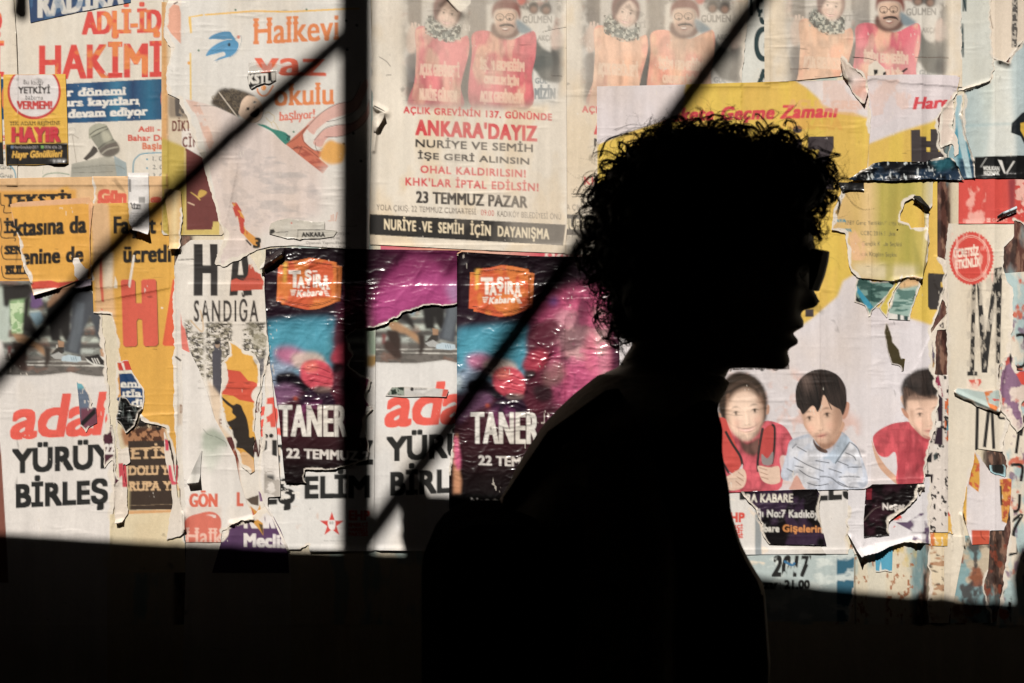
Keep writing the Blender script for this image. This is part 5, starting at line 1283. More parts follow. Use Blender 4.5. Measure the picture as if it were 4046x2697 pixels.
def strike_sheet(label, outline, dx, dy, sd, **k):
    q = Sheet('poster', label, 'poster', FULL, outline, '#cfc6b8', G_P, seed=sd, wr=1.2, rim=4)
    q.mottle('#cdb58f', 120, 200, .58, 6, .5, 20); protest(q, dx, dy, **k); q.T = FULL
    q.mottle('#cfc4b6', 200, 260, .5, 4, .3, 26)
    return q
s = Sheet('poster', 'white poster strip with tall dark green upright letters between two top posters', 'poster', TD, '1180,-260 1760,-260 1760,720 1180,720', '#c4c4bd', seed=40)
for t, y0, y1 in (('Ç', -10, 105), ('Ğ', 225, 500), ('A', 575, 760)):
    s.text(t, 1622 if t != 'Ç' else 1640, 1800 if t != 'Ç' else 1705, y0 + (20 if t == 'Ğ' else 0), y1, '#20383c', 0, 14, 0, bv=8, part='lettering')
s.rect(1592, -200, 1618, 130, '#1d2a2c')
s2 = strike_sheet('second hunger strike poster with orange vests, above the person', '2232,-180 2960,-180 2955,20~ 2930,300~ 2925,500 2990,1005 2230,1005', 705, -3, 5, v1='#d1937f', v2='#d19480', o1='#d6ad8e', k1=.42, k2=.4)
s = Sheet('poster', 'upright dark letters N and A on a pale strip at the top right', 'poster', TE, '1330,-230 1600,-230 1590,0~ 1575,130~ 1590,240~ 1600,400~ 1580,560~ 1400,620~ 1330,620', '#bfc1ba', seed=43, rim=5)
s.text('N', 1392, 1428, -30, 75, '#20383c', 0, 8); s.text('A', 1382, 1412, 168, 388, '#20383c', 0, 10)
s3 = strike_sheet('third hunger strike poster, torn low down, at the top right', '3016,-180 3790,-180 3795,40~ 3800,230 3800,345 3560,330~ 3450,310 3420,320~ 3330,230~ 3325,300 3020,330', 1515, -30, 7, v1='#d49e82', v2='#cb6673', o1='#d6ad8e', k1=.4, k2=.55)
s3.T = TE; s3.line('640,395 740,402 800,418', 7, '#2b2019', w2=3); s3.lines('210,475 280,475 340,470;1070,395 1300,400', 4, '#5a463a'); s3.poly('745,520 750,450 800,415 860,470 870,520', '#cfc4b6', 1); s3.poly('785,480 815,480 812,505 790,520', '#232120'); s3.poly('850,500 870,490 872,515 850,520', '#232120'); s3.poly('975,490 1015,465 1020,475 990,500', '#232120')
s1 = strike_sheet('complete hunger strike poster showing two people in red vests', '1470,-180 2236,-180 2238,250 2240,900 2232,1000 1850,985 1462,965 1460,850 1470,480~ 1520,450~ 1475,425~ 1468,200', 0, 0, 2)
s1.T = TC; s1.lines('1060,180 1150,160 1260,150;140,320 180,345 205,375;180,425 210,420;1110,425 1170,430;1190,275 1250,270', 3, '#3f352f'); s1.line('105,598 140,612 172,630', 12, '#1b1715', w2=5); s1.lift(105, 600, 175, 640, 40, .01); s1.lift(130, 700, 110, 850, 20, .006)
s1.poly('508,-20 580,60 600,72 655,20 660,-60', '#cbc4b8', 1); s1.line('512,-10 545,30 585,72', 12, '#15110f', w2=3); s1.lift(520, 0, 600, 72, 60, .012)
s = Sheet('torn_flap', 'small hanging white tear at the left edge of the complete hunger strike poster', 'scrap', TC, '104,600 170,632 176,660 140,720 125,745 108,740', '#c9c0b2', seed=62, wr=2, jag=2)
s.lift(140, 720, 176, 650, 40, .012)
# ---- yellow posters with printed children
def harekete(p, dx, dy):
    p.T = (dx, dy, 1.0)
    y = '#cfb03c'
    p.poly('2712,300 3109,300 3190,350 3235,390 3247,413 3310,442 3370,445 3436,470 3436,700 3445,1000 3380,1080 3330,1110 3308,1170 3200,1262 3100,1330 2800,1350 2358,1200 2358,570 2485,520 2606,483 2690,440 2700,400', y, 2, part='yellow_print')
    p.mottle('#cda548', 60, 300, .5, 6, .5, 4, 4, '2712,300 3109,300 3190,350 3235,390 3247,413 3310,442 3370,445 3436,470 3436,700 3445,1000 3380,1080 3308,1170 3200,1262 2800,1350 2358,1200 2358,570 2606,483 2690,440')
    p.text('Harekete Geçme Zamanı', 2530, 3306, 432, 482, '#c83a45', -20, 6.5, .22, bv=4, track=.05, part='red_headline') if not dx else None
    d = '#40373a'
    p.text('HAYDİ BİZ', 2545, 3300, 540, 760, d, -6, 17, 0, track=.03) if False else None
    p.poly('2545,540 2588,540 2588,600 2640,600 2640,540 2686,540 2686,760 2640,760 2640,645 2588,645 2588,760 2545,760', d, part='dark_letters')
    p.rect(3130, 550, 3167, 760, d, part='dark_letters'); p.ell(3150, 511, 19, 15, d, part='dark_letters')
    p.poly('3190,540 3293,538 3293,585 3240,700 3293,700 3293,750 3185,750 3185,705 3236,592 3190,592', d, part='dark_letters')
    p.rect(2720, 550, 2760, 760, d, part='dark_letters')
    p.poly('3180,1221 3213,1221 3213,1251 3180,1251', d); p.poly('2600,1090 2680,1078 2680,1110 2640,1115 2640,1135 2670,1135 2670,1165 2640,1165 2640,1185 2685,1185 2685,1222 2600,1222', d, part='dark_letters')
    p.text('yazicinlarcagrisi@mail', 2880, 3118, 1442, 1460, '#4a4543', -3, 2.2)
    p.text('AÇLIK GREVİ', 3110, 3440, 395, 425, '#d09a7a', 6, 5, a=.35); p.text('ANKARA', 3080, 3330, 465, 505, '#cf8f3a', 6, 7, a=.35)
    p.mottle('#d3a893', 60, 60, .56, 8, .4, 15, 4, '3250,300 3436,300 3436,470 3250,440')
    # the printed children
    p.T = (TM[0] + dx, TM[1] + dy, TM[2])
    red = '#ca5562'; skin = '#d6b8a4'; sk2 = '#dcc2b0'
    p.mottle('#cf9f8e', 60, 70, .5, 7, .6, 9, 4, '380,260 1000,260 1560,700 1500,1260 860,1260 700,700', 30)
    # girl
    p.smooth('240,700 330,670 460,760 620,800 720,700 880,740 960,850 990,930 920,1000 850,1030 840,1310 340,1330 300,1200 260,950', red, 2, part='red_shirt')
    p.smooth('500,840 560,900 680,840 700,900 640,1000 560,990 510,930', '#6e4c44', 4)
    p.smooth('300,520 320,400 400,300 500,265 620,300 700,380 735,480 738,600 720,700 640,740 380,700 320,640', '#36291f', 4, part='printed_girl')
    p.smooth('384,560 418,480 474,428 545,405 620,432 664,500 700,600 696,700 668,790 610,860 560,880 500,860 430,800 382,690', skin, 4, part='printed_girl')
    p.smooth('640,480 700,500 712,620 690,740 630,840 650,700', '#a57f69', 14, .6); p.smooth('380,480 410,470 400,640 430,780 385,680', '#a9836d', 12, .6); p.smooth('430,660 500,650 510,720 450,730', '#d3aa94', 12, .6); p.smooth('610,640 680,630 680,700 620,700', '#cfa690', 12, .6); p.smooth('400,470 470,415 560,400 640,430 690,520 650,480 560,440 470,460 410,540', '#5a4334', 9, .6)
    p.smooth('430,520 560,460 640,540 650,700 560,760 450,700', sk2, 26, .8); p.smooth('740,560 760,570 755,630 730,640', '#b98d77', 3); p.smooth('310,620 330,640 330,680 312,660', '#b98d77', 3)
    p.lines('385,440 450,380 540,352 640,400 690,470', 18, '#5d4a40', bl=7, a=.7)
    GF = '384,560 418,480 474,428 545,405 620,432 664,500 700,600 696,700 668,790 610,860 560,880 500,860 430,800 382,690'; p.face(GF, 549, 640, 168, 225, -8, .0, 1, .8, 1.0, 1.0, .5); p.strands('300,520 320,400 400,300 500,265 620,300 700,380 735,480 738,600 715,560 690,490 630,420 540,385 455,410 395,470 370,560 345,640 320,640', -20, .6, 8, 3)
    p.folds('240,700 330,670 460,760 620,800 720,700 880,740 960,850 990,930 920,1000 850,1030 840,1310 340,1330 300,1200 260,950', 90, 160, .4, 2)
    p.smooth('300,690 370,680 400,760 500,1000 520,1100 460,1170 400,1130 320,1000 265,900', '#c5473f', 2); p.lines('370,790 430,900 500,1010 520,1090', 22, '#2f2a29'); p.lines('265,940 330,1040 400,1160', 20, '#2f2a29'); p.smooth('400,1150 460,1165 520,1080 510,1160 450,1180', '#c9c5c6', 1)
    p.smooth('690,800 790,740 800,1000 770,1080 700,1050 660,950', '#b9433f', 2); p.lines('780,730 806,770 800,960 780,1080', 20, '#2f2a29'); p.lines('700,760 675,900 655,1060 660,1150', 22, '#2f2a29'); p.smooth('690,990 740,1030 790,970 780,1080 700,1080', '#8f8585', 2)
    p.smooth('660,1095 760,1110 840,1100 855,1180 850,1240 780,1260 700,1230 665,1150', skin, 2); p.lines('665,1110 740,1135;672,1150 745,1175;680,1190 750,1215', 6, '#9b7360', bl=1)
    p.smooth('320,1230 400,1180 520,1120 555,1200 520,1290 400,1310', skin, 2); p.lines('480,1150 530,1190;470,1190 530,1230;460,1230 510,1270', 6, '#9b7360', bl=1)
    # boy in a striped polo shirt
    p.smooth('940,880 1040,830 1130,810 1380,790 1480,870 1560,980 1600,1290 1090,1300 1010,1160 930,1230 860,1180 910,1000', '#b9bfcd', 3, part='striped_shirt'); p.mottle('#c9c9cf', 60, 60, .5, 7, .7, 19, 4, '940,880 1380,790 1560,980 1600,1290 1090,1300 930,1230')
    for t in ('1000,925 1090,975', '975,1020 1100,1090 1240,1145', '1020,1130 1100,1185 1200,1215', '1165,1050 1290,1070', '1200,1190 1300,1200 1400,1270 1550,1290', '1285,1120 1400,1160', '1350,1050 1460,1095', '1430,980 1500,1010 1525,1050', '1450,1110 1575,1105', '1370,1195 1460,1190 1560,1195', '1480,890 1540,940 1570,1020', '1360,1235 1450,1280', '910,1120 970,1150', '1090,1245 1180,1270 1280,1255', '960,940 1000,900', '980,1095 1060,1110'): p.line(t, 7, '#4a4d55', bl=1)
    p.smooth('1230,1030 1300,980 1400,830 1470,880 1350,1070 1290,1040', '#aab8c9', 2); p.line('1472,885 1340,1075', 8, '#3a4046'); p.smooth('1150,860 1180,910 1270,960 1260,985 1190,960 1150,900', '#5a463f', 3)
    p.smooth('1070,700 1150,850 1200,920 1260,950 1340,900 1400,800 1400,700', '#bd947c', 3); p.smooth('950,1270 1000,1180 1060,1280 1070,1302 940,1306', '#c99a8c', 3)
    p.smooth('1035,600 1060,700 1100,790 1170,870 1240,900 1310,880 1380,780 1410,650 1400,500 1200,450 1050,520', '#d0ac96', 4, part='printed_boy'); p.smooth('1120,700 1240,650 1330,700 1300,820 1220,850', '#d3b29c', 24, .7); p.smooth('1330,560 1400,560 1400,700 1350,830 1260,890 1310,780', '#9c755f', 18, .6); p.smooth('1040,620 1080,640 1090,740 1150,850 1080,760', '#a17a64', 12, .6); p.smooth('1190,870 1260,905 1340,860 1330,930 1250,950', '#8d6753', 14, .7)
    p.face('1035,600 1060,700 1100,790 1170,870 1240,900 1310,880 1380,780 1410,650 1400,500 1200,450 1050,520', 1216, 678, 178, 240, -11, -.12, 0, 1.2, 1, 1, .45)
    p.smooth('1410,560 1450,530 1470,560 1450,650 1410,680', '#ba8a76', 3)
    p.smooth('990,450 1010,360 1070,290 1160,248 1270,250 1370,300 1430,390 1443,490 1440,560 1410,650 1385,600 1330,570 1290,540 1240,470 1215,560 1185,620 1160,575 1130,570 1060,640 1030,600 1000,560', '#2e2522', 3, part='printed_boy'); p.lines('1180,300 1240,430 1310,600;1150,300 1180,450 1190,600', 8, '#151110', bl=1); p.smooth('1050,330 1110,290 1130,400 1080,480', '#4a3d38', 20, .6)
    p.strands('990,450 1010,360 1070,290 1160,248 1270,250 1370,300 1430,390 1443,490 1440,560 1410,650 1385,600 1330,570 1290,540 1240,470 1215,560 1185,620 1160,575 1130,570 1060,640 1030,600 1000,560', 75, .8, 7, 5, (1090, 340, 80)); p.folds('940,880 1130,810 1380,790 1480,870 1560,980 1600,1290 1090,1300 1010,1160 930,1230 860,1180 910,1000', 90, 140, .28, 4)
def boy2(p):
    p.T = TM; red = '#ca505b'; skin = '#d3b09b'
    p.smooth('1665,870 1700,960 1790,1100 1890,1200 1900,1260 1860,1240 1740,1120 1690,1000', '#c59d85', 2)
    p.smooth('1675,860 1720,790 1830,730 1930,710 2010,715 2110,830 2230,860 2200,960 2130,1120 2110,1260 1895,1262 1890,1100 1870,975 1800,1020 1720,990', red, 2, part='red_shirt')
    p.smooth('1935,470 1960,600 1990,700 2030,760 2110,840 2190,865 2250,850 2260,600 2240,480', skin, 3, part='printed_boy'); p.smooth('1925,590 1950,590 1985,640 1990,680 1950,650', '#b8876f', 3)
    p.smooth('1930,470 1925,400 1960,320 2030,260 2120,235 2200,250 2260,400 2240,470 2180,500 2080,490 1990,480 1975,540 1970,610 1945,580', '#2c2421', 4, part='printed_boy'); p.smooth('1960,400 2100,480 2220,470 2230,510 1990,520 1960,480', '#6b5346', 10, .8)
    p.face('1960,500 1980,650 2030,760 2110,840 2190,865 2250,850 2260,600 2240,480 2000,480', 2142, 657, 162, 210, -5, .12, 0, .8, 1, 1, .46)
    p.strands('1930,470 1925,400 1960,320 2030,260 2120,235 2200,250 2260,400 2240,470 2180,500 2080,490 1990,480 1975,540 1970,610 1945,580', 80, .8, 7, 5, (2060, 330, 60)); p.folds('1675,860 1720,790 1830,730 1930,710 2010,715 2110,830 2230,860 2200,960 2130,1120 2110,1260 1895,1262 1890,1100 1870,975 1800,1020 1720,990', 90, 160, .35, 6); p.smooth('2000,620 2030,600 2040,720 2110,830 2040,760', '#a5806a', 12, .6); p.smooth('2100,690 2170,680 2170,760 2110,750', '#d6b29c', 14, .6); p.smooth('2000,520 2200,510 2230,560 2000,560', '#d2ae97', 12, .5); p.smooth('2040,760 2110,840 2200,870 2120,880 2030,800', '#8f2b37', 10, .6); p.mottle('#8f2634', 40, 90, .55, 6, .6, 21, 3, '1895,740 2230,860 2110,1260 1895,1262')
G_H = 'yellow posters with printed children'
s = Sheet('poster', 'second yellow poster with a torn boy in red, beside the rust rib', 'poster', FULL,
          '3425,300 3560,295 3790,300 3780,370~ 3740,420~ 3700,470~ 3705,560~ 3740,640 3700,700 3700,1020~ 3735,1080~ 3720,1180~ 3675,1300~ 3680,1420~ 3705,1600~ 3690,1700~ 3665,1780~ 3645,1905 3425,1925', '#c9c1c4', G_H, seed=44, wr=1.3)
harekete(s, 1070, 0); s.T = FULL; s.rect(3433, 1300, 3750, 1930, '#cbc5c9', 2); boy2(s)
s.T = TL; s.poly('860,790 985,800 985,850 945,850 945,900 985,905 985,960 945,962 945,1005 985,1010 980,1055 875,1055 857,1035 855,810', '#35302f', part='dark_letters'); s.poly('720,1140 860,1205 890,1170 890,1300 720,1300', '#cbc5c9')
s.T = TE; s.poly('735,548 1240,530 1380,530 1350,650 1060,770 765,895', '#cbc1c4', 2); s.mottle('#d3b0a2', 50, 60, .55, 8, .5, 6, 4, '740,560 1100,540 1050,740 780,800'); s.text('Hareke', 1048, 1420, 672, 752, '#c83a45', -14, 10, .22, bv=4, part='red_headline')
s.poly('1040,895 1100,893 1102,970 1175,970 1175,890 1232,888 1225,1115 1170,1117 1172,1015 1102,1015 1102,1117 1043,1118', '#3b3334', part='dark_letters'); s.rect(1250, 960, 1325, 1110, '#3b3334')
s = Sheet('poster', 'yellow poster with a girl and a boy in a striped shirt, behind the person', 'poster', FULL,
          '2358,342 2700,335 3110,322 3400,315 3425,320~ 3430,420~ 3436,520 3420,700 3440,1000 3440,1920 3410,1930 3200,1935 2850,1945 2358,1940', '#cbc4c6', G_H, seed=36, wr=1.3)
harekete(s, 0, 0); s.T = TD; s.poly('330,718 1062,700 1040,760 1060,800 1000,950 850,1010 600,1090 335,1195', '#c9c0c2', 3)
s = Sheet('paper_scrap', 'curled pinkish peel at the joint between the two yellow posters', 'scrap', TE, '545,405 560,395~ 620,440~ 700,520~ 735,550~ 740,640 715,720~ 690,700~ 640,640~ 600,560~ 570,520', '#c9b8ab', seed=48, wr=2.4, jag=4, rim=3)
s.grad(540, 400, 740, 700, ['#bfae9d', '#cdbfb2', '#c9bcb9', '#cf9f90', '#c9b9b5']); s.lift(545, 405, 600, 540, 50, .014); s.lift(735, 640, 715, 720, 30, .01)
s = Sheet('paper_scrap', 'ragged white strip torn down the word on the second yellow poster', 'scrap', TE, '1340,690~ 1290,690~ 1240,780~ 1225,900~ 1240,1020~ 1290,1000~ 1320,990~ 1340,1080~ 1365,1060~ 1360,960~ 1320,860~ 1340,760~', '#cfbfb3', seed=49, jag=6, rim=5)
# ---- cabaret posters
def taner(p, dx, dy, right=True):
    p.T = (TJ[0] + dx, TJ[1] + dy, TJ[2])
    p.grad(0, 100, 0, 2200, ['#1c1218', '#271722', '#281824', '#3a2230', '#54283c', '#4a2530', '#3b1d24', '#1d1214', '#100c0e'])
    p.smooth('850,760 900,720 1100,700 1300,690 1440,720 1440,1000 1400,1120 1250,1150 1000,1180 860,1250 840,1000', '#3f869c', 26); p.smooth('870,830 1100,760 1400,790 1400,960 1100,1000 880,1000', '#4a9ab0', 30, .8)
    p.smooth('845,1080 1000,1030 1100,1120 1050,1250 900,1260 845,1200', '#8f98ae', 30, .8); p.ell(850, 1170, 40, 60, '#b9c4c6', 24, .9)
    p.smooth('930,960 1040,930 1130,960 1200,1010 1180,1090 1080,1080 960,1040', '#c25f86', 24, .8); p.smooth('1080,1000 1250,980 1340,1040 1300,1120 1180,1130 1090,1090', '#c8b3a8', 16, .9)
    # big smoke cloud on the right
    p.smooth('1500,560 1700,420 1900,380 2080,480 2100,1100 2050,1300 1800,1400 1600,1250 1500,1000', '#a6426a', 50, .9)
    p.smooth('1640,640 1760,560 1850,600 1800,760 1650,860 1620,760', '#c58a9a', 26, .8); p.smooth('1700,760 1900,700 2000,820 1900,980 1760,1000', '#c9a0a0', 30, .8); p.smooth('1900,800 2060,760 2100,1000 2040,1150 1920,1060', '#cf6f85', 26, .9); p.smooth('1980,600 2080,650 2080,1150 2040,1200', '#c9b5ae', 26, .6)
    p.mottle('#cf5f8a', 70, 60, .56, 8, .6, 3, 4, '1450,450 2100,400 2100,1300 1600,1300', 20); p.mottle('#3a1a30', 60, 90, .56, 7, .6, 6, 4, '1350,500 1950,400 1900,1400 1450,1400', 30); p.ell(1640, 500, 40, 36, '#54509a', 22, .7)
    # dark profile in the smoke
    p.smooth('1440,740 1600,640 1700,700 1640,900 1600,1100 1620,1300 1520,1420 1420,1400 1400,1320 1430,1250 1400,1190 1420,1140 1430,1090 1395,1060 1390,1020 1425,950 1415,860', '#5a2434', 12, .92, part='smoky_profile')
    p.smooth('1400,1010 1450,930 1560,900 1600,960 1560,1040 1480,1080 1410,1060', '#b03a50', 18, .85); p.smooth('1410,1080 1480,1070 1500,1110 1440,1150 1410,1130', '#1d1016', 8, .9); p.smooth('1480,1200 1600,1190 1640,1290 1560,1340 1490,1290', '#2b1a20', 14, .9)
    p.smooth('1630,1000 1720,1010 1740,1120 1640,1200 1560,1150', '#8a6a66', 22, .7)
    # fist and microphone
    p.smooth('1140,1120 1180,1060 1280,1040 1370,1080 1405,1160 1395,1270 1300,1300 1220,1280 1160,1220', '#c94a5c', 5, part='printed_fist'); p.smooth('1170,1080 1250,1055 1290,1120 1200,1140', '#dd7a6a', 14, .8); p.lines('1200,1100 1300,1110 1390,1150;1190,1150 1300,1170 1400,1200;1210,1210 1300,1225 1390,1245', 6, '#8a2b3c', bl=2)
    p.smooth('935,1200 950,1160 1010,1145 1090,1150 1170,1230 1240,1290 1180,1310 1080,1260 990,1255 945,1240', '#17101a', 4, part='microphone'); p.line('885,1215 940,1212', 7, '#1a1418')
    p.smooth('900,1300 1000,1240 1120,1270 1130,1330 1000,1400 900,1480 850,1500 850,1350', '#7d5577', 16, .85); p.smooth('1160,1330 1300,1260 1400,1330 1420,1420 1250,1430 1140,1420', '#2c1c30', 8, .9); p.smooth('1260,1270 1380,1260 1390,1300 1280,1310', '#7d6a66', 6, .8); p.ell(1100, 1360, 16, 14, '#b9502f', 6)
    p.mottle('#8b3f74', 60, 60, .6, 7, .5, 9, 4, '1100,1400 1700,1300 1700,1568 1100,1568', 20)
    # badge
    B = '945,560 985,565 985,585 1030,590 1100,610 1200,630 1290,622 1380,590 1425,570 1430,565 1472,560 1485,270 1440,265 1440,240 1300,212 1215,203 1120,225 1050,232 1010,235 1005,262 958,262'
    p.poly(B, '#cc5a30', part='badge'); p.mottle('#d8862f', 50, 70, .5, 8, .6, 12, 3, B); p.poly('1000,240 1040,235 1030,300 1025,400 1000,410', '#d9b03a', 6, .9)
    for o_ in (14, 26):
        p.line('%d,%d %d,%d %d,%d %d,%d %d,%d %d,%d %d,%d %d,%d %d,%d %d,%d %d,%d %d,%d %d,%d %d,%d %d,%d %d,%d' % (960 + o_, 545, 1000 + o_, 548, 1000 + o_, 572 - o_ // 2, 1100, 600 - o_, 1210, 618 - o_, 1330, 600 - o_, 1420 - o_, 565 - o_ // 2, 1420 - o_, 545, 1462 - o_, 540, 1468 - o_, 285, 1425 - o_, 280, 1425 - o_, 262, 1215, 215 + o_, 1025 + o_, 255, 1022 + o_, 280, 970 + o_, 282), 4, '#3d1f1b', sm=False)
    wt = '#ddd3c9'
    p.text('T', 1040, 1150, 312, 440, wt, 0, 12, part='badge_lettering'); p.text('A', 1112, 1180, 362, 448, wt, 0, 8, part='badge_lettering'); p.text('Ş', 1175, 1235, 312, 395, wt, 0, 7, part='badge_lettering'); p.text('I', 1238, 1262, 345, 440, wt, 0, 10, part='badge_lettering'); p.text('R', 1258, 1325, 340, 440, wt, 0, 10, part='badge_lettering'); p.text('A', 1318, 1380, 350, 462, wt, 0, 6, 0, serif=8, part='badge_lettering')
    p.rect(1240, 305, 1280, 318, wt); p.rect(1185, 440, 1218, 452, wt)
    p.text('Kabare', 1108, 1325, 470, 522, wt, -12, 4, .2, part='badge_lettering')
    for k in range(4): p.line('%d,%d %d,%d' % (1058 + k * 3, 470 + k * 13, 1108 - k * 5, 468 + k * 13), 9, wt); p.line('%d,%d %d,%d' % (1330 + k * 6, 470 + k * 14, 1360 + k * 8, 472 + k * 14), 9, wt)
    # lettering
    p.T = (TK[0] + dx, TK[1] + dy, TK[2])
    p.text('TANER', 892, 1440, 250, 488, '#d6d2cc', 4, 17, 0, bv=3, track=.04, part='title'); p.text('ASLAN', 1520, 2150, 262, 500, '#d6d2cc', 4, 15, 0, bv=4, part='title')
    p.text('22 TEMMUZ 2017', 960, 1760, 585, 655, '#cfc9c4', 30, 6, 0, bv=3, part='date_line'); p.text('Saat:21.00', 1500, 1800, 715, 765, '#8b8583', 12, 3)
    p.text('Neşet Özgür', 900, 1380, 912, 966, '#c9c4c0', 10, 4, part='date_line')
G_T = 'cabaret posters with an orange badge'
s = Sheet('poster', 'first cabaret poster, ripped along its right side, with a magenta corner', 'poster', FULL,
          '1052,985 1110,978 1480,985 1826,990 1806,1000 1806,1199~ 1735,1204~ 1668,1210~ 1610,1228~ 1567,1256~ 1510,1285~ 1462,1292 1410,1300~ 1370,1330~ 1400,1400~ 1380,1440~ 1430,1480~ 1470,1500~ 1445,1560~ 1475,1610~ 1440,1660~ 1442,1700~ 1460,1780 1453,1813~ 1316,1853~ 1206,1853~ 1200,1880~ 1224,1905 1129,1905 1103,1630 1072,1457 1047,1120', '#281824', G_T, seed=50, mat='gloss', crinkle=1.35, th=1e-3, jag=8, rim=4)
taner(s, -757, -28); s.T = TJ
s.smooth('130,400 200,200 350,100 700,100 880,100 880,800 600,800 130,800', '#8a2f63', 60); s.smooth('150,500 400,350 700,250 850,350 860,540 500,560 250,700', '#ad4582', 40, .9); s.smooth('100,100 300,90 450,110 300,250 180,420 100,600', '#2a0f20', 30, .9); s.smooth('560,120 850,110 860,200 760,300 700,180', '#4a1634', 30, .8); s.smooth('760,380 860,360 860,500 800,500', '#a58ab0', 20, .7)
s.lift(1462, 0, 1462, 0, 1, 0)
s = Sheet('poster', 'second cabaret poster with crinkled pink smoke, left of the person', 'poster', FULL,
          '1806,1060 1812,1002 1826,995 2100,1012 2370,1016 2440,1030 2445,1500 2440,2010 2395,2030 1775,2010 1775,1870~ 1790,1750 1806,1600', '#281824', G_T, seed=54, mat='gloss', crinkle=1.35, th=1e-3)
taner(s, 0, 0); s.T = TK; s.poly('770,440 800,410 815,700 830,780 822,890 768,888', '#c98f6a', 5, .9); s.poly('770,430 800,440 825,600 822,680 800,700 775,640', '#cf5a86', 10, .9)
s.poly('770,880 1500,900 1500,1100 770,1100', '#0f0c0d', 6, .95); s.text('Neşet Özgür', 900, 1380, 912, 966, '#c9c4c0', 10, 4, part='date_line')
s = Sheet('clear_tape', 'clear tape and a small grey slip across the red letters between the cabaret posters', 'tape', TJ,
          '255,1280 310,1210 420,1205 600,1212 740,1225 780,1230 760,1290 600,1285 420,1292', '#c3bfba', seed=57, mat='semi', crinkle=.35, wr=1)
s.poly('275,1272 315,1212 412,1208 412,1276', '#23332a'); s.mottle('#9aa59a', 9, 16, .55, 12, .9, 3, 2, '275,1272 315,1212 412,1208 412,1276'); s.rect(420, 1225, 705, 1268, '#c3c1bf'); s.ell(478, 1226, 15, 15, '#2a2827'); s.text('akademi', 500, 600, 1214, 1234, '#4a4745', 0, 1.5)
s.poly('735,1225 782,1228 765,1290 722,1288', '#cc5a4c', 2)
# ---- scraps of cabaret poster under the printed children
s = Sheet('poster', 'black cabaret scrap reading KABARE, No:7 Kadıköy and orange Gişelerin', 'poster', TN,
          '235,170 800,150 830,200~ 820,330~ 850,470 875,570 450,562~ 395,480~ 385,400~ 350,300~ 262,210~', '#171315', G_T, seed=60, mat='gloss', crinkle=.9, jag=5)
s.mottle('#4a3550', 60, 90, .56, 7, .6, 3); s.text('TAŞRA KABARE', 140, 626, 190, 250, '#cfc8bc', -2, 5, .03, bv=3, part='lettering'); s.text('lığı No:7 Kadıköy', 320, 818, 305, 358, '#c9c5c0', 6, 3, part='lettering')
s.text('Kabare', 340, 526, 418, 468, '#cfcac0', 2, 5, part='lettering'); s.text('Gişelerinden', 545, 960, 418, 468, '#d08a4a', 8, 5, part='lettering')
s = Sheet('poster', 'black cabaret scrap with the word Neşet beside purple splatters', 'poster', TN,
          '1212,115 1570,110~ 1545,160~ 1540,220~ 1480,280~ 1400,340~ 1340,390~ 1330,460~ 1345,490 1150,505 1148,380 1165,150', '#181113', G_T, seed=61, mat='gloss', crinkle=1.1, jag=6)
s.mottle('#3a1f2a', 50, 60, .5, 7, .8, 3); s.text('Neşet Ö', 1288, 1530, 258, 305, '#c9c2bd', -4, 5, part='lettering'); s.poly('1165,150 1212,145 1208,230 1170,230', '#7c2430', 2); s.line('1150,385 1180,350 1230,300 1275,282', 8, '#7a6c68', w2=3)
s = Sheet('torn_flap', 'small white rolled curl at the corner of the Neşet scrap', 'scrap', TN, '1540,112 1595,115 1600,150~ 1580,155 1565,200~ 1550,155', '#cdc6bd', seed=63, wr=2, jag=2)
s.lift(1540, 130, 1600, 130, 40, .01)
# ---- black foil, olive sheet and teal scraps at the right of the head
s = Sheet('poster', 'olive yellow torn sheet with faded book list beside the rust rib', 'poster', TL,
          '385,122 890,103 885,300~ 862,330~ 850,480~ 865,560~ 848,700 800,840~ 700,820 600,850 350,825~ 290,760~ 270,620~ 255,500~ 150,475~ 165,330~ 235,170 385,190|650,410~ 660,340~ 690,270~ 745,245~ 820,320 830,460~ 730,465~ 715,430~|612,550 640,400 640,470', '#bda550', seed=62, wr=2.2, jag=5, th=.8e-3)
s.grad(150, 0, 890, 0, ['#c7a46a', '#c9a765', '#c4a55e', '#cdaf78', '#a79a3f', '#b5a448', '#a2983c', '#b7a54c', '#c5bba2']); s.poly('235,125 390,120 385,190 235,185', '#33302f', 1); s.poly('300,720 800,740 760,840 600,850 340,830', '#cdbf9f', 20, .8); s.poly('560,130 640,120 600,850 545,850', '#9d9238', 10, .7); s.poly('740,500 820,780 760,820', '#8e8736', 8, .6)
for k, t in enumerate(('IBBY Genç Yetişkin Kurgu Ödülü', 'CCBC 2016 Seçkisi', 'Gençlik Kitabı Seçkisi', 'Çocuk Kitapları Seçkisi')): s.text(t, (255, 365, 375, 330)[k], (720, 620, 665, 630)[k], 408 + k * 76, 438 + k * 76, '#4a4d45', 6, 1.4, wear=.3)
s.text('AYA', 180, 260, 400, 420, '#4a8a9c', 0, 3); s.text('OKUMA', 200, 300, 470, 490, '#4a8a9c', 0, 3); s.mottle('#d8ab84', 50, 80, .5, 8, .8, 3, 4, '270,420 380,480 420,700 300,700')
s.lift(600, 850, 800, 830, 40, .006); s.lift(850, 480, 800, 840, 26, .008)
s = Sheet('paper_scrap', 'black bent tear curling over the hole in the olive sheet', 'scrap', TL, '735,245 750,228 790,232 850,300 870,340 858,345 825,345 790,290 765,262', '#1d1a16', seed=5, jag=2, rim=0, wr=2)
s.lift(735, 245, 850, 320, 40, .01)
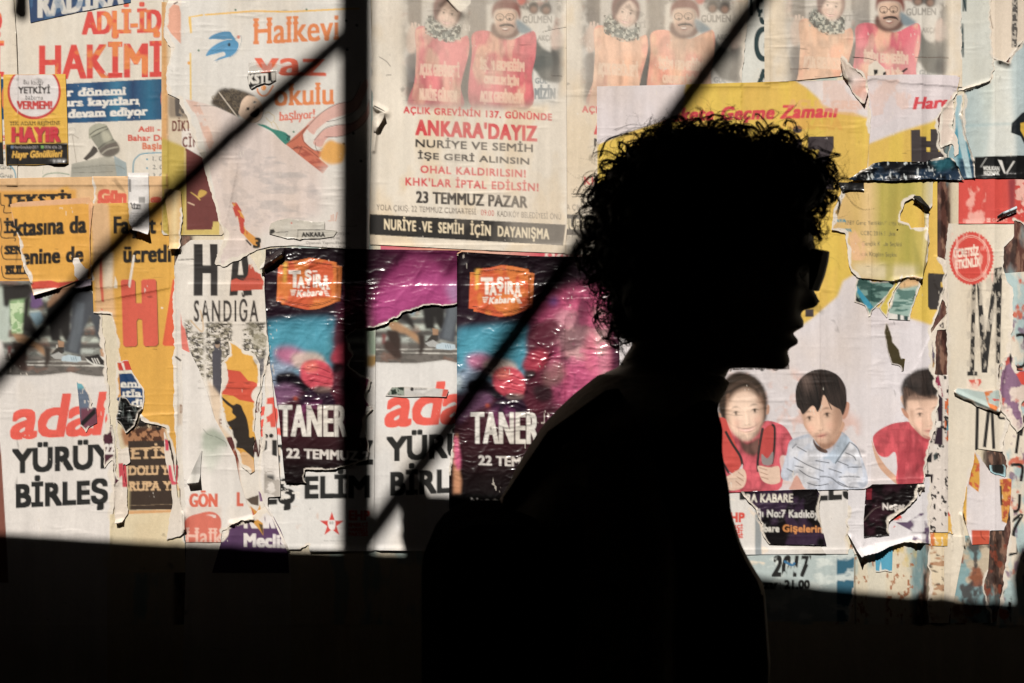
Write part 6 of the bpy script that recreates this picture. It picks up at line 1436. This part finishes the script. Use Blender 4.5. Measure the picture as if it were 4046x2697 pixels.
s = Sheet('paper_scrap', 'dark teal scrap with a blue stripe below the olive sheet', 'scrap', TL,
          '345,825 440,850~ 600,845~ 625,870~ 560,960~ 450,1060~ 420,1110~ 400,1030~ 320,1000~ 330,900~', '#33544f', seed=6, mat='semi', jag=5, rim=4)
s.mottle('#7fa39a', 40, 20, .5, 8, .7, 3); s.poly('330,880 350,900 460,1040 440,1060 400,1030 340,930', '#2e8aa5', 1); s.poly('320,930 370,1010 330,1010', '#171b1b', 2)
s = Sheet('paper_scrap', 'teal sea picture scrap beside the yellow letter with a torn lower edge', 'scrap', TL,
          '640,870 740,805 800,830~ 790,900~ 740,1040~ 725,1135 570,1125 575,1040~ 600,930~', '#54766f', seed=8, mat='semi', jag=4, rim=4)
s.mottle('#9ab3aa', 50, 14, .5, 9, .8, 3); s.poly('640,870 740,800 800,825 790,880 650,905', '#cda878', 6); s.poly('570,1080 725,1110 722,1140 568,1125', '#cfccc8', 1); s.poly('635,1090 655,1092 655,1135 635,1132', '#334a4a'); s.poly('680,1100 712,1105 710,1138 682,1134', '#334a4a'); s.line('745,985 790,900 835,830', 6, '#1a1715')
s = Sheet('paper_scrap', 'yellow forked paper tongue between the two teal scraps', 'scrap', TL, '605,830~ 640,840~ 665,800~ 660,850~ 620,900~ 570,1010~ 560,1120~ 500,1040~ 540,970~ 600,890~', '#c8b23e', seed=10, jag=4, rim=3)
s = Sheet('paper_scrap', 'long black and brown leaf shaped tear on the white poster above the printed boy', 'scrap', TL, '550,1150~ 570,1170~ 600,1290~ 650,1350~ 665,1410 690,1415 680,1500 665,1505~ 655,1470~ 592,1452~ 560,1340~ 537,1210~', '#40371a', seed=12, jag=3, rim=3, rimcol='#c9c2c0')
s.poly('690,1410 722,1440 718,1475 690,1488', '#c9a92f', 1)
s = Sheet('paper_scrap', 'ragged black foil band torn across the foot of the yellow posters', 'scrap', TE,
          '600,1235 640,1215~ 700,1170~ 780,1125 850,1112 1130,1118 1180,1095~ 1250,1085 1320,1088~ 1340,1110 1370,1180~ 1405,1240 1160,1235 1040,1240 900,1252 780,1240 650,1245', '#101217', seed=14, mat='gloss', crinkle=1.0, jag=4, rim=3, th=1e-3)
s.mottle('#2a3f56', 60, 50, .52, 7, .8, 3); s.poly('1170,1100 1320,1085 1330,1150 1220,1180', '#2b6674', 12, .9); s.mottle('#b9bfc0', 9, 26, .7, 14, .9, 7, 3); s.poly('720,1150 760,1130 770,1150 740,1175', '#8a8a86', 4, .8)
s = Sheet('paper_scrap', 'small crinkled black glossy tab left of the olive sheet', 'scrap', TL, '200,130 385,135 388,190 270,188 230,200', '#242425', seed=16, mat='gloss', crinkle=.7)
print('painted', len(SHEETS), 'sheets', round(time.time() - T0, 1), 's')
build_all()
print('sheets built', round(time.time() - T0, 1), 's')
# ================================================================= the person, seen from the side in the shade of the canopy
PY = -2.1
S2 = S * (CAMD + PY) / CAMD
def px(u): return (u - 2023.0) * S2
def pz(v): return CAMZ + (1348.5 - v) * S2
person = bpy.data.objects.new('person', None); COL.objects.link(person); person.location = (px(2600), PY, 0)
tag(person, 'person with short curly hair and sunglasses walking past in dark clothes, seen from the side', 'person')
def interp_table(tab, v):
    tab = np.array(tab, float)
    return [np.interp(v, tab[:, 0], tab[:, k]) for k in range(1, tab.shape[1])]
def close_geo(vs, rings, n):
    fs = []
    for i in range(1, rings):
        for k in range(n):
            k2 = (k + 1) % n; fs.append(((i - 1) * n + k, (i - 1) * n + k2, i * n + k2, i * n + k))
    fs.append(tuple(range(n))[::-1]); fs.append(tuple(range((rings - 1) * n, rings * n)))
    return fs
def merge(gs):
    V, F = [], []
    for v, f in gs:
        o = len(V); V += [tuple(p) for p in v]; F += [tuple(i + o for i in q) for q in f]
    return V, F
def remeshed(name, geos, vox, mat, root, smooth_it=2):
    V, F = merge(geos)
    V = [(p[0] - root.location.x, p[1] - root.location.y, p[2] - root.location.z) for p in V]
    tmp = mesh_obj('tmp', V, F, None)
    m = tmp.modifiers.new('r', 'REMESH'); m.mode = 'VOXEL'; m.voxel_size = vox
    if smooth_it:
        k = tmp.modifiers.new('s', 'SMOOTH'); k.iterations = smooth_it; k.factor = .5
    dg = bpy.context.evaluated_depsgraph_get()
    me = bpy.data.meshes.new_from_object(tmp.evaluated_get(dg))
    me.name = name
    old = tmp.data; bpy.data.objects.remove(tmp); bpy.data.meshes.remove(old)
    me.materials.clear(); me.materials.append(mat)
    me.polygons.foreach_set('use_smooth', [True] * len(me.polygons))
    o = bpy.data.objects.new(name, me); COL.objects.link(o); o.parent = root
    return o
skin_m = flat_mat('skin', (.11, .065, .045), .55, .08, 40, .35, 0, .05)
hair_m = flat_mat('dark_hair', (.012, .008, .006), .6, .2, 60, .2)
jacket_m = flat_mat('brown_jacket', (.13, .10, .075), .9, .2, 90, .15)
vest_m = flat_mat('black_cloth', (.005, .005, .0055), 1, .2, 60, 0)
trouser_m = flat_mat('dark_denim', (.02, .023, .03), .9, .2, 90, .15)
lens_m = flat_mat('dark_lens', (.003, .003, .003), .6, .05, 5, .1, 0, 0)
# head and neck: v, base front, profile front, back, half width (mm)
HEAD = [(728, 2900, 2900, 2860, 8), (734, 2985, 2985, 2775, 30), (750, 3050, 3050, 2700, 48), (790, 3120, 3120, 2635, 62), (850, 3172, 3172, 2590, 71), (930, 3205, 3205, 2568, 76), (985, 3215, 3220, 2562, 77),
        (1015, 3208, 3222, 2562, 77), (1050, 3190, 3205, 2566, 75), (1090, 3182, 3198, 2574, 73), (1130, 3174, 3210, 2580, 71), (1160, 3168, 3224, 2575, 69), (1185, 3163, 3241, 2568, 67), (1208, 3160, 3236, 2560, 65),
        (1220, 3157, 3206, 2554, 64), (1225, 3156, 3166, 2552, 63), (1244, 3150, 3162, 2545, 62), (1270, 3144, 3178, 2535, 60), (1290, 3136, 3176, 2528, 58), (1303, 3128, 3158, 2522, 57), (1309, 3122, 3120, 2520, 56), (1314, 3118, 3114, 2518, 56),
        (1322, 3116, 3136, 2514, 55), (1345, 3110, 3158, 2504, 53), (1362, 3106, 3153, 2497, 51), (1374, 3102, 3118, 2490, 50), (1387, 3098, 3108, 2480, 49), (1410, 3098, 3119, 2466, 50), (1432, 3094, 3122, 2455, 51), (1450, 3082, 3110, 2447, 52),
        (1460, 3050, 3094, 2443, 53), (1466, 2890, 2890, 2440, 54), (1490, 2872, 2872, 2425, 55), (1530, 2846, 2846, 2400, 57), (1600, 2800, 2800, 2370, 62), (1700, 2790, 2790, 2330, 70), (1800, 2780, 2780, 2300, 80)]
def head_geo():
    vs = []; n = 56
    vv = sorted(set([r[0] for r in HEAD] + list(np.arange(731, 1800, 9.0))))
    for v in vv:
        bf, pf, bk, w = interp_table(HEAD, v)
        w *= 1e-3
        c = px((bf + bk) / 2); a = (bf - bk) / 2 * S2
        for k in range(n):
            t = 2 * math.pi * k / n
            ct, st = math.cos(t), math.sin(t)
            ex = .9 if ct > 0 else 1.0
            x = a * math.copysign(abs(ct) ** ex, ct); y = w * math.copysign(abs(st) ** .92, st)
            if ct > 0:
                sig = .016 if 1060 < v < 1222 else .026
                if 1222 <= v < 1380: sig = .02
                x += (pf - bf) * S2 * math.exp(-(y / sig) ** 2)
                for e in (-.031, .031): x -= .007 * math.exp(-((y - e) / .013) ** 2 - ((v - 1085) / 34) ** 2)
                if v > 1225: x -= .012 * (abs(y) / .05) ** 2 * min(1, (v - 1225) / 150)
            uu = (c + x) / S2 + 2023
            vd = v - 34 * math.exp(-((uu - 2935) / 75) ** 2) * max(0, min(1, (v - 1395) / 55, (1540 - v) / 60))
            vs.append(Vector((c + x, PY + y, pz(vd))))
    return vs, close_geo(vs, len(vv), n)
def ear(sy):
    c = Vector((px(2850), PY + sy * .074, pz(1110))); g = []
    vs, fs = [], []
    for i in range(7):
        for k in range(12):
            th = math.pi * i / 6; an = 2 * math.pi * k / 12
            vs.append(c + Vector((.017 * math.sin(th) * math.cos(an), sy * .008 * math.sin(th) * math.sin(an) + sy * .004, .032 * math.cos(th))))
    return vs, close_geo(vs, 7, 12)
TORSO = [(1440, 2620, 2470, 40), (1470, 2820, 2395, 62), (1511, 2862, 2345, 92), (1560, 2829, 2285, 130), (1600, 2798, 2244, 165), (1640, 2808, 2205, 188), (1680, 2820, 2168, 200), (1752, 2815, 2120, 208), (1806, 2823, 2086, 212), (1860, 2834, 2052, 214), (1903, 2843, 2036, 215), (1950, 2849, 2010, 215), (1990, 2850, 1985, 214),
         (2051, 2868, 1965, 212), (2131, 2894, 1945, 208), (2200, 2930, 1935, 204), (2290, 2985, 1930, 200), (2600, 3010, 1930, 190), (3000, 2960, 1960, 175), (3300, 2950, 1990, 180), (3500, 2940, 2030, 175)]
def torso_geo(grow=0.0, v1=3500, v0=1440):
    vs = []; n = 40; vv = list(np.arange(v0, v1, 16.0))
    for v in vv:
        f, b, w = interp_table(TORSO, v)
        c = px((f + b) / 2); a = (f - b) / 2 * S2 + grow; w = w * 1e-3 + grow
        for k in range(n):
            t = 2 * math.pi * k / n; ct, st = math.cos(t), math.sin(t)
            vs.append(Vector((c + a * math.copysign(abs(ct) ** .9, ct), PY + w * math.copysign(abs(st) ** .85, st), pz(v))))
    return vs, close_geo(vs, len(vv), n)
def limb(pts, rad, n=16):
    """tapered limb through the joints"""
    P = [Vector(p) for p in pts]; Q = []; Rr = []
    for i in range(len(P) - 1):
        for k in range(8):
            t = k / 8; Q.append(P[i].lerp(P[i + 1], t)); Rr.append(rad[i] + (rad[i + 1] - rad[i]) * t)
    Q.append(P[-1]); Rr.append(rad[-1]); vs = []
    for i, p in enumerate(Q):
        t = (Q[min(i + 1, len(Q) - 1)] - Q[max(i - 1, 0)]).normalized()
        up = Vector((0, 1, 0)) if abs(t.y) < .9 else Vector((1, 0, 0))
        x = t.cross(up).normalized(); y = t.cross(x)
        e = Rr[i] * (.55 if i in (0, len(Q) - 1) else 1)
        for k in range(n):
            an = 2 * math.pi * k / n; vs.append(p + x * math.cos(an) * e + y * math.sin(an) * e)
    return vs, close_geo(vs, len(Q), n)
hipx = px(2480)
def arm_joints(sy): 
    return [Vector((px(2440), PY + sy * .165, pz(1700))), Vector((px(2420), PY + sy * .205, pz(2600))), Vector((px(2640), PY + sy * .2, pz(3350)))]
def leg_joints(sy):
    if sy < 0: return [Vector((hipx, PY - .09, .86)), Vector((hipx + .14, PY - .1, .48)), Vector((hipx + .13, PY - .1, .1))]
    return [Vector((hipx, PY + .09, .86)), Vector((hipx - .03, PY + .1, .47)), Vector((hipx - .25, PY + .1, .13))]
geos = [head_geo(), ear(-1), ear(1), torso_geo()]
for sy in (-1, 1):
    A = arm_joints(sy); geos.append(limb(A, [.052, .04, .027]))
    w = A[2]; d = (A[2] - A[1]).normalized()
    palm = w + d * .055
    geos.append(limb([w - d * .02, w + d * .03, palm + d * .03], [.026, .036, .03], 14))
    for k, (off, L) in enumerate(((-.03, .07), (-.01, .08), (.01, .075), (.03, .06))):
        r0 = palm + d * .025 + Vector((off * .9, 0, -.002)); bend = Vector((0, -sy * .02, -.01))
        geos.append(limb([r0, r0 + d * L * .5, r0 + d * L * .85 + bend, r0 + d * L * .95 + bend * 2], [.0095, .0095, .0088, .008], 10))
    geos.append(limb([w + d * .03, w + d * .05 + Vector((.035, 0, .0)), w + d * .085 + Vector((.045, -sy * .012, 0))], [.013, .011, .0095], 10))
    Lg = leg_joints(sy); geos.append(limb(Lg, [.085, .055, .038]))
remeshed('body', geos, .004, skin_m, person, 1)
jk = [torso_geo(.006, 3350, 1476)]
for sy in (-1, 1):
    A = arm_joints(sy); jk.append(limb(A, [.066, .054, .042]))
remeshed('jacket', jk, .007, jacket_m, person)
# raised collar band and the dark vest worn over the jacket
def vest_geo():
    vs = []; n = 40; vv = list(np.arange(1560, 3200, 16.0))
    for v in vv:
        f, b, w = interp_table(TORSO, v)
        cut = np.interp(v, [1560, 1680, 1806, 1903, 1990, 2200], [330, 235, 190, 110, 60, -8])      # back edge leaves the jacket showing
        b2 = b + cut
        c = px((f + b2) / 2); a = (f - b2) / 2 * S2 + .009; w = (w * np.interp(v, [1560, 1640], [.8, 1.0])) * 1e-3 + .013
        for k in range(n):
            t = 2 * math.pi * k / n; ct, st = math.cos(t), math.sin(t)
            vs.append(Vector((c + a * math.copysign(abs(ct) ** .9, ct) - (.006 if ct > 0 else 0), PY + w * math.copysign(abs(st) ** .75, st), pz(v))))
    return vs, close_geo(vs, len(vv), n)
remeshed('vest', [vest_geo()], .009, vest_m, person)
tr = []
for sy in (-1, 1): tr.append(limb(leg_joints(sy), [.105, .075, .06]))
hp = torso_geo(.01, 3500, 3200)
remeshed('trousers', tr + [hp], .01, trouser_m, person)
for sy in (-1, 1):
    f_ = leg_joints(sy)[2]; dz = 0 if sy < 0 else .03
    remeshed('shoe', [limb([f_ + Vector((-.04, 0, -.045)), f_ + Vector((.06, 0, -.055 - dz * .0)), f_ + Vector((.17, 0, -.065 - (.06 if False else 0) - dz))], [.048, .045, .035]),
                      limb([f_ + Vector((0, 0, .03)), f_ + Vector((-.01, 0, -.05))], [.045, .045])], .008, vest_m, person)
# sunglasses
for sy in (-1, 1):
    q = [(3222, 992), (3263, 1000), (3258, 1040), (3244, 1095), (3222, 1152), (3212, 1150), (3212, 1060)]
    vs, fs = [], []; n = len(q)
    for j, (yy, xo) in enumerate(((.009, 0.0), (.028, -.001), (.048, -.007), (.062, -.017))):
        for u, v in q: vs.append(Vector((px(u) + xo - person.location.x, sy * yy, pz(v))))
        if j:
            for k in range(n):
                k2 = (k + 1) % n; fs.append(((j - 1) * n + k, (j - 1) * n + k2, j * n + k2, j * n + k))
    fs += [tuple(range(n)), tuple(range(3 * n, 4 * n))]
    mesh_obj('sunglass_lens', vs, fs, lens_m, person)
    a_ = Vector((px(3205) - person.location.x, sy * .066, pz(1012))); b_ = Vector((px(2860) - person.location.x, sy * .083, pz(1040)))
    g = tube_geo([a_, a_.lerp(b_, .5), b_, b_ + Vector((-.02, 0, -.02))], .0035, 6); mesh_obj('sunglass_arm', g[0], g[1], lens_m, person, True)
# hair: dense curly mass with free curls round its outline
OUT = [(1395, 740), (1405, 650), (1405, 590), (1455, 550), (1520, 500), (1512, 410), (1478, 335), (1395, 280), (1300, 205), (1200, 165), (1100, 180), (1000, 185), (900, 128), (800, 118), (700, 98), (610, 105), (520, 165), (440, 215), (345, 250),
       (275, 330), (228, 410), (198, 490), (160, 560), (178, 640), (178, 730), (160, 850), (190, 950), (245, 1060), (255, 1150), (275, 1230), (345, 1325), (450, 1345), (640, 1290), (860, 1180), (1060, 1120), (1200, 1000), (1290, 860)]
OUT = [(2200 + .7336 * x, 400 + .7336 * y) for x, y in OUT]
hc = (2200 + .7336 * 790, 400 + .7336 * 700)
ang = np.array([math.atan2(-(v - hc[1]), u - hc[0]) for u, v in OUT]); rad = np.array([math.hypot(u - hc[0], v - hc[1]) for u, v in OUT])
o_ = np.argsort(ang); ang = ang[o_]; rad = rad[o_]
angp = np.concatenate([ang - 2 * math.pi, ang, ang + 2 * math.pi]); radp = np.tile(rad, 3)
HC = np.array([px(hc[0]), PY, pz(hc[1])]); HWID = .128
def hair_pt(th, ph, k=1.0):
    """th: angle in the profile plane, ph: -90..90 degrees towards either side"""
    r = np.interp((th + math.pi) % (2 * math.pi) - math.pi, angp, radp) * S2
    cp = np.cos(ph); front = np.clip(np.cos(th + .35), 0, 1)
    lat = HWID * (1 - .25 * front)
    rr = r * cp ** .85
    return np.stack([HC[0] + rr * np.cos(th) * k, HC[1] + lat * np.sin(ph) * k + 0 * th, HC[2] + rr * np.sin(th) * k], -1)
nth, nph = 150, 60
TH, PH = np.meshgrid(np.linspace(-math.pi, math.pi, nth, endpoint=False), np.linspace(-math.pi / 2, math.pi / 2, nph))
bump = .85 + .09 * vn(TH * 100, PH * 100, 16, 16, 3) + .05 * vn(TH * 100, PH * 100, 7, 7, 9)
Pm = hair_pt(TH, PH, bump)
Pm[:, -1] = Pm[:, -1]
vs = (Pm.reshape(-1, 3) - np.array(person.location)).tolist(); fs = []
for j in range(nph - 1):
    for i in range(nth):
        i2 = (i + 1) % nth; fs.append((j * nth + i, j * nth + i2, (j + 1) * nth + i2, (j + 1) * nth + i))
mesh_obj('hair_mass', vs, fs, hair_m, person, True)
def strand_mesh(name, curves, radii, sides=3):
    """curves: (N, M, 3) array of strand points"""
    C_ = np.asarray(curves); N, M, _ = C_.shape
    T_ = np.gradient(C_, axis=1); T_ /= np.linalg.norm(T_, axis=2, keepdims=True) + 1e-9
    ref = np.zeros_like(T_); ref[..., 1] = 1; ref[np.abs(T_[..., 1]) > .9] = (1, 0, 0)
    X_ = np.cross(T_, ref); X_ /= np.linalg.norm(X_, axis=2, keepdims=True) + 1e-9; Y_ = np.cross(T_, X_)
    tp_ = np.linspace(1, .35, M)[None, :, None] * np.asarray(radii)[:, None, None]
    V = np.stack([C_ + (X_ * math.cos(2 * math.pi * k / sides) + Y_ * math.sin(2 * math.pi * k / sides)) * tp_ for k in range(sides)], 2)
    V = V.reshape(-1, 3) - np.array(person.location)
    base = np.arange(N)[:, None, None] * M * sides + np.arange(M - 1)[None, :, None] * sides
    k = np.arange(sides)[None, None, :]; k2 = (k + 1) % sides
    F = np.stack([base + k, base + k2, base + sides + k2, base + sides + k], -1).reshape(-1, 4)
    me = bpy.data.meshes.new(name); me.vertices.add(len(V)); me.vertices.foreach_set('co', V.ravel())
    me.loops.add(F.size); me.loops.foreach_set('vertex_index', F.ravel().astype(np.int32))
    me.polygons.add(len(F)); me.polygons.foreach_set('loop_start', (np.arange(len(F)) * 4).astype(np.int32))
    me.polygons.foreach_set('use_smooth', np.ones(len(F), bool)); me.update(); me.validate(); me.materials.append(hair_m)
    o = bpy.data.objects.new(name, me); COL.objects.link(o); o.parent = person; o['kind'] = 'stuff'
    return o
hr = np.random.RandomState(11)
def curls(N, M, k0, k1, helix, length, near=1.0, turns=(1.0, 2.6), rad=(.0005, .001)):
    th = hr.uniform(-math.pi, math.pi, N)
    keep = (th > -.45) | (th < -2.05)                   # none over the face
    th = th[keep]; N = len(th)
    ph = np.clip(hr.normal(0, near, N), -1.35, 1.35)
    p0 = hair_pt(th, ph, hr.uniform(k0, k1, N))
    nrm = hair_pt(th, ph, 1.1) - hair_pt(th, ph, .9); nrm /= np.linalg.norm(nrm, axis=1, keepdims=True)
    d = nrm * hr.uniform(.1, 1.0, (N, 1)) + hr.normal(0, .75, (N, 3)); d /= np.linalg.norm(d, axis=1, keepdims=True)
    a = np.cross(d, hr.normal(0, 1, (N, 3))); a /= np.linalg.norm(a, axis=1, keepdims=True); b = np.cross(d, a)
    t = np.linspace(0, 1, M)[None, :, None]
    w = hr.uniform(*turns, (N, 1, 1)) * 2 * math.pi; h = hr.uniform(*helix, (N, 1, 1)); L = hr.uniform(*length, (N, 1, 1))
    f0 = hr.uniform(0, 6.28, (N, 1, 1))
    hh = h * (.6 + .6 * t)
    C_ = p0[:, None] + d[:, None] * L * t + a[:, None] * hh * (np.cos(f0 + w * t) - np.cos(f0)) + b[:, None] * hh * (np.sin(f0 + w * t) - np.sin(f0))
    C_[..., 2] -= .004 * (t[..., 0] ** 2)
    return C_, hr.uniform(*rad, N)
c1, r1 = curls(900, 16, .86, .97, (.004, .009), (.008, .03), .8)
strand_mesh('curls', c1, r1)
lk, lr = curls(420, 21, .82, .965, (.008, .016), (.006, .03), .45, (.8, 1.7), (.0006, .0006))
lk = np.concatenate([lk + hr.normal(0, .0010, (len(lk), 1, 3)) + np.cumsum(hr.normal(0, .00016, lk.shape), 1) for _ in range(9)]); lr = hr.uniform(.0004, .0009, len(lk))
strand_mesh('locks', lk, lr)
c2, r2 = curls(450, 24, .88, .98, (.006, .014), (.008, .03), .3, (.8, 1.8), (.0004, .0009))
strand_mesh('outline_curls', c2, r2)
c3, r3 = curls(450, 20, .9, 1.0, (.003, .009), (.025, .05), .35, (.4, 1.3), (.00015, .0003))
strand_mesh('stray_hairs', c3, r3)
def manual(lst, rad_):
    M = 24; out = []
    for txt in lst:
        P = np.array([(2200 + .7336 * float(w.split(',')[0]), 400 + .7336 * float(w.split(',')[1])) for w in txt.split()])
        t = np.linspace(0, len(P) - 1, M); n = len(P)
        Q = []
        for x in t:
            i = min(int(x), n - 2); f = x - i; p0, p1, p2, p3 = P[max(i - 1, 0)], P[i], P[i + 1], P[min(i + 2, n - 1)]
            q = .5 * (2 * p1 + (p2 - p0) * f + (2 * p0 - 5 * p1 + 4 * p2 - p3) * f * f + (3 * p1 - p0 - 3 * p2 + p3) * f ** 3)
            Q.append((px(q[0]), PY + .01 * math.sin(x), pz(q[1])))
        for j in range(5 if rad_ > .0006 else 2):
            out.append(np.array(Q) + hr.normal(0, .0012, 3) + np.cumsum(hr.normal(0, .00018, (M, 3)), 0))
    return np.array(out), np.full(len(out), rad_)
m1, q1 = manual(['1360,540 1430,555 1452,590 1430,625 1400,620', '1400,560 1420,600 1440,615 1420,630', '1440,500 1510,510 1535,545 1520,590 1505,615', '1340,260 1380,258 1410,290 1400,320 1360,310 1345,280', '1440,330 1500,350 1520,410 1510,470', '1400,690 1430,735 1450,740',
                 '200,420 230,385 270,380 245,440 215,480', '170,560 120,590 140,630 190,640', '180,520 130,500 85,498', '230,1140 200,1170 215,1220 270,1290 350,1340', '240,1130 215,1150 225,1210 300,1300', '160,750 110,800 105,850 130,900',
                 '600,110 660,75 700,95 690,130', '860,110 900,95 940,130 960,180', '1230,130 1250,95 1290,110 1300,160', '230,300 260,215 330,180 400,175'], .0009)
strand_mesh('loose_locks', m1, q1)
m2, q2 = manual(['1540,480 1600,545 1660,575 1710,575', '1560,470 1620,480 1640,520', '950,20 900,60 960,100', '1290,10 1250,50 1160,60', '980,60 1010,110 1060,150', '1160,100 1200,60 1150,40 1120,110', '1330,180 1400,260 1440,300', '320,150 420,110 520,130', '190,300 220,220 300,180', '200,330 210,270 260,200', '1470,420 1530,400 1560,450', '1230,160 1190,110 1260,80 1310,130', '700,60 760,90 800,60', '440,160 500,140 560,160', '1440,740 1460,745 1480,740', '130,780 180,760 230,790', '1410,700 1440,690', '90,500 110,470 140,540'], .0003)
strand_mesh('flyaway_hairs', m2, q2)
# bag carried at the person's back
bag = bpy.data.objects.new('shoulder_bag', None); COL.objects.link(bag); bag.location = (px(1950), PY - .1, pz(2900))
tag(bag, 'black shoulder bag with rounded corners hanging behind the person', 'bag')
x0_, x1_, z0_, z1_, y0_, y1_ = px(1698), px(2230), pz(2950), pz(1972), PY - .2, PY + .02
def rrect(x0, x1, z0, z1, r):
    out = []
    for cx_, cz_, a0 in ((x1 - r, z1 - r, 0), (x0 + r, z1 - r, 90), (x0 + r, z0 + r, 180), (x1 - r, z0 + r, 270)):
        for k in range(7):
            a = R(a0 + k * 15); out.append((cx_ + r * math.cos(a), cz_ + r * math.sin(a)))
    return out
vs, fs = [], []
rows = ((y0_, .025, .04), (y0_ + .03, .0, .06), (y1_ - .03, .0, .06), (y1_, .025, .04))
for j, (yy, ins_, r_) in enumerate(rows):
    q = rrect(x0_ + ins_, x1_ - ins_, z0_ + ins_, z1_ - ins_ * .3, r_); n = len(q)
    for x, z in q: vs.append(Vector((x, yy, z)) - bag.location)
    if j:
        for k in range(n):
            k2 = (k + 1) % n; fs.append(((j - 1) * n + k, (j - 1) * n + k2, j * n + k2, j * n + k))
fs += [tuple(range(n)), tuple(range(3 * n, 4 * n))]
mesh_obj('bag_body', vs, fs, vest_m, bag, True)
g = limb([Vector((px(2000), PY - .1, pz(1985))), Vector((px(2180), PY - .16, pz(1700))), Vector((px(2420), PY - .12, pz(1540)))], [.012, .012, .012], 8)
mesh_obj('strap', [v - bag.location for v in g[0]], g[1], vest_m, bag, True)
print('person built', round(time.time() - T0, 1), 's')
